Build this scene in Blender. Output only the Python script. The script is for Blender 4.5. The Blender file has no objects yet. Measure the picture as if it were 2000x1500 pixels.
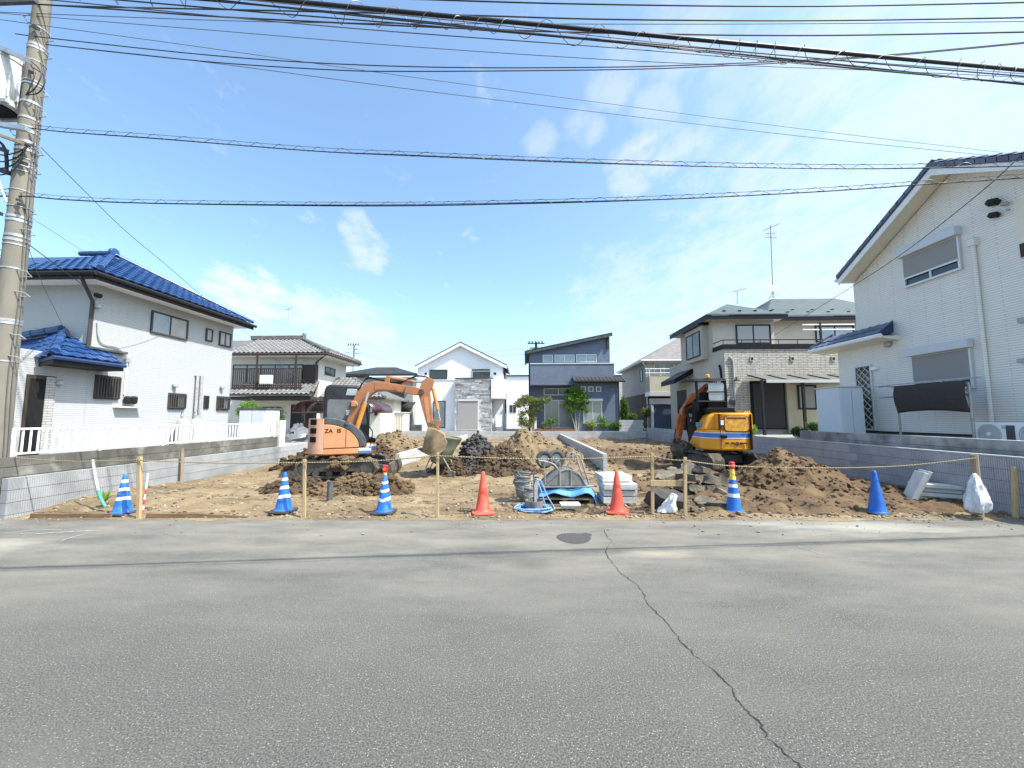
import bpy, bmesh, math, random
from mathutils import Vector, Matrix, noise
R = math.radians
random.seed(7)
S = bpy.context.scene
COL = S.collection
# ---------------------------------------------------------------- camera, sky, sun
F = 755.0                                   # focal length in photo pixels (2000 wide)
EYE = Vector((0, 0, 1.65))
TH = math.atan(66 / F); PS = math.atan(25 / F)
cam = bpy.data.objects.new('camera', bpy.data.cameras.new('camera'))
COL.objects.link(cam); S.camera = cam
cam.location = EYE; cam.rotation_euler = (math.pi / 2 + TH, 0, PS)
cam.data.sensor_width = 36; cam.data.lens = 36 * F / 2000
cam.data.clip_start = .05; cam.data.clip_end = 6000
SUN = Vector((1, -.42, 1.52)).normalized()
PUFFS = [(-0.608, 0.746, 0.271, 0.0006, 0.8), (-0.589, 0.764, 0.263, 0.001, 0.9), (-0.565, 0.785, 0.254, 0.0012, 0.9), (-0.539, 0.805, 0.249, 0.0006, 0.7), (-0.376, 0.823, 0.425, 0.0005, 0.55), (-0.369, 0.838, 0.402, 0.0006, 0.6), (-0.361, 0.855, 0.373, 0.0008, 0.6), (-0.494, 0.834, 0.245, 0.0008, 0.7), (-0.454, 0.86, 0.233, 0.0012, 0.65), (-0.396, 0.893, 0.214, 0.0016, 0.6), (-0.359, 0.912, 0.199, 0.001, 0.5), (0.236, 0.81, 0.537, 0.0014, 0.5), (0.273, 0.786, 0.554, 0.0012, 0.6), (0.313, 0.761, 0.569, 0.0006, 0.45), (0.181, 0.701, 0.69, 0.001, 0.4), (0.161, 0.727, 0.667, 0.0008, 0.4), (0.127, 0.778, 0.615, 0.0008, 0.4), (0.041, 0.797, 0.603, 0.0006, 0.35), (0.393, 0.694, 0.603, 0.0012, 0.3), (0.27, 0.738, 0.618, 0.0008, 0.35), (0.281, 0.64, 0.716, 0.003, 0.35), (0.655, 0.676, 0.338, 0.05, 0.5), (0.58, 0.758, 0.297, 0.03, 0.5), (0.476, 0.843, 0.252, 0.02, 0.5), (0.28, 0.929, 0.242, 0.012, 0.4), (0.686, 0.578, 0.442, 0.06, 0.45)]
W = bpy.data.worlds.new('World'); S.world = W; W.use_nodes = True
wn, wl = W.node_tree.nodes, W.node_tree.links
wn.clear()
wo = wn.new('ShaderNodeOutputWorld'); wb = wn.new('ShaderNodeBackground')
sky = wn.new('ShaderNodeTexSky'); sky.sky_type = 'NISHITA'; sky.sun_disc = False
sky.sun_elevation = math.asin(SUN.z); sky.sun_rotation = math.atan2(SUN.x, SUN.y)
sky.air_density = 1.0; sky.dust_density = 2.2; sky.ozone_density = .6; sky.altitude = 20
wb.inputs[1].default_value = .15
# thin broken cloud over the whole dome
tc = wn.new('ShaderNodeTexCoord'); sp = wn.new('ShaderNodeSeparateXYZ'); wl.new(tc.outputs['Generated'], sp.inputs[0])
def wmath(op, a, b=None):
    n = wn.new('ShaderNodeMath'); n.operation = op
    for i, v in enumerate((a, b)):
        if v is None: continue
        if isinstance(v, (int, float)): n.inputs[i].default_value = v
        else: wl.new(v, n.inputs[i])
    return n.outputs[0]
zc = wmath('ADD', wmath('MAXIMUM', sp.outputs[2], 0), .12)
cb = wn.new('ShaderNodeCombineXYZ')
wl.new(wmath('DIVIDE', sp.outputs[0], zc), cb.inputs[0]); wl.new(wmath('DIVIDE', sp.outputs[1], zc), cb.inputs[1])
def wnoise(scale, det, rough, off):
    mp = wn.new('ShaderNodeMapping'); mp.inputs['Location'].default_value = off
    mp.inputs['Rotation'].default_value = (0, 0, .6); mp.inputs['Scale'].default_value = (1, .6, 1)
    wl.new(cb.outputs[0], mp.inputs[0])
    n = wn.new('ShaderNodeTexNoise'); n.inputs['Scale'].default_value = scale
    n.inputs['Detail'].default_value = det; n.inputs['Roughness'].default_value = rough
    wl.new(mp.outputs[0], n.inputs['Vector']); return n.outputs[0]
big = wnoise(.55, 3, .5, (3.1, 1.7, 0)); fine = wnoise(3.6, 9, .62, (1.3, 4.2, 0)); wisp = wnoise(7.5, 10, .66, (2.3, .2, 0))
def wrange(x, a, b, o0=0, o1=1):
    r = wn.new('ShaderNodeMapRange'); r.interpolation_type = 'SMOOTHSTEP'
    for i, v in zip((1, 2, 3, 4), (a, b, o0, o1)): r.inputs[i].default_value = v
    wl.new(x, r.inputs[0]); return r.outputs[0]
cl = wmath('ADD', wmath('MULTIPLY', big, .5), wmath('MULTIPLY', fine, .5))
cov = wrange(cl, .66, .84, 0, .4)
# a few small separate fair-weather puffs and wisps: direction, spread (1 - cos), how dense
for dx, dy, dz, sprd, den in PUFFS:
    vm = wn.new('ShaderNodeVectorMath'); vm.operation = 'DOT_PRODUCT'; wl.new(tc.outputs['Generated'], vm.inputs[0]); vm.inputs[1].default_value = Vector((dx, dy, dz)).normalized()
    near = wrange(vm.outputs['Value'], 1 - sprd * 2.6, 1, 0, .33)
    cov = wmath('MAXIMUM', cov, wrange(wmath('ADD', wisp, near), .58, .92, 0, den))
rr = wmath('MINIMUM', cov, .9)
mx = wn.new('ShaderNodeMix'); mx.data_type = 'RGBA'
tn = wn.new('ShaderNodeMix'); tn.data_type = 'RGBA'; tn.blend_type = 'MULTIPLY'; tn.inputs[0].default_value = 1; wl.new(sky.outputs[0], tn.inputs[6]); tn.inputs[7].default_value = (.86, 1.0, 1.03, 1)
wl.new(rr, mx.inputs[0]); wl.new(tn.outputs[2], mx.inputs[6]); mx.inputs[7].default_value = (2.9, 3.1, 3.2, 1)
wl.new(mx.outputs[2], wb.inputs[0]); wl.new(wb.outputs[0], wo.inputs[0])
sun = bpy.data.objects.new('sun', bpy.data.lights.new('sun', 'SUN')); COL.objects.link(sun)
sun.data.energy = 3.6; sun.data.angle = R(.53); sun.data.color = (1, .955, .88)
sun.rotation_euler = SUN.to_track_quat('Z', 'Y').to_euler(); sun.location = (20, -5, 30)
S.view_settings.view_transform = 'Standard'; S.view_settings.look = 'None'
S.view_settings.gamma = 1; S.view_settings.exposure = 1.22; S.view_settings.use_curve_mapping = False
# ---------------------------------------------------------------- measuring: photo pixel -> place at a known distance
_f = Vector((-math.sin(PS) * math.cos(TH), math.cos(PS) * math.cos(TH), math.sin(TH)))
_r = Vector((math.cos(PS), math.sin(PS), 0)); _u = _r.cross(_f)
def at(px, py, Y=None, X=None, Z=None):
    d = _r * ((px - 1000) / F) + _u * ((750 - py) / F) + _f
    if Y is not None: t = Y / d.y
    elif X is not None: t = X / d.x
    else: t = (Z - EYE.z) / d.z
    return EYE + d * t
# ---------------------------------------------------------------- materials
MATS = {}
def nset(n, **k):
    for a, b in k.items(): n.inputs[a.replace('_', ' ')].default_value = b
    return n
def mat(name, c, c2=None, sc=4, rough=.7, metal=0, bump=0, bsc=40, rnd=0, spec=.4, coord='W', lo=.38, hi=.62, c3=None, sc3=1.2,
        brick=None, wave=None, emit=None, stretch=None, alpha=None, vor=None):
    if name in MATS: return MATS[name]
    m = bpy.data.materials.new(name); m.use_nodes = True; MATS[name] = m
    N, L = m.node_tree.nodes, m.node_tree.links
    p = N['Principled BSDF']; p.inputs['Roughness'].default_value = rough; p.inputs['Metallic'].default_value = metal
    p.inputs['Specular IOR Level'].default_value = spec
    c = (*c, 1); col = None
    if coord == 'W': src = N.new('ShaderNodeNewGeometry').outputs['Position']
    else: src = N.new('ShaderNodeTexCoord').outputs['Object']
    vec = src
    if stretch:
        mp = N.new('ShaderNodeMapping'); mp.inputs['Scale'].default_value = stretch; L.new(src, mp.inputs[0]); vec = mp.outputs[0]
    def mixc(fac, a, b, blend='MIX'):
        x = N.new('ShaderNodeMix'); x.data_type = 'RGBA'; x.blend_type = blend
        for i, v in ((0, fac), (6, a), (7, b)):
            if isinstance(v, (tuple, list, float, int)): x.inputs[i].default_value = v
            else: L.new(v, x.inputs[i])
        return x.outputs[2]
    def nz(s, det=6, v=None):
        n = N.new('ShaderNodeTexNoise'); n.inputs['Scale'].default_value = s; n.inputs['Detail'].default_value = det
        n.inputs['Roughness'].default_value = .6; L.new(v or vec, n.inputs['Vector']); return n.outputs[0]
    def rng(x, a, b, o0=0, o1=1):
        r = N.new('ShaderNodeMapRange'); r.inputs[1].default_value = a; r.inputs[2].default_value = b
        r.inputs[3].default_value = o0; r.inputs[4].default_value = o1; L.new(x, r.inputs[0]); return r.outputs[0]
    col = c
    if c2: col = mixc(rng(nz(sc), lo, hi), c, (*c2, 1))
    if c3: col = mixc(rng(nz(sc3, 8), .52, .72), col, (*c3, 1))
    if vor:   # (scale, colour, size): speckles such as bright stone chips
        v = N.new('ShaderNodeTexVoronoi'); v.inputs['Scale'].default_value = vor[0]; L.new(vec, v.inputs['Vector'])
        sepc = N.new('ShaderNodeSeparateColor'); L.new(v.outputs['Color'], sepc.inputs[0])
        pick = rng(sepc.outputs[0], vor[2], vor[2] + .02)
        near = rng(v.outputs['Distance'], .28, .42, 1, 0)
        mm = N.new('ShaderNodeMath'); mm.operation = 'MULTIPLY'; L.new(pick, mm.inputs[0]); L.new(near, mm.inputs[1])
        col = mixc(mm.outputs[0], col, (*vor[1], 1))
    hts = []
    if brick:  # (row height, length, joint, joint colour, depth)
        s3 = N.new('ShaderNodeSeparateXYZ'); L.new(src, s3.inputs[0])
        ad = N.new('ShaderNodeMath'); ad.operation = 'ADD'; L.new(s3.outputs[0], ad.inputs[0]); L.new(s3.outputs[1], ad.inputs[1])
        cm = N.new('ShaderNodeCombineXYZ'); L.new(ad.outputs[0], cm.inputs[0]); L.new(s3.outputs[2], cm.inputs[1])
        b = N.new('ShaderNodeTexBrick'); L.new(cm.outputs[0], b.inputs['Vector'])
        nset(b, Scale=1, Mortar_Size=brick[2], Mortar_Smooth=.3, Bias=0, Brick_Width=brick[1], Row_Height=brick[0])
        b.inputs['Color1'].default_value = (1, 1, 1, 1); b.inputs['Color2'].default_value = (.9, .9, .9, 1); b.inputs['Mortar'].default_value = (0, 0, 0, 1)
        col = mixc(rng(b.outputs['Fac'], 0, 1), col, (*brick[3], 1))
        if len(brick) > 5: col = mixc(brick[5], col, mixc(1.0, col, b.outputs['Color'], 'MULTIPLY'))
        hts.append((rng(b.outputs['Fac'], 0, 1, 1, 0), brick[4]))
    if wave:   # (axis, scale, second colour, depth)
        w = N.new('ShaderNodeTexWave'); w.bands_direction = wave[0]; w.inputs['Scale'].default_value = wave[1]; L.new(src, w.inputs['Vector'])
        col = mixc(rng(w.outputs['Fac'], .4, .6), col, (*wave[2], 1)); hts.append((w.outputs['Fac'], wave[3]))
    if rnd:
        oi = N.new('ShaderNodeObjectInfo'); v = rng(oi.outputs['Random'], 0, 1, 1 - rnd, 1 + rnd)
        hs = N.new('ShaderNodeHueSaturation'); L.new(v, hs.inputs['Value'])
        if isinstance(col, tuple): hs.inputs['Color'].default_value = col
        else: L.new(col, hs.inputs['Color'])
        col = hs.outputs[0]
    if isinstance(col, tuple): p.inputs['Base Color'].default_value = col
    else: L.new(col, p.inputs['Base Color'])
    if bump: hts.append((nz(bsc, 8), bump))
    last = None
    for h, d in hts:
        bp = N.new('ShaderNodeBump'); bp.inputs['Distance'].default_value = d; bp.inputs['Strength'].default_value = 1; L.new(h, bp.inputs['Height'])
        if last: L.new(last, bp.inputs['Normal'])
        last = bp.outputs[0]
    if last: L.new(last, p.inputs['Normal'])
    if emit: p.inputs['Emission Color'].default_value = (*emit[0], 1); p.inputs['Emission Strength'].default_value = emit[1]
    if alpha is not None: p.inputs['Alpha'].default_value = alpha
    return m
def leafmat(name, c, c2):
    m = mat(name, c, c2, sc=3, rough=.55, spec=.3, rnd=0)
    N, L = m.node_tree.nodes, m.node_tree.links
    p = N['Principled BSDF']; o = N['Material Output']
    t = N.new('ShaderNodeBsdfTranslucent'); t.inputs[0].default_value = (c2[0] * 1.5, c2[1] * 1.6, c2[2] * .8, 1)
    a = N.new('ShaderNodeMixShader'); a.inputs[0].default_value = .3
    L.new(p.outputs[0], a.inputs[1]); L.new(t.outputs[0], a.inputs[2]); L.new(a.outputs[0], o.inputs[0]); return m
# ---------------------------------------------------------------- mesh building
def tag(o, label=None, cat=None, group=None, kind=None):
    if label: o['label'] = label
    if cat: o['category'] = cat
    if group: o['group'] = group
    if kind: o['kind'] = kind
    return o
def thing(name, label, cat, loc=(0, 0, 0), rz=0, group=None, world=False):
    o = bpy.data.objects.new(name, None); COL.objects.link(o); o.empty_display_size = .2
    o.location = loc; o.rotation_euler = (0, 0, rz); tag(o, label, cat, group)
    if world: WORLD.add(o.name)
    return o
WORLD = set()
class MB:
    def __init__(s): s.v = []; s.f = []
    def add(s, vs, fs):
        b = len(s.v); s.v += [Vector(v) for v in vs]; s.f += [tuple(i + b for i in f) for f in fs]; return s
    def box(s, x0, x1, y0, y1, z0, z1, M=None):
        vs = [Vector((x, y, z)) for z in (z0, z1) for y in (y0, y1) for x in (x0, x1)]
        if M: vs = [M @ v for v in vs]
        return s.add(vs, [(0, 2, 3, 1), (4, 5, 7, 6), (0, 1, 5, 4), (2, 6, 7, 3), (0, 4, 6, 2), (1, 3, 7, 5)])
    def cbox(s, c, d, rot=(0, 0, 0)):
        M = Matrix.Translation(c) @ Matrix.Rotation(rot[2], 4, 'Z') @ Matrix.Rotation(rot[1], 4, 'Y') @ Matrix.Rotation(rot[0], 4, 'X')
        return s.box(-d[0] / 2, d[0] / 2, -d[1] / 2, d[1] / 2, -d[2] / 2, d[2] / 2, M)
    def ext(s, poly, a, b, axis='y'):          # polygon in the plane across an axis, pushed from a to b
        mk = {'y': lambda p, t: (p[0], t, p[1]), 'x': lambda p, t: (t, p[0], p[1]), 'z': lambda p, t: (p[0], p[1], t)}[axis]
        n = len(poly); vs = [mk(p, a) for p in poly] + [mk(p, b) for p in poly]
        return s.add(vs, [tuple(range(n))[::-1], tuple(range(n, 2 * n))] + [(i, (i + 1) % n, n + (i + 1) % n, n + i) for i in range(n)])
    def slab(s, pts, t):                       # polygon in space thickened downwards
        n = len(pts); vs = [Vector(p) for p in pts] + [Vector(p) - Vector((0, 0, t)) for p in pts]
        return s.add(vs, [tuple(range(n)), tuple(range(n, 2 * n))[::-1]] + [(i, n + i, n + (i + 1) % n, (i + 1) % n) for i in range(n)])
    def quad(s, *p): return s.add(p, [tuple(range(len(p)))])
    def tube(s, pts, r, n=8, cap=True):
        pts = [Vector(p) for p in pts]; rr = r if isinstance(r, (list, tuple)) else [r] * len(pts)
        b = len(s.v); ref = None
        for i, p in enumerate(pts):
            d = (pts[min(i + 1, len(pts) - 1)] - pts[max(i - 1, 0)])
            d = d.normalized() if d.length > 1e-9 else Vector((0, 0, 1))
            if ref is None: ref = Vector((0, 0, 1)) if abs(d.z) < .9 else Vector((1, 0, 0))
            a = (ref - d * ref.dot(d)).normalized(); ref = a; c = d.cross(a)
            s.v += [p + (a * math.cos(6.28319 * k / n) + c * math.sin(6.28319 * k / n)) * rr[i] for k in range(n)]
        for i in range(len(pts) - 1):
            for k in range(n): s.f.append((b + i * n + k, b + i * n + (k + 1) % n, b + (i + 1) * n + (k + 1) % n, b + (i + 1) * n + k))
        if cap:
            s.f.append(tuple(b + k for k in range(n))[::-1]); e = b + (len(pts) - 1) * n; s.f.append(tuple(e + k for k in range(n)))
        return s
    def lathe(s, prof, n=24, c=(0, 0, 0), cap=True):
        b = len(s.v); c = Vector(c)
        for r, z in prof: s.v += [c + Vector((r * math.cos(6.28319 * k / n), r * math.sin(6.28319 * k / n), z)) for k in range(n)]
        for i in range(len(prof) - 1):
            for k in range(n): s.f.append((b + i * n + k, b + i * n + (k + 1) % n, b + (i + 1) * n + (k + 1) % n, b + (i + 1) * n + k))
        if cap:
            s.f.append(tuple(b + k for k in range(n))[::-1]); e = b + (len(prof) - 1) * n; s.f.append(tuple(e + k for k in range(n)))
        return s
    def disc(s, c, ax, r, t, n=20):            # short cylinder with axis ax
        c = Vector(c); ax = Vector(ax).normalized(); return s.tube([c - ax * t / 2, c + ax * t / 2], r, n)
    def xf(s, M): s.v = [M @ v for v in s.v]; return s
    def mesh(s, name):
        me = bpy.data.meshes.new(name); me.from_pydata([tuple(v) for v in s.v], [], s.f); me.update(); return me
    def obj(s, name, m, par=None, bevel=0, smooth=False, seg=2, ang=40):
        if not s.v: return None
        lo = Vector([min(v[i] for v in s.v) for i in range(3)]); hi = Vector([max(v[i] for v in s.v) for i in range(3)])
        c = Vector(((lo.x + hi.x) / 2, (lo.y + hi.y) / 2, lo.z)); s.v = [v - c for v in s.v]
        me = s.mesh(name); o = bpy.data.objects.new(name, me); COL.objects.link(o)
        me.materials.append(MATS[m] if isinstance(m, str) else m)
        bm = bmesh.new(); bm.from_mesh(me); bmesh.ops.recalc_face_normals(bm, faces=bm.faces); bm.to_mesh(me); bm.free()
        if smooth:
            me.shade_smooth()
            try: me.set_sharp_from_angle(angle=R(ang))
            except Exception: pass
        o.location = c
        if par is not None: attach(o, par)
        if bevel:
            b = o.modifiers.new('bevel', 'BEVEL'); b.width = bevel; b.segments = seg; b.limit_method = 'ANGLE'; b.angle_limit = R(35)
        return o
def absloc(p):
    l = Vector((0, 0, 0))
    while p is not None: l += p.location; p = p.parent
    return l
def inworld(p):
    while p is not None:
        if p.name in WORLD: return True
        p = p.parent
    return False
def attach(o, par):      # parts are laid out in site coordinates for things that stand square, else in the thing's own
    if inworld(par): o.location = o.location - absloc(par)
    elif par.parent is not None: o.location = o.location - par.location
    o.parent = par
def piece(name, me, par, M, m=None):           # one more copy of a shared mesh
    o = bpy.data.objects.new(name, me); COL.objects.link(o)
    if m is not None and not me.materials: me.materials.append(MATS[m] if isinstance(m, str) else m)
    base = absloc(par) if inworld(par) else Vector((0, 0, 0))
    o.parent = par; o.matrix_local = Matrix.Translation(-base) @ M; return o
def copy_tree(o, par=None):
    c = o.copy(); COL.objects.link(c); c.parent = par
    for ch in [x for x in bpy.data.objects if x.parent == o]: copy_tree(ch, c)
    return c
def smooth_path(pts, k=6):
    pts = [Vector(p) for p in pts]; out = []
    for i in range(len(pts) - 1):
        p0, p1, p2, p3 = pts[max(i - 1, 0)], pts[i], pts[i + 1], pts[min(i + 2, len(pts) - 1)]
        for j in range(k):
            t = j / k
            out.append(.5 * ((2 * p1) + (p2 - p0) * t + (2 * p0 - 5 * p1 + 4 * p2 - p3) * t * t + (3 * p1 - p0 - 3 * p2 + p3) * t ** 3))
    return out + [pts[-1]]
def fbm(x, y, z=0, o=4, s=1.0):
    return noise.fractal(Vector((x * s, y * s, z)), 1.0, 2.0, o)
def text_obj(txt, name, m, par, size, M, ext=.003, shear=0):
    cu = bpy.data.curves.new('lettering', 'FONT'); cu.body = txt; cu.size = size; cu.extrude = ext; cu.shear = shear; cu.offset = size * .015
    t = bpy.data.objects.new('lettering', cu); COL.objects.link(t)
    me = bpy.data.meshes.new_from_object(t); bpy.data.objects.remove(t)
    return piece(name, me, par, M, m)
# ---------------------------------------------------------------- palette
m_ = mat('asphalt', (.050, .0495, .0455), (.142, .140, .127), sc=100, lo=.40, hi=.60, rough=.95, bump=.006, bsc=130, vor=(120, (.33, .325, .295), .91), c3=(.135, .13, .11), sc3=.45, spec=.25)
def dusty(m, y0, y1, c):      # pale earth trodden and washed on to the asphalt beside the plot
    N, L = m.node_tree.nodes, m.node_tree.links; p = N['Principled BSDF']; src = p.inputs['Base Color'].links[0].from_socket
    g = N.new('ShaderNodeNewGeometry'); s = N.new('ShaderNodeSeparateXYZ'); L.new(g.outputs['Position'], s.inputs[0])
    mp = N.new('ShaderNodeMapping'); mp.inputs['Scale'].default_value = (.55, 1.6, 1); L.new(g.outputs['Position'], mp.inputs[0])
    n = N.new('ShaderNodeTexNoise'); n.inputs['Scale'].default_value = 1.1; n.inputs['Detail'].default_value = 9; n.inputs['Roughness'].default_value = .68; L.new(mp.outputs[0], n.inputs['Vector'])
    r = N.new('ShaderNodeMapRange'); r.interpolation_type = 'SMOOTHSTEP'; r.inputs[1].default_value = y0; r.inputs[2].default_value = y1; L.new(s.outputs[1], r.inputs[0])
    q = N.new('ShaderNodeMapRange'); q.inputs[1].default_value = .36; q.inputs[2].default_value = .66; q.inputs[3].default_value = .15; L.new(n.outputs[0], q.inputs[0])
    u = N.new('ShaderNodeMath'); u.operation = 'MULTIPLY'; L.new(r.outputs[0], u.inputs[0]); L.new(q.outputs[0], u.inputs[1])
    x = N.new('ShaderNodeMix'); x.data_type = 'RGBA'; L.new(u.outputs[0], x.inputs[0]); L.new(src, x.inputs[6]); x.inputs[7].default_value = (*c, 1); 
    last = x.outputs[2]
    for (cx, cy, rx, ry, cc) in ((4.9, 6.2, 1.7, .45, (.33, .32, .28)), (1.55, 4.95, .55, .22, (.30, .26, .20)), (-6.9, 5.0, 1.3, .3, (.30, .285, .235)), (-3.4, 4.2, .8, .12, (.085, .085, .078)), (.05, 4.55, .3, .2, (.10, .10, .092)), (5.6, 4.4, .6, .1, (.085, .085, .08))):
        m2 = N.new('ShaderNodeMapping'); m2.inputs['Location'].default_value = (-cx / rx, -cy / ry, 0); m2.inputs['Scale'].default_value = (1 / rx, 1 / ry, 0); L.new(g.outputs['Position'], m2.inputs[0])
        ln = N.new('ShaderNodeVectorMath'); ln.operation = 'LENGTH'; L.new(m2.outputs[0], ln.inputs[0])
        f0 = N.new('ShaderNodeMath'); f0.operation = 'MULTIPLY_ADD'; L.new(n.outputs[0], f0.inputs[0]); f0.inputs[1].default_value = -2.2; L.new(ln.outputs['Value'], f0.inputs[2])
        f1 = N.new('ShaderNodeMapRange'); f1.inputs[1].default_value = -.15; f1.inputs[2].default_value = -1.0; f1.inputs[3].default_value = 0; f1.inputs[4].default_value = .75; L.new(f0.outputs[0], f1.inputs[0])
        y2 = N.new('ShaderNodeMix'); y2.data_type = 'RGBA'; L.new(f1.outputs[0], y2.inputs[0]); L.new(last, y2.inputs[6]); y2.inputs[7].default_value = (*cc, 1); last = y2.outputs[2]
    L.new(last, p.inputs['Base Color'])
dusty(m_, 1.6, 6.0, (.222, .209, .175))
mat('asphalt_dark', (.052, .052, .05), (.068, .068, .065), sc=30, rough=.9, bump=.004, bsc=150)  # darker grey of the small round road patch
mat('crack', (.03, .03, .028), rough=1)
mat('stain', (.085, .085, .078), (.11, .11, .10), sc=60, rough=.95)
mat('chalk', (.36, .355, .33), (.2, .195, .18), sc=14, rough=.95)
mat('dust', (.27, .255, .22), (.18, .172, .15), sc=9, rough=.97, bump=.004, bsc=120)
mat('earth', (.225, .168, .096), (.135, .096, .053), sc=.55, rough=.98, bump=.03, bsc=14, c3=(.30, .24, .15), sc3=1.7, lo=.42, hi=.6)
mat('soil', (.090, .056, .029), (.148, .098, .052), sc=1.6, rough=1, bump=.03, bsc=18, c3=(.06, .041, .026), sc3=2.3)
mat('soil_dark', (.056, .036, .021), (.10, .067, .039), sc=2.2, rough=.95, bump=.03, bsc=20)
mat('soil_tan', (.205, .152, .088), (.14, .099, .057), sc=2, rough=1, bump=.03, bsc=20)
mat('spoil_grey', (.085, .08, .075), (.04, .036, .033), sc=3, rough=.85, bump=.02, bsc=22, spec=.3)
mat('rubble', (.175, .148, .112), (.09, .075, .056), sc=4, rough=.95, bump=.02, bsc=25, rnd=.25)
mat('pebble', (.30, .255, .195), (.17, .14, .105), sc=3, rough=.95)
mat('ground_far', (.2, .19, .16), (.12, .13, .08), sc=.1, rough=1)
mat('yard_gravel', (.38, .36, .32), (.26, .24, .21), sc=20, rough=1, bump=.02, bsc=60)
mat('block_grey', (.32, .33, .337), (.265, .274, .28), sc=2.6, rough=.9, bump=.004, bsc=90, rnd=.05, c3=(.20, .21, .22), sc3=1.1)
mat('block_mauve', (.42, .405, .42), (.36, .345, .365), sc=3, rough=.9, bump=.004, bsc=90, rnd=.05)
mat('block_pale', (.45, .447, .44), (.38, .377, .37), sc=3, rough=.9, bump=.003, bsc=90, rnd=.05)
mat('block_old', (.135, .13, .112), (.085, .083, .073), sc=2.4, rough=.95, bump=.008, bsc=60, rnd=.12, c3=(.26, .25, .22), sc3=2.5)
mat('block_stained', (.36, .365, .36), (.20, .20, .195), sc=2, rough=.95, bump=.008, bsc=60, rnd=.1, c3=(.07, .07, .065), sc3=1.3)
mat('mortar', (.12, .12, .115), rough=1)
mat('concrete', (.36, .35, .325), (.28, .27, .25), sc=5, rough=.9, bump=.005, bsc=60)
mat('precast', (.58, .575, .55), (.50, .495, .475), sc=6, rough=.85, bump=.003, bsc=80, rnd=.05)
mat('pole_concrete', (.215, .197, .16), (.165, .151, .123), sc=2.5, rough=.9, bump=.004, bsc=70, c3=(.11, .102, .085), sc3=1.4, stretch=(1, 1, .35))
mat('galv', (.55, .56, .57), (.42, .43, .44), sc=8, rough=.42, metal=.75)
mat('galv_dull', (.42, .43, .43), (.3, .3, .3), sc=8, rough=.6, metal=.3)
mat('transformer', (.62, .64, .65), (.45, .46, .46), sc=3, rough=.45, c3=(.22, .2, .17), sc3=2)
mat('rust', (.20, .09, .04), (.32, .17, .08), sc=12, rough=.9, bump=.003, bsc=60)
mat('black_cable', (.018, .018, .022), rough=.5)
mat('grey_cable', (.10, .10, .105), rough=.55)
mat('hanger_wire', (.12, .12, .13), rough=.45, metal=.3)
mat('siding_white', (.43, .44, .445), (.405, .415, .42), sc=.7, rough=.6, brick=(.05, .42, .0045, (.325, .335, .34), .004))
mat('siding_cream', (.80, .76, .695), (.76, .72, .655), sc=1.3, rough=.62, brick=(.06, .9, .007, (.56, .53, .48), .006))  # one even cream siding colour, used on the right house
mat('plain_white', (.80, .80, .79), (.76, .76, .75), sc=2, rough=.65)
mat('white_paint', (.84, .84, .83), rough=.4)
mat('cream_trim', (.74, .69, .56), (.70, .65, .52), sc=3, rough=.6)
mat('tile_grey_wall', (.40, .39, .38), rough=.7, brick=(.06, .2, .006, (.22, .21, .2), .004))
mat('blue_tile', (.018, .066, .20), (.011, .044, .145), sc=2.5, rough=.25, rnd=.22, spec=.6, c3=(.03, .08, .21), sc3=3)
mat('blue_dark', (.022, .05, .14), rough=.4)
mat('slate_blue', (.13, .15, .21), (.09, .105, .15), sc=3, rough=.6, bump=.004, bsc=60, rnd=.1)
mat('dark_trim', (.022, .022, .024), rough=.5, spec=.2)
mat('brown_trim', (.055, .042, .036), rough=.6, spec=.2)
mat('black', (.008, .008, .009), rough=.6, spec=.12)
mat('black_gloss', (.009, .009, .011), rough=.45, spec=.18)
mat('recess_shade_black', (.006, .006, .006), rough=.9)  # near-black colour standing in for shade inside the door recess
mat('glass', (.03, .037, .04), rough=.06, spec=.6)
mat('glass_pale', (.30, .34, .36), (.22, .26, .28), sc=2, rough=.1, spec=.8)
mat('glass_curtain', (.34, .36, .35), rough=.12, spec=.8, wave=('X', 6, (.20, .22, .22), 0))
mat('frosted', (.40, .38, .34), (.33, .32, .29), sc=3, rough=.25, spec=.6)
mat('alu', (.60, .605, .60), rough=.4, metal=.35)
mat('bronze', (.06, .055, .05), rough=.5, spec=.25)
mat('shutter', (.37, .35, .33), rough=.5, wave=('Z', 14, (.28, .265, .25), .006))
mat('shutter_dark', (.045, .045, .05), rough=.5, wave=('Z', 12, (.025, .025, .028), .006))
mat('shutter_box', (.56, .57, .59), rough=.45)
mat('grey_tile', (.20, .195, .185), (.14, .137, .13), sc=4, rough=.5, c3=(.27, .26, .25), sc3=2)
mat('grey_ridge', (.10, .098, .095), (.16, .155, .15), sc=6, rough=.6)
mat('stucco_cream', (.63, .61, .55), (.57, .55, .50), sc=2, rough=.9, bump=.003, bsc=150)
mat('stucco_tan', (.45, .42, .365), (.41, .38, .33), sc=1.3, rough=.9, bump=.004, bsc=120)
mat('stone_tan', (.56, .525, .455), (.42, .39, .335), sc=9, rough=.85, brick=(.085, .42, .009, (.22, .20, .17), .02, .6), bump=.012, bsc=25)
mat('stucco_yellow', (.48, .45, .335), (.43, .40, .30), sc=2, rough=.9)
mat('stucco_greybeige', (.40, .385, .355), (.36, .345, .32), sc=1.5, rough=.9)
mat('brown_dark', (.075, .064, .058), (.05, .045, .042), sc=4, rough=.8)
mat('siding_bluegrey', (.125, .155, .215), (.10, .13, .185), sc=2, rough=.5, brick=(.11, 1.8, .006, (.07, .088, .125), .006), spec=.5)
mat('siding_plainwhite', (.82, .825, .835), (.78, .785, .80), sc=.8, rough=.6, brick=(1.82, 1.5, .008, (.66, .67, .68), .004))
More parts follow.
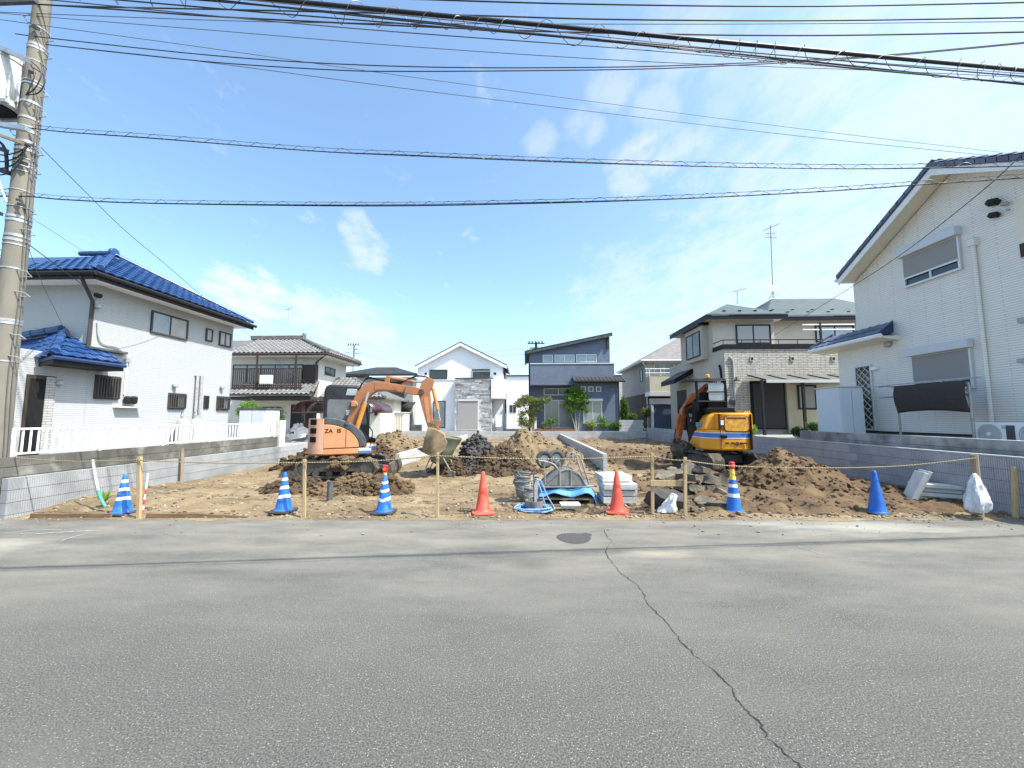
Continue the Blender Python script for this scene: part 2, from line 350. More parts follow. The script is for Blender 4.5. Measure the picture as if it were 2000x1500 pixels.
mat('stone_grey', (.44, .44, .435), (.30, .30, .30), sc=5, rough=.85, bump=.012, bsc=30, rnd=.38)
mat('roof_dark', (.03, .032, .035), (.045, .047, .05), sc=3, rough=.7, spec=.2)
mat('roof_slate_green', (.10, .128, .13), (.075, .098, .10), sc=2, rough=.6, spec=.25, brick=(.085, 1.8, .012, (.028, .037, .038), .015))
mat('roof_brown', (.20, .18, .175), (.15, .135, .13), sc=3, rough=.8)
mat('polycarb_red', (.06, .018, .02), (.045, .014, .016), sc=2, rough=.25, spec=.6)
mat('polycarb_clear', (.13, .125, .115), rough=.35, spec=.4)
mat('deck_wood', (.23, .12, .065), (.16, .08, .045), sc=6, rough=.7)
mat('timber', (.46, .34, .195), (.37, .26, .14), sc=5, rough=.8, bump=.002, bsc=60, stretch=(8, 8, 1), rnd=.12)
mat('timber_old', (.33, .25, .165), (.24, .18, .12), sc=5, rough=.9, bump=.003, bsc=60, stretch=(8, 8, 1), rnd=.1)
mat('plank_old', (.20, .125, .07), (.13, .08, .045), sc=4, rough=.95, bump=.004, bsc=40, stretch=(1, 8, 8))
mat('rope', (.46, .385, .21), (.34, .27, .14), sc=30, rough=.8, wave=('DIAGONAL', 14, (.10, .08, .05), .002))
mat('cone_blue', (.015, .115, .47), (.02, .14, .53), sc=6, rough=.45, rnd=.1, c3=(.10, .18, .36), sc3=7)
mat('cone_red', (.70, .075, .045), (.78, .10, .06), sc=6, rough=.45, rnd=.08, c3=(.60, .17, .12), sc3=7)
mat('cone_white', (.82, .82, .80), (.70, .70, .67), sc=8, rough=.35)
mat('cone_yellow', (.75, .52, .08), rough=.4)
mat('rubber', (.03, .03, .032), (.06, .057, .053), sc=8, rough=.85)
mat('lamp_red', (.45, .02, .025), rough=.2, spec=.8)
mat('lamp_lens', (.75, .12, .10), rough=.15, spec=.8)
mat('orange_old', (.48, .205, .085), (.52, .26, .135), sc=2.6, rough=.65, c3=(.30, .15, .085), sc3=2.6, bump=.001, bsc=80)
mat('orange_faded', (.52, .31, .225), (.48, .25, .155), sc=2.4, rough=.65, c3=(.42, .23, .15), sc3=3.5)
mat('boom_orange', (.33, .135, .06), (.40, .175, .08), sc=3, rough=.5, c3=(.20, .085, .04), sc3=3)
mat('cyl_orange', (.62, .27, .05), (.52, .2, .05), sc=4, rough=.45, c3=(.3, .12, .05), sc3=4)
mat('kanamoto', (.76, .32, .012), (.70, .28, .014), sc=2, rough=.4, spec=.4, c3=(.60, .27, .05), sc3=3)
mat('arm_orange', (.48, .12, .018), (.38, .095, .02), sc=4, rough=.45, c3=(.16, .05, .02), sc3=4)
mat('seam', (.12, .035, .02), rough=.6)
mat('stripe_blue', (.05, .16, .45), rough=.4)
mat('stripe_white', (.75, .74, .70), rough=.4)
mat('hood_grey', (.075, .082, .09), (.05, .055, .06), sc=4, rough=.55, c3=(.13, .135, .14), sc3=5, spec=.25)
mat('cab_dark', (.013, .015, .019), (.022, .025, .03), sc=4, rough=.5, spec=.2)
mat('cab_glass', (.12, .13, .14), (.08, .09, .10), sc=3, rough=.15, spec=.4)
mat('paper', (.78, .79, .80), rough=.7)
mat('track', (.05, .043, .036), (.10, .08, .058), sc=6, rough=.95, bump=.006, bsc=40, c3=(.24, .18, .12), sc3=3)
mat('steel_dark', (.06, .058, .055), (.10, .09, .08), sc=8, rough=.6, metal=.3)
mat('chrome', (.7, .7, .7), rough=.15, metal=1)
mat('bucket_mud', (.30, .22, .135), (.20, .14, .085), sc=5, rough=.9, bump=.006, bsc=30)
mat('sticker_yellow', (.75, .46, .04), (.62, .20, .04), sc=9, rough=.4)
mat('sticker_green', (.08, .38, .20), rough=.5)
mat('amber', (.80, .30, .03), rough=.2, spec=.8)
mat('tub_green', (.19, .22, .14), (.14, .165, .105), sc=4, rough=.6, c3=(.30, .29, .24), sc3=3)
mat('tarp_blue', (.07, .235, .50), (.10, .29, .56), sc=5, rough=.6, bump=.006, bsc=22)
mat('hose_blue', (.16, .34, .60), (.24, .42, .66), sc=6, rough=.35)
mat('bucket_grey', (.19, .195, .185), (.13, .135, .13), sc=6, rough=.6, c3=(.27, .255, .225), sc3=5)
mat('steel_barrow', (.21, .205, .195), (.14, .137, .128), sc=6, rough=.6, metal=.1, c3=(.30, .28, .245), sc3=5)
mat('pipe_metal', (.36, .35, .33), (.26, .24, .22), sc=8, rough=.45, metal=.4)
mat('tyre', (.065, .063, .06), (.16, .145, .12), sc=6, rough=.9)
mat('bag_white', (.60, .605, .615), (.52, .525, .535), sc=9, rough=.5, bump=.01, bsc=18)
mat('pvc_white', (.78, .78, .75), (.68, .68, .65), sc=4, rough=.4)
mat('pvc_green', (.06, .33, .26), rough=.4)
mat('pipe_black', (.06, .065, .07), (.10, .105, .11), sc=8, rough=.6)
mat('redwhite_red', (.62, .07, .06), rough=.5)
mat('cylinder_grey', (.38, .385, .38), (.33, .335, .33), sc=5, rough=.45)
mat('ac_white', (.74, .745, .735), rough=.45)
mat('locker', (.60, .635, .66), (.57, .605, .635), sc=2, rough=.45)
mat('shade_cloth', (.042, .034, .032), (.055, .046, .043), sc=30, rough=.95)
mat('navy_panel', (.05, .065, .10), rough=.5, wave=('X', 5, (.04, .052, .085), .004))
mat('bark', (.21, .17, .125), (.13, .10, .075), sc=8, rough=.95, bump=.006, bsc=40)
mat('bark_pale', (.40, .36, .29), (.28, .25, .2), sc=8, rough=.9)
mat('terracotta', (.32, .12, .07), rough=.8)
mat('tarp_silver', (.17, .175, .185), (.11, .115, .125), sc=6, rough=.35, bump=.02, bsc=9)
leafmat('leaf_dark', (.03, .065, .018), (.055, .105, .028)); leafmat('leaf_mid', (.055, .115, .024), (.09, .17, .035))
leafmat('leaf_olive', (.12, .15, .035), (.18, .20, .055)); leafmat('leaf_bright', (.09, .19, .03), (.15, .27, .05))
leafmat('leaf_pale', (.19, .24, .07), (.28, .31, .12))
# ---------------------------------------------------------------- ground
XL, XR, YF, YB = -8.45, 8.22, 6.27, 26.5          # building plot: left, right, road edge, back
def YE(x): return 6.47 + .033 * x                 # edge of the asphalt, very slightly skew to the plot
def smooth(a, b, x):
    t = max(0, min(1, (x - a) / (b - a))); return t * t * (3 - 2 * t)
def H(x, y):
    t = (y - YF) / (YB - YF)
    q = y - YE(x); e = smooth(0, .45, q)
    h = .012 + .25 * max(0, t) + .10 * smooth(-4, -8.4, x) * (1 - smooth(7, 11, y)) * smooth(0, 1.2, q)
    h += e * (.09 * fbm(x, y, 3, 3, .45) + .05 * fbm(x, y, 9, 5, 2.1) + .034 * abs(fbm(x * .5, y * 1.6, 1, 4, 5)) + .01 * fbm(x, y, 1, 3, 13))
    for xc in (4.3, 5.5):
        if abs(x - xc) < .22 and 12.2 < y < 21: h += .022 * math.sin(y * 45) - .03
    h += e * .06 * smooth(2, 3.5, x) * (1 - smooth(9, 12, y)) * fbm(x, y, 5, 4, 1.6)
    return h
def sheet(name, x0, x1, y0, y1, z, m, t=.02):
    o = MB().box(x0, x1, y0, y1, z - t, z).obj(name, m); tag(o, kind='structure'); return o
sheet('ground', -1500, 1500, -300, 3000, -.08, 'ground_far', .1)
road = MB().slab([(-160, -40, 0), (160, -40, 0), (160, YE(160), 0), (-160, YE(-160), 0)], .05).obj('road', 'asphalt'); tag(road, kind='structure')
def ribbon(name, pts, w, z, m, par=None, jag=0):
    a, b = [], []
    for i, p in enumerate(pts):
        d = (pts[min(i + 1, len(pts) - 1)] - pts[max(i - 1, 0)]); d.z = 0; d.normalize(); n = Vector((-d.y, d.x, 0))
        ww = (w[i] if isinstance(w, list) else w) * (1 + jag * random.uniform(-1, 1))
        a.append(p + n * ww / 2); b.append(p - n * ww / 2)
    m_ = MB()
    for i in range(len(pts) - 1): m_.quad(a[i], b[i], b[i + 1], a[i + 1])
    m_.v = [Vector((v.x, v.y, z)) for v in m_.v]
    return m_.obj(name, m, par)
WORLD.add(road.name)
cr = [(1180, 1035), (1186, 1050), (1196, 1056), (1187, 1068), (1184, 1080), (1195, 1098), (1210, 1118), (1225, 1128), (1240, 1140), (1258, 1160), (1262, 1176),
      (1280, 1195), (1300, 1215), (1318, 1238), (1330, 1255), (1345, 1268), (1362, 1285), (1388, 1305), (1412, 1328), (1432, 1352), (1440, 1370),
      (1462, 1392), (1482, 1412), (1500, 1440), (1522, 1462), (1545, 1480), (1566, 1502), (1600, 1540), (1650, 1590)]
cp = smooth_path([at(x, y, Z=0) for x, y in cr], 5)
cp = [p + Vector((random.gauss(0, .006), random.gauss(0, .006), 0)) for p in cp]
ribbon('crack', cp, [.0035 + .009 * max(0, .5 + .9 * fbm(i * .13, 2, 5, 3)) * (.45 + .55 * i / len(cp)) for i in range(len(cp))], .004, 'crack', road, .5)
for q in ([(1560, 1150), (1620, 1185), (1665, 1215), (1700, 1236)], [(1690, 1090), (1745, 1110), (1800, 1122)]):
    ribbon('crack', smooth_path([at(x, y, Z=0) for x, y in q], 6), .0028, .004, 'crack', road, .8)
ol = []                                       # small round patch, darker than the asphalt around it
pc = at(1121, 1051, Z=0)
pm = MB()
for k in range(28):
    a = k / 28 * 6.283; r = .235 + .012 * math.sin(3 * a)
    ol.append(pc + Vector((r * math.cos(a) * 1.0, r * math.sin(a), .004)))
pm.add(ol, [tuple(range(28))])
pm.add([at(1146, 1044, Z=.0041) + Vector((.075 * math.cos(k / 12 * 6.283), .085 * math.sin(k / 12 * 6.283), .0005)) for k in range(12)], [tuple(range(12))])
pm.obj('round_patch', 'asphalt_dark', road)
for q, w in (([(0, 1042), (60, 1036), (120, 1035)], .022), ([(70, 1043), (150, 1038), (196, 1036)], .03), ([(120, 1056), (150, 1047), (172, 1041)], .02),
             ([(1560, 1068), (1585, 1076), (1605, 1083)], .02), ([(1930, 1016), (1946, 1020)], .03)):
    ribbon('chalk_mark', [at(x, y, Z=0) for x, y in q], w, .004, 'chalk', road, .3)
# dust blown and trodden out of the plot on to the road
def blot(name, px, py, rx, ry, m, n=60, z=.004):
    c = at(px, py, Z=0); mb = MB()
    for i in range(n):
        a = random.uniform(0, 6.283); q = math.sqrt(random.random()) * random.random()
        x, y = c.x + rx * q * math.cos(a), c.y + ry * q * math.sin(a); s = random.uniform(.012, .05)
        if y > YE(x) - .03: continue
        k = random.randint(5, 7)
        mb.add([(x + s * random.uniform(.5, 1.6) * math.cos(j / k * 6.283), y + s * random.uniform(.3, .7) * math.sin(j / k * 6.283), z + i * 1e-5) for j in range(k)], [tuple(range(k))])
    o = mb.obj(name, m, road); tag(o, kind='stuff'); return o
# the dug-over plot
xs = [XL + (XR - XL) * i / 250 for i in range(251)]
ys = [0]; st = .0022
while ys[-1] < 1: ys.append(ys[-1] + st); st *= 1.012
ys[-1] = 1
mb = MB(); nx = len(xs)
mb.v = [Vector((x, YE(x) + q * (YB - YE(x)), H(x, YE(x) + q * (YB - YE(x))))) for q in ys for x in xs]
mb.f = [(j * nx + i, j * nx + i + 1, (j + 1) * nx + i + 1, (j + 1) * nx + i) for j in range(len(ys) - 1) for i in range(nx - 1)]
b = len(mb.v); mb.v += [Vector((x, YE(x), -.06)) for x in xs]; mb.f += [(b + i, b + i + 1, i + 1, i) for i in range(nx - 1)]
tag(mb.obj('bare_earth', 'earth', smooth=True, ang=80), kind='structure')
mb = MB(); n_ = 420                            # earth spilled over the asphalt edge
for k in range(n_ + 1):
    x = XL + (XR - XL) * k / n_; w = max(.012, .05 + .13 * fbm(x, 0, 11, 5, 1.1) + .03 * fbm(x, 0, 3, 3, 7))
    mb.v += [Vector((x, YE(x) + .05, .012 + .006)), Vector((x, YE(x) - w * .5, .009)), Vector((x, YE(x) - w, .003))]
mb.f = [q for k in range(n_) for q in ((3 * k, 3 * k + 1, 3 * k + 4, 3 * k + 3), (3 * k + 1, 3 * k + 2, 3 * k + 5, 3 * k + 4))]
tag(mb.obj('spilled_earth', 'earth', smooth=True), kind='structure')
sheet('neighbour_yard', -60, XL - .14, YF, 90, .5, 'yard_gravel', .6); sheet('neighbour_yard', XR + .14, 60, YF, 90, .88, 'yard_gravel', 1)
sheet('back_yard', XL - .1, XR + .1, YB + .1, 90, .62, 'yard_gravel', .7)
# ---------------------------------------------------------------- clods, stones, heaps
ICO = None
def ico():
    global ICO
    if ICO is None:
        bm = bmesh.new(); bmesh.ops.create_icosphere(bm, subdivisions=1, radius=1)
        bm.verts.ensure_lookup_table(); ICO = ([v.co.copy() for v in bm.verts], [tuple(v.index for v in f.verts) for f in bm.faces]); bm.free()
    return ICO
def clod(mb, c, s, rnd=random, flat=.75, amp=.55):
    vs, fs = ico(); k = rnd.uniform(0, 99)
    M = Matrix.Rotation(rnd.uniform(0, 6.28), 3, 'Z') @ Matrix.Rotation(rnd.uniform(-.5, .5), 3, 'X')
    sx, sy, sz = s * rnd.uniform(.7, 1.3), s * rnd.uniform(.7, 1.3), s * flat * rnd.uniform(.7, 1.2)
    mb.add([Vector(c) + M @ Vector((v.x * sx, v.y * sy, v.z * sz)) * (1 + amp * noise.noise(v * 1.7 + Vector((k, k, 0)))) for v in vs], fs)
def heap(name, label, m, cx, cy, rx, ry, h, seed, rough=.25, clods=200, cs=.06, rot=0, p=1.25, kind=None, n=46, group=None, cat='dirt heap'):
    rnd = random.Random(seed); mb = MB(); ca, sa = math.cos(rot), math.sin(rot)
    def hz(x, y):
        u, v = (x - cx) * ca + (y - cy) * sa, -(x - cx) * sa + (y - cy) * ca
        w = 1 + .32 * fbm(math.atan2(v / ry, u / rx) * .0 + x, y, seed, 3, .8)
        r = math.sqrt((u / rx) ** 2 + (v / ry) ** 2) / w
        b = max(0, 1 - r) ** p
        e = max(0, 1.12 - r); e = min(1, e * 3)
        z = h * b + e * rough * h * (.55 * fbm(x, y, seed + 3, 4, 2.2) + .45 * abs(fbm(x, y, seed + 5, 5, 5))) - .1 * max(0, r - .9)
        k = smooth(.02, .5, y - YE(x)); z = z * k - .035 * (1 - k)
        return H(min(max(x, XL), XR), min(y, YB)) - .02 + z, r
    nx, ny = n, n; q = 1.25
    X = [cx - q * max(rx, ry) + 2 * q * max(rx, ry) * i / nx for i in range(nx + 1)]; Y = [cy - q * max(rx, ry) + 2 * q * max(rx, ry) * i / ny for i in range(ny + 1)]
    idx = {}
    for j, y in enumerate(Y):
        for i, x in enumerate(X):
            z, r = hz(x, y)
            if r < 1.2 and YE(x) + .02 < y < YB - .05 and XL + .02 < x < XR - .02: idx[i, j] = len(mb.v); mb.v.append(Vector((x, y, z)))
    for i in range(nx):
        for j in range(ny):
            k = [(i, j), (i + 1, j), (i + 1, j + 1), (i, j + 1)]
            if all(a in idx for a in k): mb.f.append(tuple(idx[a] for a in k))
    for i in range(int(clods * 2.2)):
        a = rnd.uniform(0, 6.283); r = math.sqrt(rnd.random()) * 1.05
        u, v = rx * r * math.cos(a), ry * r * math.sin(a); x, y = cx + u * ca - v * sa, cy + u * sa + v * ca
        if not (YE(x) + .05 < y < YB - .1 and XL + .1 < x < XR - .1): continue
        s = cs * rnd.choice((.2, .25, .3, .35, .4, .5, .6, .75, 1)); z, _ = hz(x, y); clod(mb, (x, y, z + s * .2), s, rnd)
    o = mb.obj(name, m, smooth=True, ang=62)
    return tag(o, kind='structure') if kind == 'structure' else tag(o, label, cat, group)
heap('dug_soil', None, 'soil', 5.5, 8.9, 3.5, 2.9, .14, 31, 1.1, 700, .055, p=.5, kind='structure', n=110)
heap('dug_soil', None, 'soil', 5.0, 15.5, 2.8, 4.2, .12, 37, .8, 200, .08, p=.5, kind='structure')
heap('dug_soil', None, 'soil_tan', 5.2, 21.5, 2.9, 4.2, .1, 39, .7, 100, .08, p=.5, kind='structure')
heap('dug_soil', None, 'soil_dark', .9, 7.2, 1.9, .75, .03, 41, .6, 150, .03, p=.5, kind='structure')
heap('dirt_mound', 'brown dirt mound sloping beside the right hand block wall', 'soil', 6.05, 9.35, 1.65, 1.25, .84, 2, .32, 620, .06, p=1.1, n=84)
heap('grey_spoil_heap', 'dark grey clumped spoil heap beside the green tub', 'spoil_grey', -1.42, 11.7, .85, .8, 1.12, 3, .38, 620, .085, p=1.0, n=60)
heap('soil_heap', 'dark brown wet soil heap right of the grey spoil', 'soil_dark', -.75, 11.55, 1.25, .95, .78, 4, .35, 700, .075, p=.9, n=60)
heap('soil_heap', 'dark brown low soil at the left foot of the grey spoil', 'soil_dark', -2.0, 11.3, .75, .6, .42, 14, .4, 300, .06, p=.9)
heap('tan_mound', 'tall tan earth mound in front of the back wall', 'soil_tan', 0.05, 14.2, 2.0, 1.9, 1.1, 5, .42, 520, .07, p=1.15, n=84)
heap('tan_mound', 'long tan earth bank behind the faded excavator boom', 'soil_tan', -5.75, 16.6, 1.55, 2.2, .85, 6, .45, 480, .08, p=.8, n=80)
heap('soil_heap', 'dark soil pile right behind the faded excavator tracks', 'soil_dark', -5.05, 13.4, .95, 1.0, .6, 7, .5, 300, .08)
heap('soil_heap', 'brown clod pile left of the faded excavator by the wall', 'soil_dark', -6.85, 12.2, 1.0, .8, .62, 8, .4, 260, .1)
heap('clod_heap', 'brown clod heap in front of the faded excavator tracks', 'soil', -3.5, 8.7, 1.1, .6, .3, 9, .7, 620, .07, p=.9, n=90)
heap('clod_heap', 'dark brown clod heap behind the second blue cone', 'soil_dark', -5.0, 8.45, .8, .5, .27, 10, .7, 360, .07, p=.9, n=70)
heap('clod_heap', 'lumpy soil by the black pipe stub', 'soil', -4.25, 8.2, .7, .4, .2, 12, .5, 180, .07, p=.8)
heap('gravel_heap', 'low grey cement spill beside the red cone and timber frame', 'earth', 2.2, 6.78, .7, .18, .05, 13, .6, 200, .03, p=.6)
sc = MB(); rnd = random.Random(5)
for i in range(5200):
    x = rnd.uniform(XL + .1, XR - .1); y = YE(x) + .04 + (YB - 7) * rnd.random() ** 2.3; s = rnd.choice((.006, .008, .01, .012, .016, .02, .03)) * (1 + .04 * (y - 6))
    clod(sc, (x, y, H(x, y) + s * .3), s, rnd, .7)
tag(sc.obj('loose_stones', 'pebble'), 'small pale stones scattered over the bare earth', 'stones', kind='stuff')
sc = MB()
for i in range(1500):
    x = rnd.uniform(XL + .1, XR - .1); y = YE(x) + .05 + 9 * rnd.random() ** 1.4; s = rnd.choice((.015, .02, .03, .04)) * (1.6 if x > 1.5 else 1)
    clod(sc, (x, y, H(x, y) + s * .2), s, rnd, .6)
tag(sc.obj('earth_crumbs', 'soil_tan'), 'brown crumbs of soil scattered over the plot', 'soil', kind='stuff')
sc = MB()
for i in range(260):
    x = rnd.uniform(-9, 9); y = YE(x) - .02 - .9 * rnd.random() ** 2.5; s = rnd.choice((.006, .008, .012, .018)); clod(sc, (x, y, s * .5), s, rnd)
for i in range(60): x = rnd.uniform(-5, 6); y = rnd.uniform(1.5, 5.5); clod(sc, (x, y, .003), rnd.choice((.004, .006)), rnd)
tag(sc.obj('road_grit', 'pebble'), 'grit and small stones along the road edge', 'grit', kind='stuff')
# ---------------------------------------------------------------- block walls
def block_mesh(name, l, h, t, ribs, m):
    g = .0015
    if ribs:
        prof = [(-l / 2 + g, t / 2), (l / 2 - g, t / 2)][::-1]; w = (l - 2 * g) / ribs; pts = []
        for i in range(ribs):
            a = -l / 2 + g + i * w
            pts += [(a, -t / 2 + .008), (a + w * .28, -t / 2 + .008), (a + w * .34, -t / 2), (a + w * .94, -t / 2)]
        pts += [(l / 2 - g, -t / 2 + .012)]
        me = MB().ext(pts + [(l / 2 - g, t / 2), (-l / 2 + g, t / 2)], .004, h - .004, 'z').mesh(name)
    else: me = MB().box(-l / 2 + g, l / 2 - g, -t / 2, t / 2, .004, h - .004).mesh(name)
    bm = bmesh.new(); bm.from_mesh(me); bmesh.ops.recalc_face_normals(bm, faces=bm.faces); bm.to_mesh(me); bm.free()
    me.materials.append(MATS[m]); return me
def block_wall(name, label, along, pos, a0, a1, z0, courses, m, h=.2, l=.4, t=.12, ribs=0, ribto=None, flip=1, cap=None, bond=.5, cat='block wall'):
    c = (pos, (a0 + a1) / 2, z0) if along == 'y' else ((a0 + a1) / 2, pos, z0)
    w = thing(name, label, cat, c, 0, None, True)
    z1 = z0 + courses * h; q = t / 2 - .015
    (MB().box(pos - q, pos + q, a0 + .01, a1 - .01, z0 - .3, z1 - .008) if along == 'y' else MB().box(a0 + .01, a1 - .01, pos - q, pos + q, z0 - .3, z1 - .008)).obj('mortar', 'mortar', w)
    me = block_mesh('block', l, h, t, ribs, m); me2 = block_mesh('block', l, h, t, 0, m) if ribs else me
    rot = Matrix.Rotation((math.pi / 2 if along == 'y' else 0) + (math.pi if flip < 0 else 0), 4, 'Z')
    for k in range(courses):
        a = a0 - (l * bond if k % 2 else 0)
        while a < a1 - .05:
            s0, s1 = max(a, a0), min(a + l, a1)
            if s1 - s0 > .06:
                mid = (s0 + s1) / 2; T = Matrix.Translation((pos, mid, z0 + k * h) if along == 'y' else (mid, pos, z0 + k * h))
                piece('block', me if (ribs and (ribto is None or mid < ribto)) else me2, w, T @ rot @ Matrix.Scale((s1 - s0) / l, 4, (1, 0, 0)))
            a += l
    if cap:
        mb = MB().box(pos - t / 2 - .003, pos + t / 2 + .003, a0, a1, z1, z1 + .03) if along == 'y' else MB().box(a0, a1, pos - t / 2 - .003, pos + t / 2 + .003, z1, z1 + .03)
        mb.obj('coping', cap, w, .004)
    return w
block_wall('block_wall', 'low pale grey ribbed block wall along the left plot edge', 'y', XL - .06, YF - .1, YB, -.14, 4, 'block_grey', ribs=12, ribto=13, flip=1)
block_wall('old_block_wall', 'dark weathered block wall under the white railing', 'y', XL - .21, 6.0, 13.3, .5, 3, 'block_old', h=.165, cap=None)
block_wall('block_wall', 'grey mauve ribbed block wall along the right plot edge in shade', 'y', XR + .06, YF - .1, YB, -.03, 5, 'block_mauve', ribs=12, ribto=10, flip=-1, cap='block_pale')
block_wall('old_block_wall', 'black stained concrete block wall above the right mauve wall', 'y', XR + .34, 5.9, 12.3, .88, 2, 'block_stained', h=.19, l=.6, t=.16)
block_wall('back_block_wall', 'low pale block wall across the back of the plot', 'x', YB + .06, XL + .02, XR - .02, .15, 3, 'block_pale')
block_wall('divider_wall', 'pale sunlit divider wall running back behind the green tub', 'y', -3.95, 12.0, YB - .02, -.06, 3, 'block_pale')
block_wall('divider_wall', 'grey shaded divider wall running back from the stacked slabs', 'y', 2.38, 11.7, YB - .02, -.02, 3, 'block_pale')
block_wall('corner_wall', 'pale blue corner wall between the garden and beige house', 'x', YB + .35, 6.45, 8.1, .74, 4, 'block_pale', h=.19)
# ---------------------------------------------------------------- utility pole
PB = Vector((-8.80, 6.2, 0)); PT = Vector((-8.88, 6.2, 11.2))
def pole_at(z): return PB + (PT - PB) * (z / PT.z)
def pole_r(z): return .182 - .0075 * z
up = thing('utility_pole', 'tall weathered concrete utility pole at the left edge of the picture', 'utility pole', PB, 0, None, True)
MB().tube([pole_at(z) for z in [-.2] + [i * .8 for i in range(15)]], [pole_r(max(0, z)) for z in [-.2] + [i * .8 for i in range(15)]], 24).obj('shaft', 'pole_concrete', up, smooth=True)
for z in (2.6, 3.25, 3.3, 4.2, 4.62, 4.7, 4.78, 5.05, 5.12, 5.3, 5.6, 5.95, 6.05, 6.1, 6.18, 6.35, 6.42, 6.5, 6.7, 6.78, 6.95, 7.25, 7.6, 7.66, 8.05, 8.3, 8.36, 8.7):
    c = pole_at(z); r = pole_r(z); h = random.choice((.008, .012, .022))
    MB().lathe([(r + .001, -h), (r + .008, -h), (r + .008, h), (r + .001, h)], 24, c, False).obj('strap', 'galv' if random.random() < .3 else 'galv_dull', up, smooth=True)
for i, z in enumerate([2.3 + .37 * k for k in range(19)]):       # climbing loops
    c = pole_at(z); r = pole_r(z); s = 1 if i % 3 else -1; w = .05 + .02 * (i % 2)
    MB().tube([c + Vector((s * r * .9, -.06, .02)), c + Vector((s * (r + .15), -.05, 0)), c + Vector((s * (r + .16), .02, -w)), c + Vector((s * r * .95, .03, -w))], .008, 6).obj('step_loop', 'galv_dull', up)
for z, x_, s_ in ((6.38, .2, .05), (6.3, -.22, .07), (6.05, .17, .06), (5.9, -.15, .08), (5.38, .16, .045), (5.3, .2, .05), (5.15, -.18, .06), (7.75, .14, .05), (8.62, .12, .06)):
    MB().cbox(pole_at(z) + Vector((x_, -.14, 0)), (s_ * 1.6, s_, s_), (.2, .3, .1)).obj('cable_clamp', 'hood_grey', up, .008)
for k in range(4): MB().tube(smooth_path([pole_at(6.7 - .1 * k) + Vector((-.5, -.1, 0)), pole_at(6.3 - .12 * k) + Vector((-.2, -.22, -.12)), pole_at(6.2 - .1 * k) + Vector((.1, -.2, 0)), pole_at(6.36) + Vector((.2, -.14, 0))]), .011, 6).obj('jumper_wire', 'black_cable', up, smooth=True)
for a in (1.75, 2.05):
    MB().tube([pole_at(z) + Vector((math.cos(a - 1.9 + .1 * math.sin(z * 2)) * (pole_r(z) + .015), math.sin(a - 1.9 + .1 * math.sin(z * 2)) * (pole_r(z) + .015), 0)) for z in [i * .3 for i in range(25)]], .008, 6).obj('riser_cable', 'grey_cable', up, smooth=True)
def armbox(z, dx0, dx1, w, tilt=0):
    c = pole_at(z); return MB().box(dx0, dx1, -.26 - w, -.26, -w / 2, w / 2, Matrix.Translation(c) @ Matrix.Rotation(tilt, 4, 'Y'))
armbox(6.62, -1.6, .42, .075, .2).obj('crossarm', 'galv', up, .004); armbox(6.42, -.1, .34, .05, .35).obj('crossarm', 'timber_old', up, .004)
armbox(7.95, -1.6, .28, .08, .42).obj('crossarm', 'galv', up, .004); armbox(8.95, -1.4, .3, .06).obj('crossarm', 'hood_grey', up, .004)
MB().tube([pole_at(5.55) + Vector((-.15, -.2, 0)), pole_at(6.2) + Vector((-.95, -.25, 0))], .025, 8).obj('brace', 'galv', up)
MB().tube([pole_at(5.3) + Vector((.05, -.22, 0)), pole_at(6.35) + Vector((-.35, -.3, 0))], .016, 8).obj('brace', 'galv', up)
MB().box(-.09, .09, -.09, .09, -.09, .09, Matrix.Translation(pole_at(3.42) + Vector((.02, -.22, 0)))).obj('sign_plate', 'galv_dull', up, .004) if False else None
for dz, dx in ((0, .1), (.05, .22), (-.04, .3)):
    MB().tube(smooth_path([pole_at(7.7 + dz) + Vector((.12, -.15, .2)), pole_at(7.65 + dz) + Vector((.12 + dx, -.16, .02)), pole_at(7.4 + dz) + Vector((.06 + dx, -.17, -.02)), pole_at(7.3) + Vector((.1, -.16, 0))]), .009, 6).obj('loose_wire', 'black_cable', up)
for k in range(3):
    c = pole_at(9.0) + Vector((-.1 + .16 * k, -.29, .04)); MB().lathe([(.02, 0), (.05, .02), (.05, .05), (.03, .06), (.045, .08), (.03, .12)], 12, c).obj('insulator', 'hood_grey', up, smooth=True)
# transformer hung on the road side
tcx = Vector((-9.33, 6.08, at(10, 214, Y=6.1).z)); tz = tcx.z
tf = thing('pole_transformer', 'silver finned drum transformer hung on the utility pole', 'transformer', tcx, 0, None, True)
MB().lathe([(.27, 0), (.33, .02), (.33, .84), (.345, .85), (.345, .89), (.30, .95), (.1, .97)], 28, tcx).obj('tank', 'transformer', tf, .006, True)
for k in range(20):
    a = k / 20 * 6.283; v = Vector((math.cos(a), math.sin(a), 0)); M = Matrix.Translation(tcx + v * .35) @ Matrix.Rotation(a, 4, 'Z')
    MB().box(-.04, .04, -.011, .011, .12, .58, M).obj('fin', 'transformer', tf, .004)
for k in range(3):
    MB().lathe([(.03, .8), (.045, .88), (.03, .9), (.045, .94), (.03, .96), (.015, 1.05)], 10, tcx + Vector((-.12 + .12 * k, 0, 0))).obj('bushing', 'cone_white', tf, smooth=True)
for dy in (-.2, .2): MB().box(-.5, .5, dy - .03, dy + .03, -.07, 0, Matrix.Translation(tcx)).obj('bracket', 'galv_dull', tf, .004)
MB().lathe([(.25, -.03), (.25, 0)], 20, tcx).obj('base_plate', 'black', tf)
for k in range(3):
    MB().tube(smooth_path([tcx + Vector((.1 + .1 * k, -.2, -.05)), tcx + Vector((.05, -.25, -.5 - .1 * k)), tcx + Vector((.35, -.1, -.75)), pole_at(6.0 - .08 * k) + Vector((-.1, -.15, 0))]), .02, 8).obj('lead', 'black_cable', tf, smooth=True)
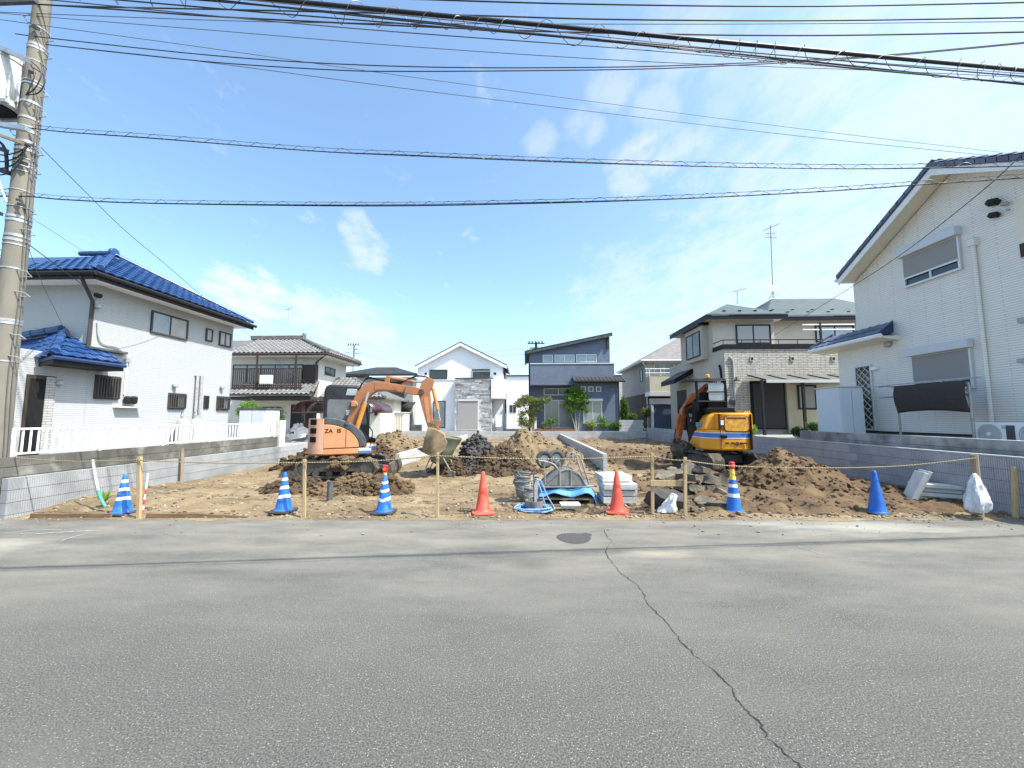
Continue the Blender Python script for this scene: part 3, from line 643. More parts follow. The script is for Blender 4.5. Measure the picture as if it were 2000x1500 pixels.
# ---------------------------------------------------------------- overhead wires
WG = 'overhead wires crossing above the plot'
def wire(label, pts, r, m='black_cable', name='overhead_wire', spiral=None, cat='wire', extra=None, group=WG):
    P = smooth_path([at(a, b, Y=c) for a, b, c in pts], 10)
    if not spiral and not extra:
        return tag(MB().tube(P, r, 6).obj(name, m, smooth=True), label, cat, group)
    t = thing(name, label, cat, P[0], 0, group, True)
    MB().tube(P, r, 7).obj('cable', m, t, smooth=True)
    if spiral:
        R0, pitch, off = spiral
        L = [0]
        for i in range(1, len(P)): L.append(L[-1] + (P[i] - P[i - 1]).length)
        Q = []; s = 0; i = 0; ph = 0
        while s < L[-1]:
            while i < len(L) - 2 and L[i + 1] < s: i += 1
            p = P[i].lerp(P[i + 1], (s - L[i]) / max(1e-6, L[i + 1] - L[i])); d = (P[i + 1] - P[i]).normalized(); n = d.cross(Vector((0, 0, 1))).normalized(); u = n.cross(d)
            ph += 6.283 * (pitch / 14) / pitch * (1 + .18 * math.sin(s * 1.7) + .12 * math.sin(s * 4.1)); Q.append(p + u * (off + R0 * math.cos(ph)) + n * R0 * .5 * math.sin(ph)); s += pitch / 14
        MB().tube(Q, .0038, 4).obj('hanger_coil', 'hanger_wire', t, smooth=True)
        MB().tube([p + Vector((0, 0, off * 2)) for p in P], .004, 5).obj('messenger_wire', 'grey_cable', t)
    for e in extra or []:
        MB().tube([p + Vector((0, e[0] + e[2] * math.sin(i * .11 + e[0] * 50), e[1] + e[2] * math.cos(i * .13 + e[1] * 60))) for i, p in enumerate(P)], e[3], 5).obj('strand', 'black_cable', t, smooth=True)
    return t
# thick trunk bundle: lies over the road, its shadow is the band across the asphalt
def bundle(x): return Vector((x, 3.115 + .1256 * x, 5.11))
t = thing('trunk_cable', 'thick black trunk cable bundle slanting down to the right above the road', 'cable', bundle(-4), 0, None, True)
P = [bundle(-6 + .5 * i) for i in range(42)]
MB().tube(P, .018, 10).obj('cable', 'black_cable', t, smooth=True)
for k, (dy, dz, r, m) in enumerate(((.03, -.07, .007, 'black_cable'), (-.03, -.09, .006, 'black_cable'), (.05, -.115, .004, 'grey_cable'), (.0, -.135, .005, 'black_cable'), (-.06, -.105, .0035, 'grey_cable'))):
    MB().tube([p + Vector((0, dy + .02 * math.sin(i * .37 + k), dz + .035 * math.sin(i * .23 + 1.7 * k) - .02 * math.cos(i * .5 + k))) for i, p in enumerate(P)], r, 6).obj('strand', m, t, smooth=True)
Q = []; s = 0
for i in range(900):
    x = -6 + 20 * i / 900; s += 6.283 * (20 / 900) / (.34 + .12 * math.sin(x * 2.3) + .06 * math.sin(x * 5.1)); rr0 = .06 + .016 * math.sin(x * 3.3)
    Q.append(bundle(x) + Vector((0, rr0 * math.sin(s), -.055 + rr0 * 1.15 * math.cos(s))))
MB().tube(Q, .003, 4).obj('hanger_coil', 'hanger_wire', t, smooth=True)
Yp = 6.1
wire('upper telephone cable with looped hanger wire from pole to right house', [(60, 250, Yp), (130, 258, Yp), (300, 270, Yp), (600, 294, Yp), (800, 304, Yp), (1200, 320, Yp), (1600, 329, Yp), (1850, 327, Yp), (2080, 322, Yp)], .0085, spiral=(.042, .42, .034), name='telephone_cable', cat='cable', extra=[(.004, .006, .008, .004)])
wire('lower telephone cable with looped hanger wire at the utility pole bands', [(-60, 386, Yp), (40, 383, Yp), (130, 390, Yp), (300, 397, Yp), (700, 402, Yp), (1000, 398, Yp), (1300, 389, Yp), (1600, 374, Yp), (1850, 357, Yp), (2080, 342, Yp)], .0105, spiral=(.038, .39, .03), name='telephone_cable', cat='cable', extra=[(-.004, .006, .008, .005)])
wire('highest black wire along the top edge of the picture', [(300, -22, Yp), (860, 0, Yp), (1200, 9, Yp), (1600, 12, Yp), (2080, 3, Yp)], .0115)
wire('second black wire below the top edge on the right', [(-40, -8, Yp), (100, 10, Yp), (500, 20, Yp), (912, 30, Yp), (1200, 38, Yp), (1600, 40, Yp), (2080, 33, Yp)], .0115)
wire('thin grey wire just under the second top wire', [(-40, 22, Yp), (400, 39, Yp), (680, 45, Yp), (1200, 47, Yp), (1600, 46, Yp), (2080, 41, Yp)], .006, 'grey_cable')
wire('fourth black wire passing behind the trunk cable', [(-40, 2, Yp), (100, 10, Yp), (250, 20, Yp), (400, 31, Yp), (628, 43, Yp), (920, 56, Yp), (1200, 65, Yp), (1600, 69, Yp), (2080, 61, Yp)], .012)
wire('upper of the paired service wires dipping across the left sky', [(30, 66, Yp), (110, 76, Yp), (400, 107, Yp), (640, 124, Yp), (900, 132, Yp), (1200, 131, Yp), (1400, 125, Yp), (1572, 117, Yp), (1760, 105, Yp), (2080, 75, Yp)], .0085)
wire('lower of the paired service wires dipping across the left sky', [(90, 87, Yp), (400, 120, Yp), (640, 136, Yp), (800, 139.5, Yp), (1200, 136, Yp), (1400, 129, Yp), (1572, 120, Yp), (1760, 107, Yp), (2080, 77, Yp)], .0085)
wire('thin upper service wire running down to the right house roof', [(-30, 34, 5.9), (100, 52, 6.1), (400, 93, 6.6), (800, 150, 7.4), (1200, 204, 8.4), (1600, 256, 9.6), (1960, 298, 11)], .0055, 'grey_cable')
wire('thin lower service wire running down to the right house roof', [(100, 88, 6.1), (400, 121, 6.6), (800, 174, 7.4), (1200, 223, 8.4), (1600, 270, 9.6), (1936, 304, 11)], .0065, 'grey_cable')
wire('thin wire between the paired wires and the trunk cable', [(-40, 22, Yp), (100, 34, Yp), (400, 58, Yp), (800, 91, Yp), (1200, 117, Yp), (1500, 130, Yp), (1720, 138, Yp), (2080, 155, Yp)], .0055, 'grey_cable')
wire('steep thin wire from the pole past the blue roof ridge', [(80, 288, 6.15), (160, 368, 7), (244, 450, 8.2), (330, 522, 9.8), (410, 592, 12.4)], .006)
wire('service drop from the pole to the white house corner bracket', [(20, 445, 6.2), (53, 475, 6.5), (120, 525, 7.6), (187, 576, 9.45)], .009)
wire('faint thin wire from the pole to the blue roof', [(60, 425, 6.2), (100, 450, 7), (140, 476, 8), (181, 503, 9.6)], .004, 'grey_cable')
wire('drop wire from the white house eave to the tiled house', [(474, 643, 14.3), (524, 690, 17), (580, 735, 20), (640, 770, 23.5)], .008, 'grey_cable')
wire('diagonal drop wire over the right house to the beige house', [(2110, 175, 4.9), (2060, 232, 5.4), (1985, 312, 6.4), (1900, 388, 7.8), (1760, 497, 10.4), (1640, 575, 13.2), (1512, 655, 19.7)], .009)
wire('thin stray wire hanging over the porch roof', [(53, 478, 6.6), (85, 560, 7.4), (105, 600, 8.1), (135, 662, 9.2)], .004, 'grey_cable')
# ---------------------------------------------------------------- house kit (site coordinates)
def P3(face, pos, u, w, n):
    return {'-y': (u, pos - n, w), '+x': (pos + n, u, w), '-x': (pos - n, u, w)}[face]
def fbox(mb, face, pos, u0, u1, w0, w1, n0, n1):
    a, b = P3(face, pos, u0, w0, n0), P3(face, pos, u1, w1, n1)
    return mb.box(min(a[0], b[0]), max(a[0], b[0]), min(a[1], b[1]), max(a[1], b[1]), min(a[2], b[2]), max(a[2], b[2]))
def prect(face, pos, x0, y0, x1, y1):
    k = {'-y': 'Y', '+x': 'X', '-x': 'X'}[face]; i = 0 if face == '-y' else 1
    c = [at(x, y, **{k: pos}) for x, y in ((x0, y0), (x1, y0), (x1, y1), (x0, y1))]
    u = sorted([(c[0][i] + c[3][i]) / 2, (c[1][i] + c[2][i]) / 2]); w = sorted([(c[0][2] + c[1][2]) / 2, (c[2][2] + c[3][2]) / 2])
    return u[0], u[1], w[0], w[1]
def window(par, face, pos, rect, n=2, fm='alu', gm='glass', fw=.045, bars=0, depth=.05, name='window', sill=False, mats=None, box=None, roll=0, rm='shutter', lattice=0):
    """frame standing proud of the wall, panes set back in it; optional bars, lattice, roller shutter (fraction closed) with its box"""
    u0, u1, w0, w1 = rect; mb = MB()
    fbox(mb, face, pos, u0, u1, w0, w0 + fw, 0, depth); fbox(mb, face, pos, u0, u1, w1 - fw, w1, 0, depth)
    fbox(mb, face, pos, u0, u0 + fw, w0 + fw, w1 - fw, 0, depth); fbox(mb, face, pos, u1 - fw, u1, w0 + fw, w1 - fw, 0, depth)
    for k in range(1, n):
        u = u0 + (u1 - u0) * k / n; fbox(mb, face, pos, u - fw * .45, u + fw * .45, w0 + fw, w1 - fw, 0, depth - .008)
    if sill: fbox(mb, face, pos, u0 - .03, u1 + .03, w0 - .04, w0 - .001, 0, depth + .04)
    o = mb.obj(name, fm, par, .004, seg=1)
    for k in range(n):
        a, b = u0 + (u1 - u0) * k / n, u0 + (u1 - u0) * (k + 1) / n
        g = (mats[k] if mats else gm)
        fbox(MB(), face, pos, a + .01, b - .01, w0 + .01, w1 - .01, .004, depth * (.35 if k % 2 else .5)).obj('pane', g, o)
    if bars:
        for k in range(bars):
            u = u0 + (u1 - u0) * (k + .5) / bars; fbox(MB(), face, pos, u - .012, u + .012, w0 + .02, w1 - .02, depth + .03, depth + .05).obj('bar', fm, o)
        m2 = MB()
        for w in (w0 + .05, w1 - .05): fbox(m2, face, pos, u0, u1, w - .02, w + .02, depth + .0, depth + .029)
        m2.obj('bar_rail', fm, o)
    if lattice:
        m2 = MB(); H_, W_ = w1 - w0 - 2 * fw, u1 - u0 - 2 * fw; k = int(lattice)
        for i in range(-k, k + 1):
            for s in (1, -1):
                pts = []
                for t in (0, 1):
                    pts.append((u0 + fw + W_ * t, w0 + fw + H_ * (i + (t if s > 0 else 1 - t) * 2.2 * W_ / H_ * k / 2.2) / k))
                (ua, wa), (ub, wb) = pts
                def cl(p, q):  # keep inside the frame
                    lo, hi = w0 + fw, w1 - fw
                    if p[1] < lo: f_ = (lo - p[1]) / (q[1] - p[1]) if q[1] != p[1] else 2; return (p[0] + (q[0] - p[0]) * f_, lo) if 0 <= f_ <= 1 else None
                    if p[1] > hi: f_ = (hi - p[1]) / (q[1] - p[1]) if q[1] != p[1] else 2; return (p[0] + (q[0] - p[0]) * f_, hi) if 0 <= f_ <= 1 else None
                    return p
                A, B = cl((ua, wa), (ub, wb)), cl((ub, wb), (ua, wa))
                if A and B: m2.tube([P3(face, pos, A[0], A[1], depth + .01 + .008 * s), P3(face, pos, B[0], B[1], depth + .01 + .008 * s)], .011, 4)
        m2.obj('lattice_grille', fm, o)
    if roll:
        wr = w1 - (w1 - w0) * roll
        s_ = fbox(MB(), face, pos, u0 + fw * .8, u1 - fw * .8, wr, w1 - fw * .5, depth - .006, depth + .012).obj('roller_shutter', rm, o)
        fbox(MB(), face, pos, u0 + fw * .6, u1 - fw * .6, wr - .05, wr - .001, depth - .006, depth + .02).obj('shutter_bar', 'alu', o)
    if box:
        fbox(MB(), face, pos, u0 - .04, u1 + .04, w1 + .002, w1 + box, 0, .2).obj('shutter_box', 'shutter_box', o, .015)
    return o
def tile_mesh(name, m, w=.3, l=.34, h=.04, flat=False):
    mb = MB(); n = 7
    for j, (v, dz) in enumerate(((-.02, .03), (l, .0))):
        for i in range(n):
            t = i / (n - 1); x = (t - .5) * w * 1.04
            z = (.6 * h * math.sin(t * 6.283) + .012 if not flat else h * .3 * (1 if .1 < t < .9 else .2))
            mb.v.append(Vector((x, v, z + dz)))
    mb.f += [(i, i + 1, n + i + 1, n + i) for i in range(n - 1)]
    for i in range(n): mb.v.append(mb.v[i] + Vector((0, 0, -.03)))
    mb.f += [(2 * n + i, 2 * n + i + 1, i + 1, i) for i in range(n - 1)]
    me = mb.mesh(name); me.materials.append(MATS[m]); me.shade_smooth(); me.set_sharp_from_angle(angle=R(45)); return me
def inpoly(u, v, poly):
    c = False; n = len(poly)
    for i in range(n):
        (x0, y0), (x1, y1) = poly[i], poly[(i + 1) % n]
        if (y0 > v) != (y1 > v) and u < (x1 - x0) * (v - y0) / (y1 - y0) + x0: c = not c
    return c
def tile_field(par, me, poly3, pw=.29, ph=.3, joined=None, lift=.03):
    """lay tiles over a sloping polygon; first edge is the eave"""
    O = Vector(poly3[0]); U = (Vector(poly3[1]) - O).normalized(); N = Vector((0, 0, 0))
    for k in range(1, len(poly3) - 1): N += (Vector(poly3[k]) - O).cross(Vector(poly3[k + 1]) - O)
    N.normalize()
    if N.z < 0: N = -N
    V = N.cross(U).normalized()
    c = sum((Vector(p) for p in poly3), Vector()) / len(poly3)
    if (c - O).dot(V) < 0: V = -V
    poly = [((Vector(p) - O).dot(U), (Vector(p) - O).dot(V)) for p in poly3]
    umin, umax = min(p[0] for p in poly), max(p[0] for p in poly); vmax = max(p[1] for p in poly)
    Us = V.cross(N)
    k = 0; mb = MB() if joined else None
    v = 0
    while v < vmax:
        u = umin + pw / 2
        while u < umax:
            if inpoly(u, v + ph * .45, poly):
                p = O + U * u + V * v + N * lift
                M = Matrix((( Us.x, V.x, N.x, p.x), (Us.y, V.y, N.y, p.y), (Us.z, V.z, N.z, p.z), (0, 0, 0, 1)))
                if joined: mb.add([M @ q.co for q in me.vertices], [tuple(f.vertices) for f in me.polygons])
                else: piece('roof_tile', me, par, M)
                k += 1
            u += pw
        v += ph
    if joined:
        o = mb.obj('roof_tiles', joined, par, smooth=True, ang=45); tag(o, kind='stuff')
    return k
def ridge(par, pts, r, m, name='ridge_tile', seg=.32):
    pts = [Vector(p) for p in pts]; d = pts[1] - pts[0]; L = d.length; d.normalize(); n = max(1, int(L / seg))
    for i in range(n):
        a = pts[0] + d * (L * i / n); b = pts[0] + d * (L * (i + 1) / n + .03)
        MB().tube([a, b], [r * 1.08, r * .94], 10).obj(name, m, par, smooth=True)
def gutter(par, a, b, m='dark_trim', r=.055, name='gutter'):
    return MB().tube([a, b], r, 8).obj(name, m, par, smooth=True)
def pipe(par, pts, m, r=.035, name='downpipe'):
    return MB().tube(pts, r, 8).obj(name, m, par, smooth=True)
def box_part(par, name, m, x0, x1, y0, y1, z0, z1, bevel=0): return MB().box(x0, x1, y0, y1, z0, z1).obj(name, m, par, bevel)
# ---------------------------------------------------------------- left house: white siding, blue glazed tiles
LX = -10.9; LYF, LYB = 9.25, 13.9; GZ = .5
lh = thing('house', 'white sided two storey house with blue tiled roof on the left', 'house', (LX - 2.5, 11.5, GZ), 0, None, True)
box_part(lh, 'wall', 'siding_white', LX - 6.5, LX, LYF, LYB, GZ + .25, 5.3)
box_part(lh, 'foundation', 'concrete', LX - 6.4, LX - .02, LYF + .02, LYB - .02, GZ - .2, GZ + .249)
EX, EZ = -10.35, 5.19; EY0, EY1 = 8.73, 14.2; AX, AY, AZ = -13.07, 11.46, 6.76
lx = LX - 7
A, B, C, D, E_, Fp = (EX, EY0, EZ), (EX, EY1, EZ), (AX, AY, AZ), (lx, AY, AZ), (lx, EY0, EZ), (lx, EY1, EZ)
rf = MB().slab([A, B, C], .07).slab([E_, A, C, D], .07).slab([B, Fp, D, C], .07).obj('roof', 'blue_dark', lh)
mb = MB().box(lx, EX - .02, EY0 + .02, EY1 - .02, EZ - .15, EZ - .075).obj('soffit', 'plain_white', lh)
bt = tile_mesh('roof_tile', 'blue_tile', .26, .3, .022)
n1 = tile_field(rf, bt, [A, B, C], .25, .265); vis = at(-25, 520, Y=EY0).x
n2 = tile_field(rf, bt, [(vis, EY0, EZ), A, C, (vis, AY, AZ)], .25, .265)
ridge(rf, [(A[0] + .05, A[1] + .05, A[2] + .1), (C[0], C[1], C[2] + .08)], .07, 'blue_tile'); ridge(rf, [(B[0], B[1], B[2] + .1), (C[0], C[1], C[2] + .08)], .065, 'blue_tile')
ridge(rf, [(C[0], C[1], C[2] + .1), (vis - 1, AY, AZ + .1)], .08, 'blue_tile')
MB().disc((AX + .02, AY, AZ + .12), (1, 0, 0), .14, .1).obj('ridge_end', 'blue_tile', rf, .01, True)
MB().disc((EX - .1, EY0 + .1, EZ + .12), (1, -1, .3), .1, .1).obj('ridge_end', 'blue_tile', rf, .01, True)
gutter(lh, (EX + .05, EY0 - .03, EZ - .06), (EX + .05, EY1 + .05, EZ - .06)); gutter(lh, (lx, EY0 - .05, EZ - .06), (EX + .08, EY0 - .05, EZ - .06))
MB().box(EX - .03, EX + .0, EY0 + .01, EY1, EZ - .2, EZ - .04).box(lx, EX - .03, EY0 - .01, EY0 + .02, EZ - .2, EZ - .04).obj('fascia', 'dark_trim', lh)
pipe(lh, [(EX - .35, EY0 - .02, EZ - .12), (EX - .38, EY0 + .1, EZ - .28), (LX - .02, LYF - .05, EZ - .6), (LX - .02, LYF - .05, 3.3)], 'bronze', .04)
# windows on the sunlit side
window(lh, '+x', LX, prect('+x', LX, 293, 616, 366, 658), 2, 'bronze', mats=['glass_pale', 'frosted'])
window(lh, '+x', LX, prect('+x', LX, 401, 642, 414, 667), 1, 'bronze', gm='frosted'); window(lh, '+x', LX, prect('+x', LX, 427, 649, 450, 677), 2, 'bronze', gm='frosted')
window(lh, '+x', LX, prect('+x', LX, 183, 734, 231, 780), 2, 'bronze', gm='glass', bars=9)
window(lh, '+x', LX, prect('+x', LX, 327, 768, 360, 799), 2, 'bronze', mats=['brown_trim', 'glass_pale'], bars=8)
window(lh, '+x', LX, prect('+x', LX, 422, 774, 446, 801), 2, 'bronze', mats=['brown_trim', 'glass_pale'], bars=6)
v = prect('+x', LX, 397, 773, 407, 798); lo_ = fbox(MB(), '+x', LX, *v, 0, .03).obj('louvre_vent', 'bronze', lh)
for k in range(7):
    w = v[2] + (v[3] - v[2]) * (k + .5) / 7; fbox(MB(), '+x', LX, v[0] + .02, v[1] - .02, w - .012, w + .012, .03, .05).obj('slat', 'dark_trim', lo_)
for y_, dz in ((378, 0), (386, -.02)):
    p = at(y_ + 8, 735, X=LX + .08); pipe(lh, [(LX + .02, p.y, p.z + .02), (LX + .09, p.y, p.z + .02), (LX + .09, p.y, .95)], 'galv_dull', .045, 'flue_pipe')
for px, py in ((342, 753), (434, 757)):
    p = at(px, py, X=LX + .06); MB().lathe([(.05, 0), (.07, .02), (.07, .09), (.03, .11)], 12, (LX + .07, p.y, p.z - .05)).obj('wall_lamp', 'galv_dull', lh, smooth=True)
for px in (246, 258):       # two electricity meters
    p = at(px + 2, 781, X=LX + .08); MB().lathe([(.05, -.12), (.08, -.08), (.085, .06), (.05, .1)], 12, (LX + .1, p.y, p.z)).obj('electric_meter', 'dark_trim', lh, smooth=True)
p = at(252, 795, X=LX + .08); box_part(lh, 'meter_shelf', 'plain_white', LX, LX + .18, p.y - .35, p.y + .3, p.z - .02, p.z + .005)
c0, c1, c2, c3 = at(190, 630, X=LX + .03), at(196, 668, X=LX + .03), at(230, 680, X=LX + .03), at(249, 697, X=LX + .03)
pipe(lh, smooth_path([c0, c1, c2, c3]), 'galv_dull', .014, 'conduit')
p4 = at(243, 770, X=LX + .03); pipe(lh, [c3, (c3.x, c3.y, p4.z)], 'white_paint', .02, 'conduit')
p = at(250, 702, X=LX + .05); box_part(lh, 'junction_box', 'galv_dull', LX, LX + .08, p.y - .06, p.y + .06, p.z - .08, p.z + .04, .01)
p = at(190, 577, X=LX + .06); MB().disc((LX + .08, p.y, p.z), (0, 1, 0), .06, .12).obj('wire_bracket', 'dark_trim', lh, .005, True)
p = at(191, 598, X=LX + .06); MB().lathe([(.04, -.05), (.07, -.04), (.05, .05), (.02, .07)], 10, (LX + .08, p.y, p.z)).obj('wire_bracket', 'galv_dull', lh, smooth=True)
p = at(212, 684, X=LX + .1); box_part(lh, 'vent_hood', 'hood_grey', LX, LX + .16, p.y - .5, p.y + .45, p.z - .04, p.z + .02, .01)
# porch wing in front
PY = at(20, 800, X=LX).y
box_part(lh, 'porch_wall', 'siding_white', LX - 3.4, LX - .003, PY, LYF - .003, GZ + .1, 3.15)
d = prect('+x', LX, 46, 733, 104, 834)
dr = fbox(MB(), '+x', LX - .003, d[0], d[1], GZ + .1, d[3], 0, .035).obj('doorway', 'brown_trim', lh, .004)
fbox(MB(), '+x', LX - .003, d[0] + .05, d[1] - .2, GZ + .16, d[3] - .08, .036, .04).obj('recess_shade', 'recess_shade_black', dr)  # flat black sheet, shade of the recessed entrance put into its colour
fbox(MB(), '+x', LX - .003, d[1] - .195, d[1] - .01, GZ + .12, d[3] - .02, .036, .05).obj('tiled_jamb', 'tile_grey_wall', dr)
p = at(116, 748, X=LX + .06); MB().lathe([(.03, -.05), (.06, -.03), (.06, .04), (.02, .07)], 10, (LX + .07, p.y, p.z)).obj('wall_lamp', 'galv_dull', lh, smooth=True)
pa, pe = at(104, 694, X=EX), at(243, 711, X=EX); pz = pa.z; pe = Vector((EX, pe.y, pz))
pc_ = at(126, 651, Y=LYF - .02); pd_ = at(16, 670, Y=LYF - .02); pb_ = at(14, 716, Y=8.62)
pr = MB().slab([pa, pe, pc_], .08).slab([pb_, pa, pc_, pd_], .08).obj('porch_roof', 'blue_dark', lh)
tile_field(pr, bt, [pa, pe, pc_], .25, .265); tile_field(pr, bt, [pb_, pa, pc_, pd_], .25, .265)
ridge(pr, [pa + Vector((-.05, .05, .1)), pc_ + Vector((0, -.02, .06))], .08, 'blue_tile'); ridge(pr, [pc_ + Vector((0, -.06, .1)), pd_ + Vector((0, -.06, .1))], .09, 'blue_tile')
MB().disc(pa + Vector((-.12, .12, .12)), (1, -1, .3), .095, .1).obj('ridge_end', 'blue_tile', pr, .01, True)
MB().slab([pa + Vector((-.01, .02, -.081)), pe + Vector((-.01, 0, -.081)), Vector((LX - .8, pe.y, pz - .081)), Vector((LX - 2.2, LYF - .03, pz - .16)), pb_ + Vector((0, 0, -.081))], .09).obj('porch_soffit', 'dark_trim', lh)
MB().tube([pa + Vector((.04, -.04, -.04)), pe + Vector((.04, 0, -.04))], .045, 8).obj('gutter', 'blue_dark', lh, smooth=True)
pipe(lh, [(LX - .2, PY - .02, 2.8), (LX - .05, PY - .05, 2.6), (LX - .05, PY - .05, .6)], 'bronze', .035)
# gas bottles by the white house
g0 = None
for px in (357, 381):
    p = at(px, 850, X=LX + .38); g = thing('gas_cylinder', 'grey upright gas cylinder by white house wall, ' + ('left' if px < 370 else 'right') + ' of the pair', 'gas cylinder', (p.x, p.y, GZ), 0, 'gas cylinders against the white house')
    MB().lathe([(.14, 0), (.18, .03), (.183, .95), (.16, 1.05), (.08, 1.13), (.05, 1.14)], 20).obj('bottle', 'cylinder_grey', g, smooth=True)
    MB().lathe([(.085, 1.1), (.09, 1.22)], 16, cap=False).obj('collar', 'cylinder_grey', g, smooth=True)
    MB().tube(smooth_path([(0, 0, 1.15), (.0, .0, 1.27), (-.1, .06, 1.34), (-.2, .1, 1.25)]), .014, 6).obj('valve_hose', 'galv_dull', g, smooth=True)
    MB().lathe([(.186, .45), (.186, .47)], 16, cap=False).obj('chain', 'galv', g)
# railing on the old wall
FX = -8.7; fy0, fy1 = 6.3, 13.25; fz0, fz1 = 1.02, 1.475
fe = thing('railing', 'white metal railing of upright bars on the left wall', 'railing', (FX, 9.8, 1.0), 0, None, True)
for z, h, nm in ((fz1, .035, 'top_rail'), (fz0 + .03, .03, 'bottom_rail')): box_part(fe, nm, 'white_paint', FX - .025, FX + .025, fy0, fy1, z - h, z, .004)
bm_ = MB().box(-.011, .011, -.011, .011, fz0 + .03, fz1 - .035).mesh('baluster'); bm_.materials.append(MATS['white_paint'])
for k in range(63):
    y = fy0 + .06 + k * .11
    if y < fy1 - .03: piece('baluster', bm_, fe, Matrix.Translation((FX, y, 0)))
for k in range(6):
    y = fy0 + k * (fy1 - fy0 - .05) / 5; box_part(fe, 'post', 'white_paint', FX - .024, FX + .024, y, y + .05, .98, fz1 - .036, .004)
# cabinet and gate pillar beyond the railing
p = at(460, 830, X=-9.9); cbt = thing('garden_cabinet', 'white garden cabinet with grey doors at the end of the railing', 'cabinet', (-9.5, 13.9, GZ), 0, None, True)
box_part(cbt, 'carcass', 'plain_white', -9.95, -9.0, 13.2, 13.95, GZ, 1.93, .01); box_part(cbt, 'lid', 'hood_grey', -10.0, -8.96, 13.15, 14.0, 1.932, 1.99, .01)
for k in (0, 1): box_part(cbt, 'door', 'locker', -9.92 + k * .45, -9.5 + k * .45, 13.16, 13.198, GZ + .1, 1.88, .005)
gp = thing('gate_pillar', 'beige block pillar where the white railing ends', 'pillar', (-8.7, 13.55, .4), 0, None, True)
for k in range(6): box_part(gp, 'block', 'stucco_cream', -8.86, -8.56, 13.35, 13.65, .42 + .19 * k, .605 + .19 * k, .006)
# ---------------------------------------------------------------- right house: pale siding in shade, slate gable
RX = 11.6; rh = thing('house', 'pale sided gabled house in shade at the right edge', 'house', (RX + 3, 10.5, .88), 0, None, True)
VX = 11.05; e1 = at(1635, 541, X=VX); rd = at(1815, 322, X=VX); ry = 13.69
sl = (rd.z - e1.z) / (e1.y - rd.y); yn = 7.4; zn = rd.z - (rd.y - yn) * sl
wz = lambda y: rd.z - abs(y - rd.y) * sl - .25
MB().ext([(yn + .5, 1.22), (ry, 1.22), (ry, wz(ry)), (rd.y, wz(rd.y)), (yn + .5, wz(yn + .5))], RX, RX + 7, 'x').obj('wall', 'siding_cream', rh)
box_part(rh, 'foundation', 'concrete', RX + .03, RX + 6.9, yn + .55, 14.2, .6, 1.16); box_part(rh, 'base_flashing', 'dark_trim', RX - .02, RX + 6.9, yn + .5, 14.25, 1.161, 1.219)
rfr = MB().slab([(VX, e1.y + .0, e1.z), (VX, rd.y, rd.z), (VX + 8, rd.y, rd.z), (VX + 8, e1.y, e1.z)], .1).slab([(VX, rd.y, rd.z), (VX, yn, zn), (VX + 8, yn, zn), (VX + 8, rd.y, rd.z)], .1).obj('roof', 'slate_blue', rh)
vm = tile_mesh('roof_tile', 'slate_blue', .3, .34, .06)
tile_field(rfr, vm, [(VX, e1.y, e1.z), (VX + .9, e1.y, e1.z), (VX + .9, rd.y, rd.z), (VX, rd.y, rd.z)], lift=.04); tile_field(rfr, vm, [(VX, yn, zn), (VX + .9, yn, zn), (VX + .9, rd.y, rd.z), (VX, rd.y, rd.z)], lift=.04)
nv = Vector((0, sl, 1)).normalized()
for k in range(14):     # verge tiles stepping up the gable edge
    t = k / 14; a = Vector((VX - .02, e1.y - (e1.y - rd.y) * t, e1.z + (rd.z - e1.z) * t)); b = Vector((VX - .02, e1.y - (e1.y - rd.y) * (t + 1 / 14 + .006), e1.z + (rd.z - e1.z) * (t + 1 / 14 + .006)))
    MB().add([a + Vector((-.02, 0, .06)), b + Vector((-.02, 0, .045)), b + Vector((.16, 0, .045)), a + Vector((.16, 0, .06)), a + Vector((-.02, 0, -.07)), b + Vector((-.02, 0, -.075)), b + Vector((.16, 0, -.075)), a + Vector((.16, 0, -.07))], [(0, 1, 2, 3), (4, 7, 6, 5), (0, 4, 5, 1), (1, 5, 6, 2), (2, 6, 7, 3), (3, 7, 4, 0)]).obj('verge_tile', 'slate_blue', rfr)
    a = Vector((VX - .02, yn + (rd.y - yn) * t, zn + (rd.z - zn) * t)); b = Vector((VX - .02, yn + (rd.y - yn) * (t + 1 / 14 + .006), zn + (rd.z - zn) * (t + 1 / 14 + .006)))
    MB().add([a + Vector((-.02, 0, .06)), b + Vector((-.02, 0, .045)), b + Vector((.16, 0, .045)), a + Vector((.16, 0, .06)), a + Vector((-.02, 0, -.07)), b + Vector((-.02, 0, -.075)), b + Vector((.16, 0, -.075)), a + Vector((.16, 0, -.07))], [(0, 1, 2, 3), (4, 7, 6, 5), (0, 4, 5, 1), (1, 5, 6, 2), (2, 6, 7, 3), (3, 7, 4, 0)]).obj('verge_tile', 'slate_blue', rfr)
def band(off0, off1, x0, x1, nm, m):      # strips that follow the gable
    mb = MB()
    for ya, za, yb, zb in ((e1.y, e1.z, rd.y, rd.z), (rd.y, rd.z, yn, zn)):
        mb.slab([(x0, ya, za - off0), (x1, ya, za - off0), (x1, yb, zb - off0), (x0, yb, zb - off0)], off1 - off0)
    return mb.obj(nm, m, rh)
band(.103, .30, VX + .01, VX + .05, 'bargeboard', 'plain_white'); band(.18, .22, VX + .052, RX + .02, 'soffit', 'cream_trim')
MB().tube([(VX - .02, e1.y + .06, e1.z - .12), (VX + 6, e1.y + .06, e1.z - .12)], .06, 8).obj('gutter', 'plain_white', rh, smooth=True)
box_part(rh, 'eave_fascia', 'plain_white', VX + .06, VX + 6, e1.y - .06, e1.y - .02, e1.z - .25, e1.z - .11)
w1 = prect('-x', RX, 1766, 478, 1882, 556); w1 = (w1[0], w1[1], at(1772, 563, X=RX).z, at(1766, 505, X=RX).z)
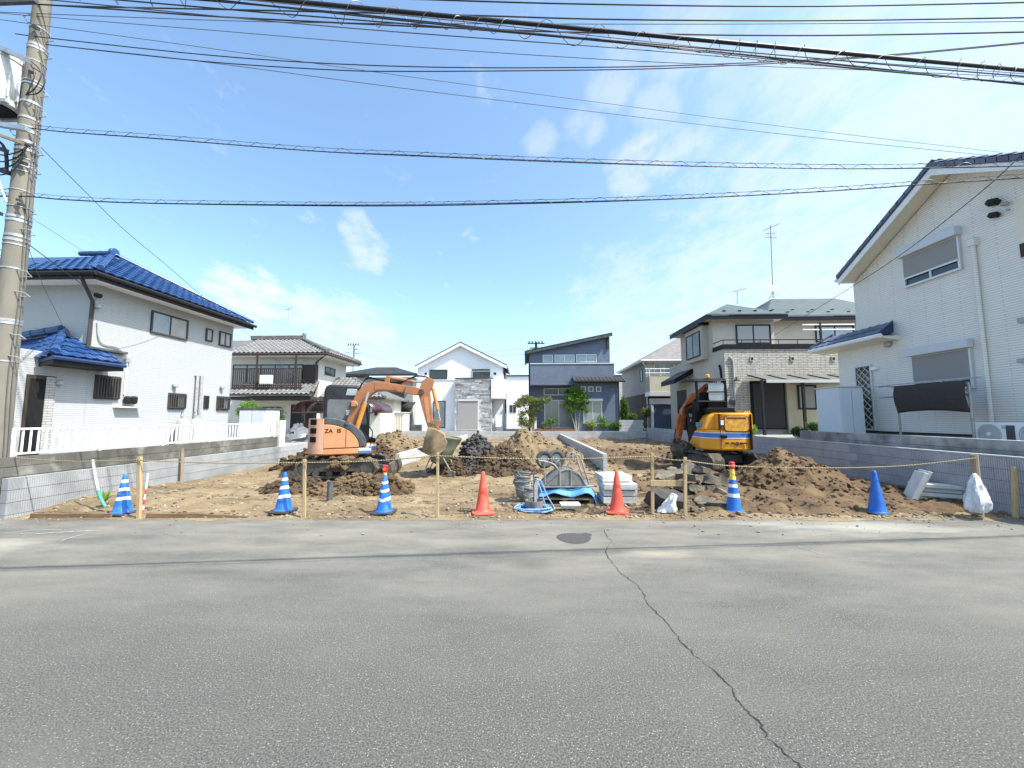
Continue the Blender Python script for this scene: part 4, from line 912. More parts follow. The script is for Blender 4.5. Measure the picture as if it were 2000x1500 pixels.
window(rh, '-x', RX, w1, 2, 'alu', 'glass', .06, depth=.08, roll=.68, box=.24)
w2 = prect('-x', RX, 1786, 700, 1905, 760); w2 = (w2[0], w2[1], at(1792, 766, X=RX).z, at(1784, 697, X=RX).z)
window(rh, '-x', RX, w2, 2, 'alu', 'glass', .06, depth=.08, roll=.72, box=.24)
wd = prect('-x', RX, 1675, 713, 1708, 833); bd = window(rh, '-x', RX, (wd[0], wd[1], 1.24, wd[3]), 1, 'alu', 'glass', .05, depth=.06, lattice=9, name='door')
MB().tube([P3('-x', RX, wd[0] + .1, 1.95, .08), P3('-x', RX, wd[0] + .22, 1.95, .08)], .014, 6).obj('handle', 'alu', bd)
p = at(1709, 720, X=RX); box_part(rh, 'porch_lamp', 'white_paint', RX - .12, RX, p.y - .16, p.y + .05, p.z - .05, p.z + .06, .02)
dy = at(1920, 620, X=RX).y
pipe(rh, [(RX - .06, dy, 6.1), (RX - .06, dy, 1.2)], 'siding_cream', .045); box_part(rh, 'pipe_head', 'siding_cream', RX - .13, RX, dy - .09, dy + .07, 6.05, 6.25, .01)
p = at(1737, 672, X=RX); MB().disc((RX - .05, p.y, p.z), (1, 0, 0), .11, .1).obj('vent_hood', 'galv_dull', rh, .02, True)
for px, py, s in ((1939, 395, .13), (1941, 420, .11), (1962, 398, .08), (1969, 410, .05)):   # brackets and floodlights for the drop wires
    p = at(px, py, X=RX - .1); MB().cbox(p, (s * 1.2, s * 1.6, s), (.3, .4, .2)).obj('wire_bracket', 'dark_trim' if s > .1 else 'galv_dull', rh, .02)
for px, py, h in ((1998, 620, .12), (1997, 700, .1)): p = at(px, py, X=RX - .05); box_part(rh, 'wall_fitting', 'galv_dull', RX - .1, RX, p.y - .08, p.y + .08, p.z - h, p.z, .01)
v0 = at(1979, 395, X=RX); rc = fbox(MB(), '-x', RX, yn + .6, v0.y, at(1990, 505, X=RX).z, at(1979, 392, X=RX).z, .0, .012).obj('balcony_opening', 'cream_trim', rh)
fbox(MB(), '-x', RX, yn + .6, v0.y - .04, at(1990, 505, X=RX).z, at(1985, 480, X=RX).z, .013, .03).obj('balcony_louvre', 'brown_trim', rc)
# low skirt roof
s0, s1 = at(1585, 684, X=11.1), at(1723, 652, X=11.1); az = (s0.z + s1.z) / 2; t1 = at(1743, 634, X=RX)
box_part(rh, 'side_wing', 'siding_cream', RX + .002, RX + 3, ry + .002, at(1638, 720, X=RX).y, 1.222, az - .05)
q = [(11.08, s0.y, az), (11.08, t1.y, az), (RX + .0, t1.y, az + .42), (RX, s0.y - .4, az + .42)]
sk = MB().slab(q, .06).slab([(11.08, s0.y, az), (RX, s0.y - .4, az + .42), (RX + 3, s0.y - .4, az + .42), (RX + 3, s0.y, az)], .06).obj('skirt_roof', 'blue_dark', rh)
tile_field(sk, tile_mesh('roof_tile', 'slate_blue', .3, .3, .03), [(11.08, s0.y, az), (11.08, t1.y, az), (RX, t1.y, az + .42), (RX, s0.y - .4, az + .42)])
ridge(sk, [(11.06, s0.y, az + .07), (RX, s0.y - .4, az + .5)], .05, 'slate_blue')
MB().tube([(11.04, s0.y + .05, az - .05), (11.04, s1.y, az - .05)], .07, 8).obj('gutter', 'plain_white', rh, smooth=True)
MB().ext([(11.1, az - .065), (RX, az - .065), (RX, az - .2), (11.12, az - .13)], s1.y - .02, s0.y, 'y').obj('skirt_soffit', 'cream_trim', rh)
MB().add([(11.08, t1.y - .03, az + .03), (RX, t1.y - .03, az + .47), (RX, t1.y - .03, az + .1), (11.08, t1.y - .03, az - .06), (11.08, t1.y, az + .03), (RX, t1.y, az + .47), (RX, t1.y, az + .1), (11.08, t1.y, az - .06)], [(0, 1, 2, 3), (7, 6, 5, 4), (0, 4, 5, 1), (1, 5, 6, 2), (2, 6, 7, 3), (3, 7, 4, 0)]).obj('verge_board', 'blue_dark', rh)
# locker, drying frame and air conditioners by the right house
lk0, lk1 = at(1600, 800, X=10.2), at(1665, 800, X=10.95)
lk = thing('storage_locker', 'tall pale blue grey storage locker beside the right house', 'locker', (10.6, 13.6, .88), 0, None, True)
lt = at(1630, 757, X=10.3).z
box_part(lk, 'carcass', 'locker', 10.25, 11.0, 12.95, 13.95, .89, lt, .015); box_part(lk, 'lid', 'locker', 10.22, 11.02, 12.9, 13.98, lt + .002, lt + .03, .008)
for k in (0, 1): box_part(lk, 'door', 'locker', 10.27 + .365 * k, 10.62 + .365 * k, 12.915, 12.948, .95, lt - .05, .006)
st = thing('step_slab', 'thin grey step slab below the lattice door', 'step', (11.2, 12.6, .88), 0, None, True)
box_part(st, 'tread', 'concrete', 10.95, 11.5, 12.0, 13.2, 1.02, 1.1, .01); box_part(st, 'support', 'block_stained', 11.0, 11.45, 12.1, 13.1, .89, 1.019)
ds = thing('drying_frame', 'metal laundry drying frame with dark sun shade at the right house', 'drying frame', (10.7, 11.2, .88), 0, None, True)
dx = 10.75; y1, y2 = at(1755, 800, X=dx).y, at(1897, 800, X=dx).y; zt = at(1890, 745, X=dx).z + .05
for y in (y1, y2):
    MB().tube(smooth_path([(dx, y, .88), (dx, y, zt - .25), (dx - .02, y + .04, zt - .08), (dx - .05, y + .2, zt), (dx - .05, y + .5, zt + .0)]), .028, 8).obj('post', 'pipe_metal', ds, smooth=True)
    MB().tube(smooth_path([(dx, y, zt - .55), (dx, y + .03, zt - .4), (dx, y + .15, zt - .33), (dx, y + .55, zt - .33)]), .022, 8).obj('arm', 'pipe_metal', ds, smooth=True)
MB().tube([(dx - .03, y2 - .3, zt + .03), (dx - .03, y1 + .9, zt + .03)], .017, 8).obj('pole', 'galv', ds)
sc_ = MB(); N_ = 14
for j in range(9):
    for i in range(N_ + 1):
        t = i / N_; y = y2 + (y1 - y2) * t; z = zt - .02 - .78 * j / 8 * (1 - .08 * math.sin(t * 3.1)); sc_.v.append(Vector((dx - .06 - .05 * math.sin(j * .5) - .02 * math.sin(t * 9), y, z)))
sc_.f = [(j * (N_ + 1) + i, j * (N_ + 1) + i + 1, (j + 1) * (N_ + 1) + i + 1, (j + 1) * (N_ + 1) + i) for j in range(8) for i in range(N_)]
so = sc_.obj('shade_cloth', 'shade_cloth', ds, smooth=True); m_ = so.modifiers.new('thickness', 'SOLIDIFY'); m_.thickness = .006
for k, (pa_, lab) in enumerate(((1905, 'white air conditioner unit beside the drying frame'), (1984, 'white air conditioner unit cut off by the right picture edge'))):
    y1_ = at(pa_, 850, X=10.95).y; ac = thing('air_conditioner', lab, 'air conditioner', (11.1, y1_ - .4, .9), 0, 'outdoor air conditioner units by the right house', True)
    z0_ = .98; box_part(ac, 'casing', 'ac_white', 10.95, 11.25, y1_ - .8, y1_, z0_, z0_ + .56, .02)
    for dy_ in (.12, .68): box_part(ac, 'foot', 'black', 10.93, 11.27, y1_ - dy_ - .04, y1_ - dy_ + .04, .89, z0_ - .001)
    cy, cz = y1_ - .29, z0_ + .29
    gr_ = MB().disc((10.945, cy, cz), (1, 0, 0), .235, .012, 28).obj('fan_grille', 'galv_dull', ac, smooth=True)
    for r_ in (.05, .08, .11, .14, .17, .2, .23): MB().tube([(10.935, cy + r_ * math.cos(a / 24 * 6.283), cz + r_ * math.sin(a / 24 * 6.283)) for a in range(25)], .004, 5).obj('grille_ring', 'ac_white', gr_)
    MB().disc((10.93, cy, cz), (1, 0, 0), .045, .01).obj('hub', 'ac_white', gr_)
    box_part(ac, 'valve_cover', 'hood_grey', 10.935, 10.949, y1_ - .78, y1_ - .62, z0_ + .06, z0_ + .5, .01)
    for q_ in range(3): box_part(ac, 'label_line', 'hood_grey', 10.942, 10.949, y1_ - .6, y1_ - .54, z0_ + .42 + .03 * q_, z0_ + .43 + .03 * q_)
# ---------------------------------------------------------------- tiled house, back left
TX, TY = -13.1, 24.0; th = thing('house', 'cream Japanese house with grey tiled roof and brown balcony', 'house', (TX - 3, TY + 2, .5), 0, None, True)
TYB = at(676, 720, X=TX).y; ez = at(640, 689, Y=TY - .7).z; ex = at(640, 689, Y=TY - .7).x
box_part(th, 'wall', 'stucco_cream', TX - 9, TX, TY, TYB, .5, ez - .02)
eb = TYB + .5; ax_, ay_ = at(590, 665, Y=26.2).x, 26.2; rz_ = at(590, 664, Y=26.2).z; rw = at(515, 664, Y=26.2).x
A, B = (ex, TY - .7, ez), (ex, eb, ez); C = (ax_, ay_, rz_)
tr = MB().slab([A, B, C], .1).slab([(TX - 10, TY - .7, ez), A, C, (TX - 10, ay_, rz_)], .1).slab([B, (TX - 10, eb, ez), (TX - 10, ay_, rz_), C], .1).obj('roof', 'grey_ridge', th)
gt = tile_mesh('roof_tile', 'grey_tile', .3, .34, .05)
lx0 = at(455, 690, Y=TY - .7).x
tile_field(tr, gt, [A, B, C], joined='grey_tile'); tile_field(tr, gt, [(lx0 - .5, TY - .7, ez), A, C, (lx0 - .5, ay_, rz_)], joined='grey_tile')
ridge(tr, [(A[0], A[1], A[2] + .12), (C[0], C[1], C[2] + .1)], .12, 'grey_ridge', seg=.6); ridge(tr, [(B[0], B[1], B[2] + .12), (C[0], C[1], C[2] + .1)], .12, 'grey_ridge', seg=.6)
MB().box(lx0 - 1, ax_ + .1, ay_ - .12, ay_ + .12, rz_ + .02, rz_ + .32).box(ax_ + .1, ax_ + .2, ay_ - .2, ay_ + .2, rz_ + .05, rz_ + .48).obj('ridge_cap', 'grey_ridge', tr, .04)
MB().box(TX - 9, ex - .04, TY - .66, eb - .1, ez - .22, ez - .102).obj('soffit', 'stucco_cream', th)
MB().tube([(TX - 9, TY - .75, ez - .08), (ex + .05, TY - .75, ez - .08), (ex + .05, eb, ez - .08)], .06, 8).obj('gutter', 'brown_trim', th)
pipe(th, [(ex - .1, TY - .7, ez - .12), (TX - .15, TY - .06, ez - .5), (TX - .15, TY - .06, 3.2)], 'brown_trim', .045)
window(th, '+x', TX, prect('+x', TX, 634, 718, 654, 734), 2, 'bronze', 'glass')
b0, b1 = at(455, 720, Y=TY - 1.1), at(615, 719, Y=TY - 1.1); zb0, zb1 = at(500, 756, Y=TY - 1.1).z, at(500, 719, Y=TY - 1.1).z; bx1 = at(590, 740, Y=TY - 1.1).x
bal = box_part(th, 'balcony', 'brown_trim', b0.x, bx1, TY - 1.15, TY - .005, zb0 - .3, zb0)
for z in (zb1, zb0 + .12): box_part(bal, 'rail', 'brown_trim', b0.x, bx1, TY - 1.14, TY - 1.08, z - .06, z)
nb = 34
for k in range(nb): x = b0.x + (bx1 - b0.x) * (k + .5) / nb; box_part(bal, 'baluster', 'brown_trim', x - .03, x + .03, TY - 1.13, TY - 1.1, zb0 + .001, zb1 - .061)
for px in (502, 578): x = at(px, 740, Y=TY - 1.1).x; box_part(th, 'balcony_post', 'brown_trim', x - .06, x + .06, TY - 1.2, TY - 1.141, zb0 - .6, ez - .23)
wr = prect('-y', TY, 455, 712, 592, 754); window(th, '-y', TY, wr, 5, 'brown_trim', 'glass_curtain', .06, depth=.06)
bp = prect('-y', TY - .3, 592, 712, 616, 752); box_part(th, 'shutter_case', 'brown_trim', bp[0], bp[1], TY - .3, TY - .004, bp[2], bp[3], .01)
aw = prect('-y', TY - 1.2, 510, 733, 534, 750); lau = tag(MB().box(aw[0], aw[1], TY - 1.36, TY - 1.22, aw[2], aw[3]).obj('balcony_heat_pump', 'ac_white', bevel=.02), 'small white box unit hung on the brown balcony railing', 'unit')
# lower tiled roofs of the same house
lz = at(560, 770, Y=TY - 1.7).z; lzt = at(560, 757, Y=TY).z
q = [(b0.x, TY - 1.7, lz), (TX + .55, TY - 1.7, lz), (TX + .05, TY - .001, lzt + .28), (b0.x, TY - .001, lzt + .28)]
l1 = MB().slab(q, .1).obj('lower_roof', 'grey_ridge', th); tile_field(l1, gt, q, joined='grey_tile')
ridge(l1, [(TX + .55, TY - 1.7, lz + .1), (TX + .05, TY - .1, lzt + .36)], .1, 'grey_ridge', seg=.5)
gx1 = at(745, 800, Y=25).x
box_part(th, 'ground_floor_wing', 'stucco_cream', TX + .003, gx1, 24.9, 29, .5, at(700, 776, Y=24.9).z + .05)
wz1 = at(700, 776, Y=24.3).z; wzt = at(655, 739, Y=26.5).z
q = [(TX + .2, 24.2, wz1), (gx1 + .5, 24.2, wz1), (at(690, 752, Y=26.5).x, 26.5, wzt), (at(652, 740, Y=26.5).x, 26.5, wzt)]
l2 = MB().slab(q, .1).slab([q[1], (gx1 + .5, 29.4, wz1), (q[2][0], 27, wzt), q[2]], .1).slab([(TX + .2, 24.2, wz1), q[3], (q[3][0], 29, wzt), (TX + .2, 29, wz1)], .1).obj('wing_roof', 'grey_ridge', th); tile_field(l2, gt, q, joined='grey_tile')
ridge(l2, [q[1], q[2]], .1, 'grey_ridge', seg=.5)
MB().tube([(TX + .2, 24.15, wz1 - .08), (gx1 + .55, 24.15, wz1 - .08)], .06, 8).obj('gutter', 'brown_trim', th)
en = prect('-y', TY, 567, 790, 618, 868); box_part(th, 'entrance_door', 'dark_trim', en[0], en[1], TY - .03, TY - .003, .5, en[3], .01)
box_part(th, 'eave_shade_block', 'brown_trim', b0.x, TX + .4, TY - 1.5, TY - .005, lz - .3, lz - .12)  # dark block added under the eave to stand in for its shade
window(th, '-y', TY, prect('-y', TY, 500, 795, 548, 830), 2, 'brown_trim', 'glass'); window(th, '-y', 24.9, prect('-y', 24.9, 640, 800, 700, 850), 2, 'bronze', 'glass_curtain')
p = at(735, 808, Y=24.9); MB().lathe([(.06, -.12), (.1, -.08), (.1, .1), (.04, .16)], 10, (p.x, 24.83, p.z)).obj('porch_lamp', 'dark_trim', th, smooth=True)
am = thing('roof_antenna', 'thin metal television mast on the grey tiled roof', 'antenna', (at(566, 668, Y=26.2).x, 26.2, rz_), 0, None, True)
a0, a1 = at(566, 668, Y=26.2), at(564, 603, Y=26.2); pipe(am, [a0, a1], 'galv_dull', .025, 'mast')
MB().tube([a1 + Vector((-.25, 0, -.1)), a1 + Vector((.25, 0, .1))], .015, 5).obj('boom', 'galv_dull', am)
for k in range(5): MB().tube([a1 + Vector((-.2 + .1 * k, -.15, -.08 + .04 * k)), a1 + Vector((-.2 + .1 * k, .15, -.08 + .04 * k))], .01, 4).obj('element', 'galv_dull', am)
# arched red carport and what stands round it
cpt = thing('carport', 'arched dark red translucent carport before the tiled house', 'carport', (-9.8, 20.5, .4), 0, None, True)
cx0, cx1, cy0, cy1 = at(571, 806, Y=19.5).x, at(728, 806, Y=19.5).x, 19.5, 22.5; cz = at(590, 806, Y=19.5).z
mb = MB(); n = 12
for j in range(2):
    for i in range(n + 1):
        a = math.pi * i / n; mb.v.append(Vector((cx0 + .75 - .75 * math.cos(min(a, 1.57)) if a < 1.57 else cx1 - .75 - .75 * math.cos(a), cy0 if j == 0 else cy1, cz + .62 * math.sin(a) ** .8)))
mb.f = [(i, i + 1, n + 2 + i, n + 1 + i) for i in range(n)]
ca = mb.obj('canopy', 'polycarb_red', cpt, smooth=True); ca.modifiers.new('thickness', 'SOLIDIFY').thickness = .02
for i in (2, 4, 5, 6): a = math.pi * i / n; x = cx0 + .75 - .75 * math.cos(min(a, 1.57)) if a < 1.57 else cx1 - .75 - .75 * math.cos(a); MB().tube([(x, cy0, cz + .62 * math.sin(a) ** .8 + .02), (x, cy1, cz + .62 * math.sin(a) ** .8 + .02)], .025, 6).obj('rib', 'brown_trim', cpt)
MB().tube([(cx0, cy0, cz), (cx1, cy0, cz)], .04, 6).obj('beam', 'brown_trim', cpt)
for px in (590, 717): x = at(px, 840, Y=19.6).x; box_part(cpt, 'post', 'brown_trim', x - .07, x + .07, 19.6, 19.72, .45, cz + .4)
cv = MB(); c0 = at(584, 845, Y=18.6)
for j in range(13):
    t = j / 12
    for i in range(20):
        a = i / 20 * 6.283; r = (1 - t ** 2.4) ** .5; cv.v.append(Vector((c0.x + (.5 * r + .05) * math.cos(a) + .3 * fbm(math.cos(a) * 2, t * 3, 1), c0.y + (.85 * r + .05) * math.sin(a), .46 + .9 * t * (.8 + .25 * math.cos(a * 2)) + .12 * fbm(math.cos(a), t * 2 + math.sin(a), 4) * (1 if t > .1 else 0))))
cv.f = [(j * 20 + i, j * 20 + (i + 1) % 20, (j + 1) * 20 + (i + 1) % 20, (j + 1) * 20 + i) for j in range(12) for i in range(20)] + [tuple(240 + i for i in range(20))]
tag(cv.obj('covered_motorbike', 'tarp_silver', smooth=True, ang=50), 'silver sheet draped over a parked motorbike under the red carport', 'covered vehicle')
sd = thing('garden_shed', 'small pale ribbed garden shed behind the earth bank', 'shed', (at(767, 830, Y=27.8).x, 28, .5), 0, None, True)
r = prect('-y', 27.6, 746, 807, 789, 845); box_part(sd, 'body', 'stucco_cream', r[0], r[1], 27.6, 29, .62, r[3], .01)
for k in range(9): x = r[0] + (r[1] - r[0]) * (k + .5) / 9; box_part(sd, 'rib', 'stucco_cream', x - .03, x + .03, 27.56, 27.598, .7, r[3] - .05)
box_part(sd, 'roof', 'alu', r[0] - .06, r[1] + .06, 27.5, 29.1, r[3] + .002, r[3] + .08, .01)
# ---------------------------------------------------------------- low dark roofed house
bh = thing('house', 'grey house with low dark roof and slatted balcony behind the boom', 'house', (at(740, 800, Y=36).x, 38, .6), 0, None, True)
r = prect('-y', 36, 672, 737, 806, 845); box_part(bh, 'wall', 'stucco_greybeige', r[0], r[1], 36, 41, .6, r[3])
zz = at(740, 730, Y=35.4).z; zt = at(730, 716, Y=38).z
MB().slab([(r[0] - .6, 35.4, zz), (r[1] + .6, 35.4, zz), (r[1] - 2.6, 38.5, zt), (r[0] + 2.0, 38.5, zt)], .2).slab([(r[1] + .6, 35.4, zz), (r[1] + .6, 41.6, zz), (r[1] - 2.6, 38.5, zt)], .2).slab([(r[0] - .6, 35.4, zz), (r[0] + 2.0, 38.5, zt), (r[0] - .6, 41.6, zz)], .2).obj('roof', 'roof_dark', bh)
rb = prect('-y', 34.8, 744, 764, 789, 782)
bb = box_part(bh, 'balcony', 'brown_trim', rb[0], rb[1], 34.8, 35.99, rb[2] - .15, rb[2])
for k in range(12): x = rb[0] + (rb[1] - rb[0]) * (k + .5) / 12; box_part(bb, 'slat', 'brown_trim', x - .09, x + .09, 34.82, 34.86, rb[2] + .002, rb[3])
box_part(bb, 'rail', 'brown_trim', rb[0], rb[1], 34.8, 34.88, rb[3] + .002, rb[3] + .06)
q = prect('-y', 34.2, 700, 790, 800, 800); MB().slab([(q[0], 34.0, q[2]), (q[1], 34.0, q[2]), (q[1], 35.99, q[3] + .3), (q[0], 35.99, q[3] + .3)], .12).obj('lower_roof', 'roof_dark', bh)
window(bh, '-y', 36, prect('-y', 36, 752, 745, 785, 764), 2, 'bronze', 'glass'); window(bh, '-y', 36, prect('-y', 36, 755, 802, 790, 830), 2, 'bronze', 'glass')
# ---------------------------------------------------------------- white gabled house, back centre
CY = 29.0; wh = thing('house', 'white gabled house with grey stone clad bay, back centre', 'house', (-4.9, CY + 3, .62), 0, None, True)
x0, x1 = at(815, 760, Y=CY).x, at(982, 760, Y=CY).x; ap = at(899, 667, Y=CY - .3); el, er = at(810, 714, Y=CY - .3), at(990, 712, Y=CY - .3)
CB = CY + 6; sl_ = (ap.z - el.z) / (ap.x - el.x); sr_ = (ap.z - er.z) / (er.x - ap.x)
MB().ext([(x0, .62), (x1, .62), (x1, er.z + (er.x - x1) * sr_ - .16), (ap.x, ap.z - .16), (x0, el.z + (x0 - el.x) * sl_ - .16)], CY, CB, 'y').obj('wall', 'siding_plainwhite', wh)
MB().slab([(el.x, CY - .3, el.z), ap, (ap.x, CB + .2, ap.z), (el.x, CB + .2, el.z)], .07).slab([ap, (er.x, CY - .3, er.z), (er.x, CB + .2, er.z), (ap.x, CB + .2, ap.z)], .07).obj('roof', 'roof_dark', wh)
MB().slab([(el.x, CY - .29, el.z - .072), (ap.x, CY - .29, ap.z - .072), (ap.x, CY - .25, ap.z - .072), (el.x, CY - .25, el.z - .072)], .24).slab([(ap.x, CY - .29, ap.z - .072), (er.x, CY - .29, er.z - .072), (er.x, CY - .25, er.z - .072), (ap.x, CY - .25, ap.z - .072)], .24).obj('bargeboard', 'white_paint', wh)
MB().slab([(el.x, CY - .249, el.z - .16), (ap.x, CY - .249, ap.z - .16), (ap.x, CY - .002, ap.z - .16), (el.x, CY - .002, el.z - .16)], .02).slab([(ap.x, CY - .249, ap.z - .16), (er.x, CY - .249, er.z - .16), (er.x, CY - .002, er.z - .16), (ap.x, CY - .002, ap.z - .16)], .02).obj('soffit', 'plain_white', wh)
for e in (el, er): MB().tube([(e.x, CY - .3, e.z - .08), (e.x, CB + .2, e.z - .08)], .06, 8).obj('gutter', 'alu', wh)
window(wh, '-y', CY, prect('-y', CY, 839, 722, 874, 741), 2, 'bronze', 'glass'); window(wh, '-y', CY, prect('-y', CY, 922, 721, 957, 739), 2, 'bronze', 'glass')
for px in (832, 967): p = at(px, 730, Y=CY); box_part(wh, 'wall_lamp', 'dark_trim', p.x - .08, p.x + .08, CY - .1, CY, p.z - .08, p.z + .08, .02)
# ground floor left block with thin parapet line, stone bay standing forward, right porch
gl = prect('-y', CY - .6, 811, 743, 889, 842); bay = prect('-y', CY - 1.0, 889, 740, 961, 842); rp = prect('-y', CY - .6, 961, 742, 987, 779)
box_part(wh, 'ground_floor_block', 'siding_plainwhite', gl[0], bay[0] - .004, CY - .35, CY - .003, .62, gl[3] + .0); box_part(wh, 'parapet_cap', 'alu', gl[0] - .02, bay[0] - .004, CY - .38, CY - .003, gl[3] + .002, gl[3] + .06)
by = CY - 1.1; box_part(wh, 'bay', 'stone_grey', bay[0], bay[1], by, CY - .003, .62, bay[3])
box_part(wh, 'bay_cap', 'bronze', bay[0] - .05, bay[1] + .05, by - .06, CY - .003, bay[3] + .002, bay[3] + .07)
sh = prect('-y', by, 896, 783, 933, 837)
stm = []
for k in range(4):
    m_ = MB(); a = [random.uniform(-.012, .012) for _ in range(4)]
    m_.add([(-.5, -.03 + a[0], 0), (.5, -.03 + a[1], 0), (.5, -.03 + a[2], 1), (-.5, -.03 + a[3], 1), (-.5, .03, 0), (.5, .03, 0), (.5, .03, 1), (-.5, .03, 1)], [(0, 1, 2, 3), (0, 4, 5, 1), (1, 5, 6, 2), (2, 6, 7, 3), (3, 7, 4, 0)])
    me = m_.mesh('stone'); me.materials.append(MATS['stone_grey']); stm.append(me)
rs = random.Random(11); z = .64; ns = 0
while z < bay[3] - .05:
    h = rs.choice((.11, .14, .17)); x = bay[0] + .01 - rs.uniform(0, .3)
    while x < bay[1]:
        l = rs.uniform(.3, .75); a, b = max(x, bay[0] + .005), min(x + l, bay[1] - .005)
        if b - a > .05 and not (z + h > sh[2] - .1 and z < sh[3] + .12 and b > sh[0] - .06 and a < sh[1] + .06) and ns < 296:
            piece('stone', rs.choice(stm), wh, Matrix.Translation(((a + b) / 2, by + rs.uniform(-.02, .012), z)) @ Matrix.Diagonal((b - a - .012, 1, h - .012, 1))); ns += 1
        x += l
    z += h
so = box_part(wh, 'shutter_frame', 'alu', sh[0] - .06, sh[1] + .06, by - .06, by - .003, sh[2] - .1, sh[3] + .1, .01)
box_part(so, 'roller_shutter', 'shutter', sh[0], sh[1], by - .075, by - .061, sh[2], sh[3] - .02); box_part(so, 'shutter_box', 'shutter_box', sh[0] - .05, sh[1] + .05, by - .12, by - .0611, sh[3] - .01, sh[3] + .12)
box_part(wh, 'porch_block', 'siding_plainwhite', rp[0], rp[1], CY - 1.2, CY - .003, rp[2], rp[3] + .0)
window(wh, '-y', CY - .35, prect('-y', CY - .35, 846, 783, 870, 836), 1, 'bronze', 'glass_pale', .07); box_part(wh, 'entrance_door', 'plain_white', rp[0] + .15, rp[1] - .2, CY - .03, CY - .003, .62, rp[2] - .02)
mbx = prect('-y', CY - .9, 968, 810, 980, 834); pb = tag(MB().box(mbx[0], mbx[1], CY - .95, CY - .7, mbx[2], mbx[3]).box(mbx[0] + .1, mbx[0] + .16, CY - .86, CY - .8, .62, mbx[2]).box(mbx[1] - .16, mbx[1] - .1, CY - .86, CY - .8, .62, mbx[2]).obj('parcel_box', 'ac_white', bevel=.01), 'pale parcel box on legs beside the stone clad bay', 'parcel box')
rl = prect('-y', CY - 1.35, 901, 724, 921, 740)
mb = MB()
for x in (rl[0], (rl[0] + rl[1]) / 2, rl[1]): mb.tube([(x, by + .1, bay[3]), (x, by + .1, rl[3])], .02, 5)
mb.tube([(rl[0], by + .1, rl[3]), (bay[1], by + .1, rl[3])], .02, 5).obj('balcony_rail', 'alu', wh)
window(wh, '+x', x1, (CY + 1.2, CY + 2.6, 4.6, 5.4), 1, 'bronze', 'glass'); window(wh, '+x', x1, (CY + 3.2, CY + 4.4, 2.0, 3.2), 2, 'bronze', 'glass')
# heat pump left of that house
p = at(814, 838, Y=28.2); hp = tag(MB().box(p.x - .4, p.x + .35, 28.1, 28.4, .63, 1.15).obj('heat_pump', 'hood_grey', bevel=.03), 'dark grey heat pump unit at the foot of the white gabled house', 'heat pump')
# ---------------------------------------------------------------- small far buildings seen in the gap
for k, (xa, ya, xb, Yd, m, lab) in enumerate(((990, 735, 1036, 46, 'plain_white', 'small far white building between white and blue houses'),
                                             (1200, 735, 1222, 44, 'stucco_greybeige', 'sliver of a far grey house right of the blue house'))):
    r = prect('-y', Yd, xa, ya, xb, 845); fb = thing('far_house', lab, 'house', ((r[0] + r[1]) / 2, Yd + 3, .6), 0, None, True)
    box_part(fb, 'wall', m, r[0], r[1], Yd, Yd + 6, .3, r[3]); box_part(fb, 'roof', 'roof_dark', r[0] - .15, r[1] + .15, Yd - .15, Yd + 6.1, r[3] + .003, r[3] + .15)
    w = (r[1] - r[0]); window(fb, '-y', Yd, (r[0] + w * .45, r[0] + w * .85, r[3] - 3.4, r[3] - 2.6), 2, 'alu', 'glass'); window(fb, '-y', Yd, (r[0] + w * .1, r[0] + w * .4, 2.2, 3.2), 2, 'alu', 'glass')
# ---------------------------------------------------------------- blue grey house with single pitch roof
BY = 28.5; bl = thing('house', 'blue grey sided house with a single slanting roof', 'house', (3.4, BY + 3, .62), 0, None, True)
x0, xt, xg = at(1035, 760, Y=BY).x, at(1191, 690, Y=BY).x, at(1205, 790, Y=BY).x
rl_, rr_ = at(1028, 684, Y=BY - .5), at(1196, 649, Y=BY - .5); sp_ = (rr_.z - rl_.z) / (rr_.x - rl_.x)
MB().ext([(x0, .62), (xt, .62), (xt, rl_.z + (xt - rl_.x) * sp_ - .2), (x0, rl_.z + (x0 - rl_.x) * sp_ - .2)], BY, BY + 6, 'y').obj('wall', 'siding_bluegrey', bl)
MB().slab([(rl_.x, BY - .5, rl_.z), (rr_.x, BY - .5, rr_.z), (rr_.x, BY + 6.3, rr_.z), (rl_.x, BY + 6.3, rl_.z)], .06).obj('roof', 'roof_dark', bl)
MB().slab([(rl_.x, BY - .49, rl_.z - .062), (rr_.x, BY - .49, rr_.z - .062), (rr_.x, BY - .45, rr_.z - .062), (rl_.x, BY - .45, rl_.z - .062)], .2).slab([(rl_.x + .01, BY - .449, rl_.z - .14), (rr_.x - .01, BY - .449, rr_.z - .14), (rr_.x - .01, BY, rr_.z - .14), (rl_.x + .01, BY, rl_.z - .14)], .03).obj('fascia', 'hood_grey', bl)
MB().tube([(rl_.x - .06, BY - .5, rl_.z - .1), (rl_.x - .06, BY + 6.3, rl_.z - .1)], .07, 8).obj('gutter', 'dark_trim', bl); pipe(bl, [(rl_.x - .06, BY - .45, rl_.z - .15), (x0 - .05, BY - .04, rl_.z - .8), (x0 - .05, BY - .04, .7)], 'dark_trim', .045)
for a in ((1060, 693, 1080, 708), (1083, 693, 1122, 708), (1125, 692, 1165, 708)): window(bl, '-y', BY, prect('-y', BY, *a), 2 if a[2] - a[0] > 25 else 1, 'alu', 'glass_pale', .05)
vb = prect('-y', BY, 1184, 661, 1189, 681); box_part(bl, 'gable_vent', 'brown_trim', vb[0], vb[1], BY - .12, BY - .003, vb[2], vb[3])
pp = prect('-y', BY - 1.2, 1036, 711, 1200, 752); ba = box_part(bl, 'balcony', 'siding_bluegrey', pp[0], pp[1], BY - 1.2, BY - .003, pp[2], pp[3], .0)
box_part(ba, 'top_rail', 'alu', pp[0] - .03, pp[1] + .03, BY - 1.24, BY - 1.0, pp[3] + .002, pp[3] + .07)
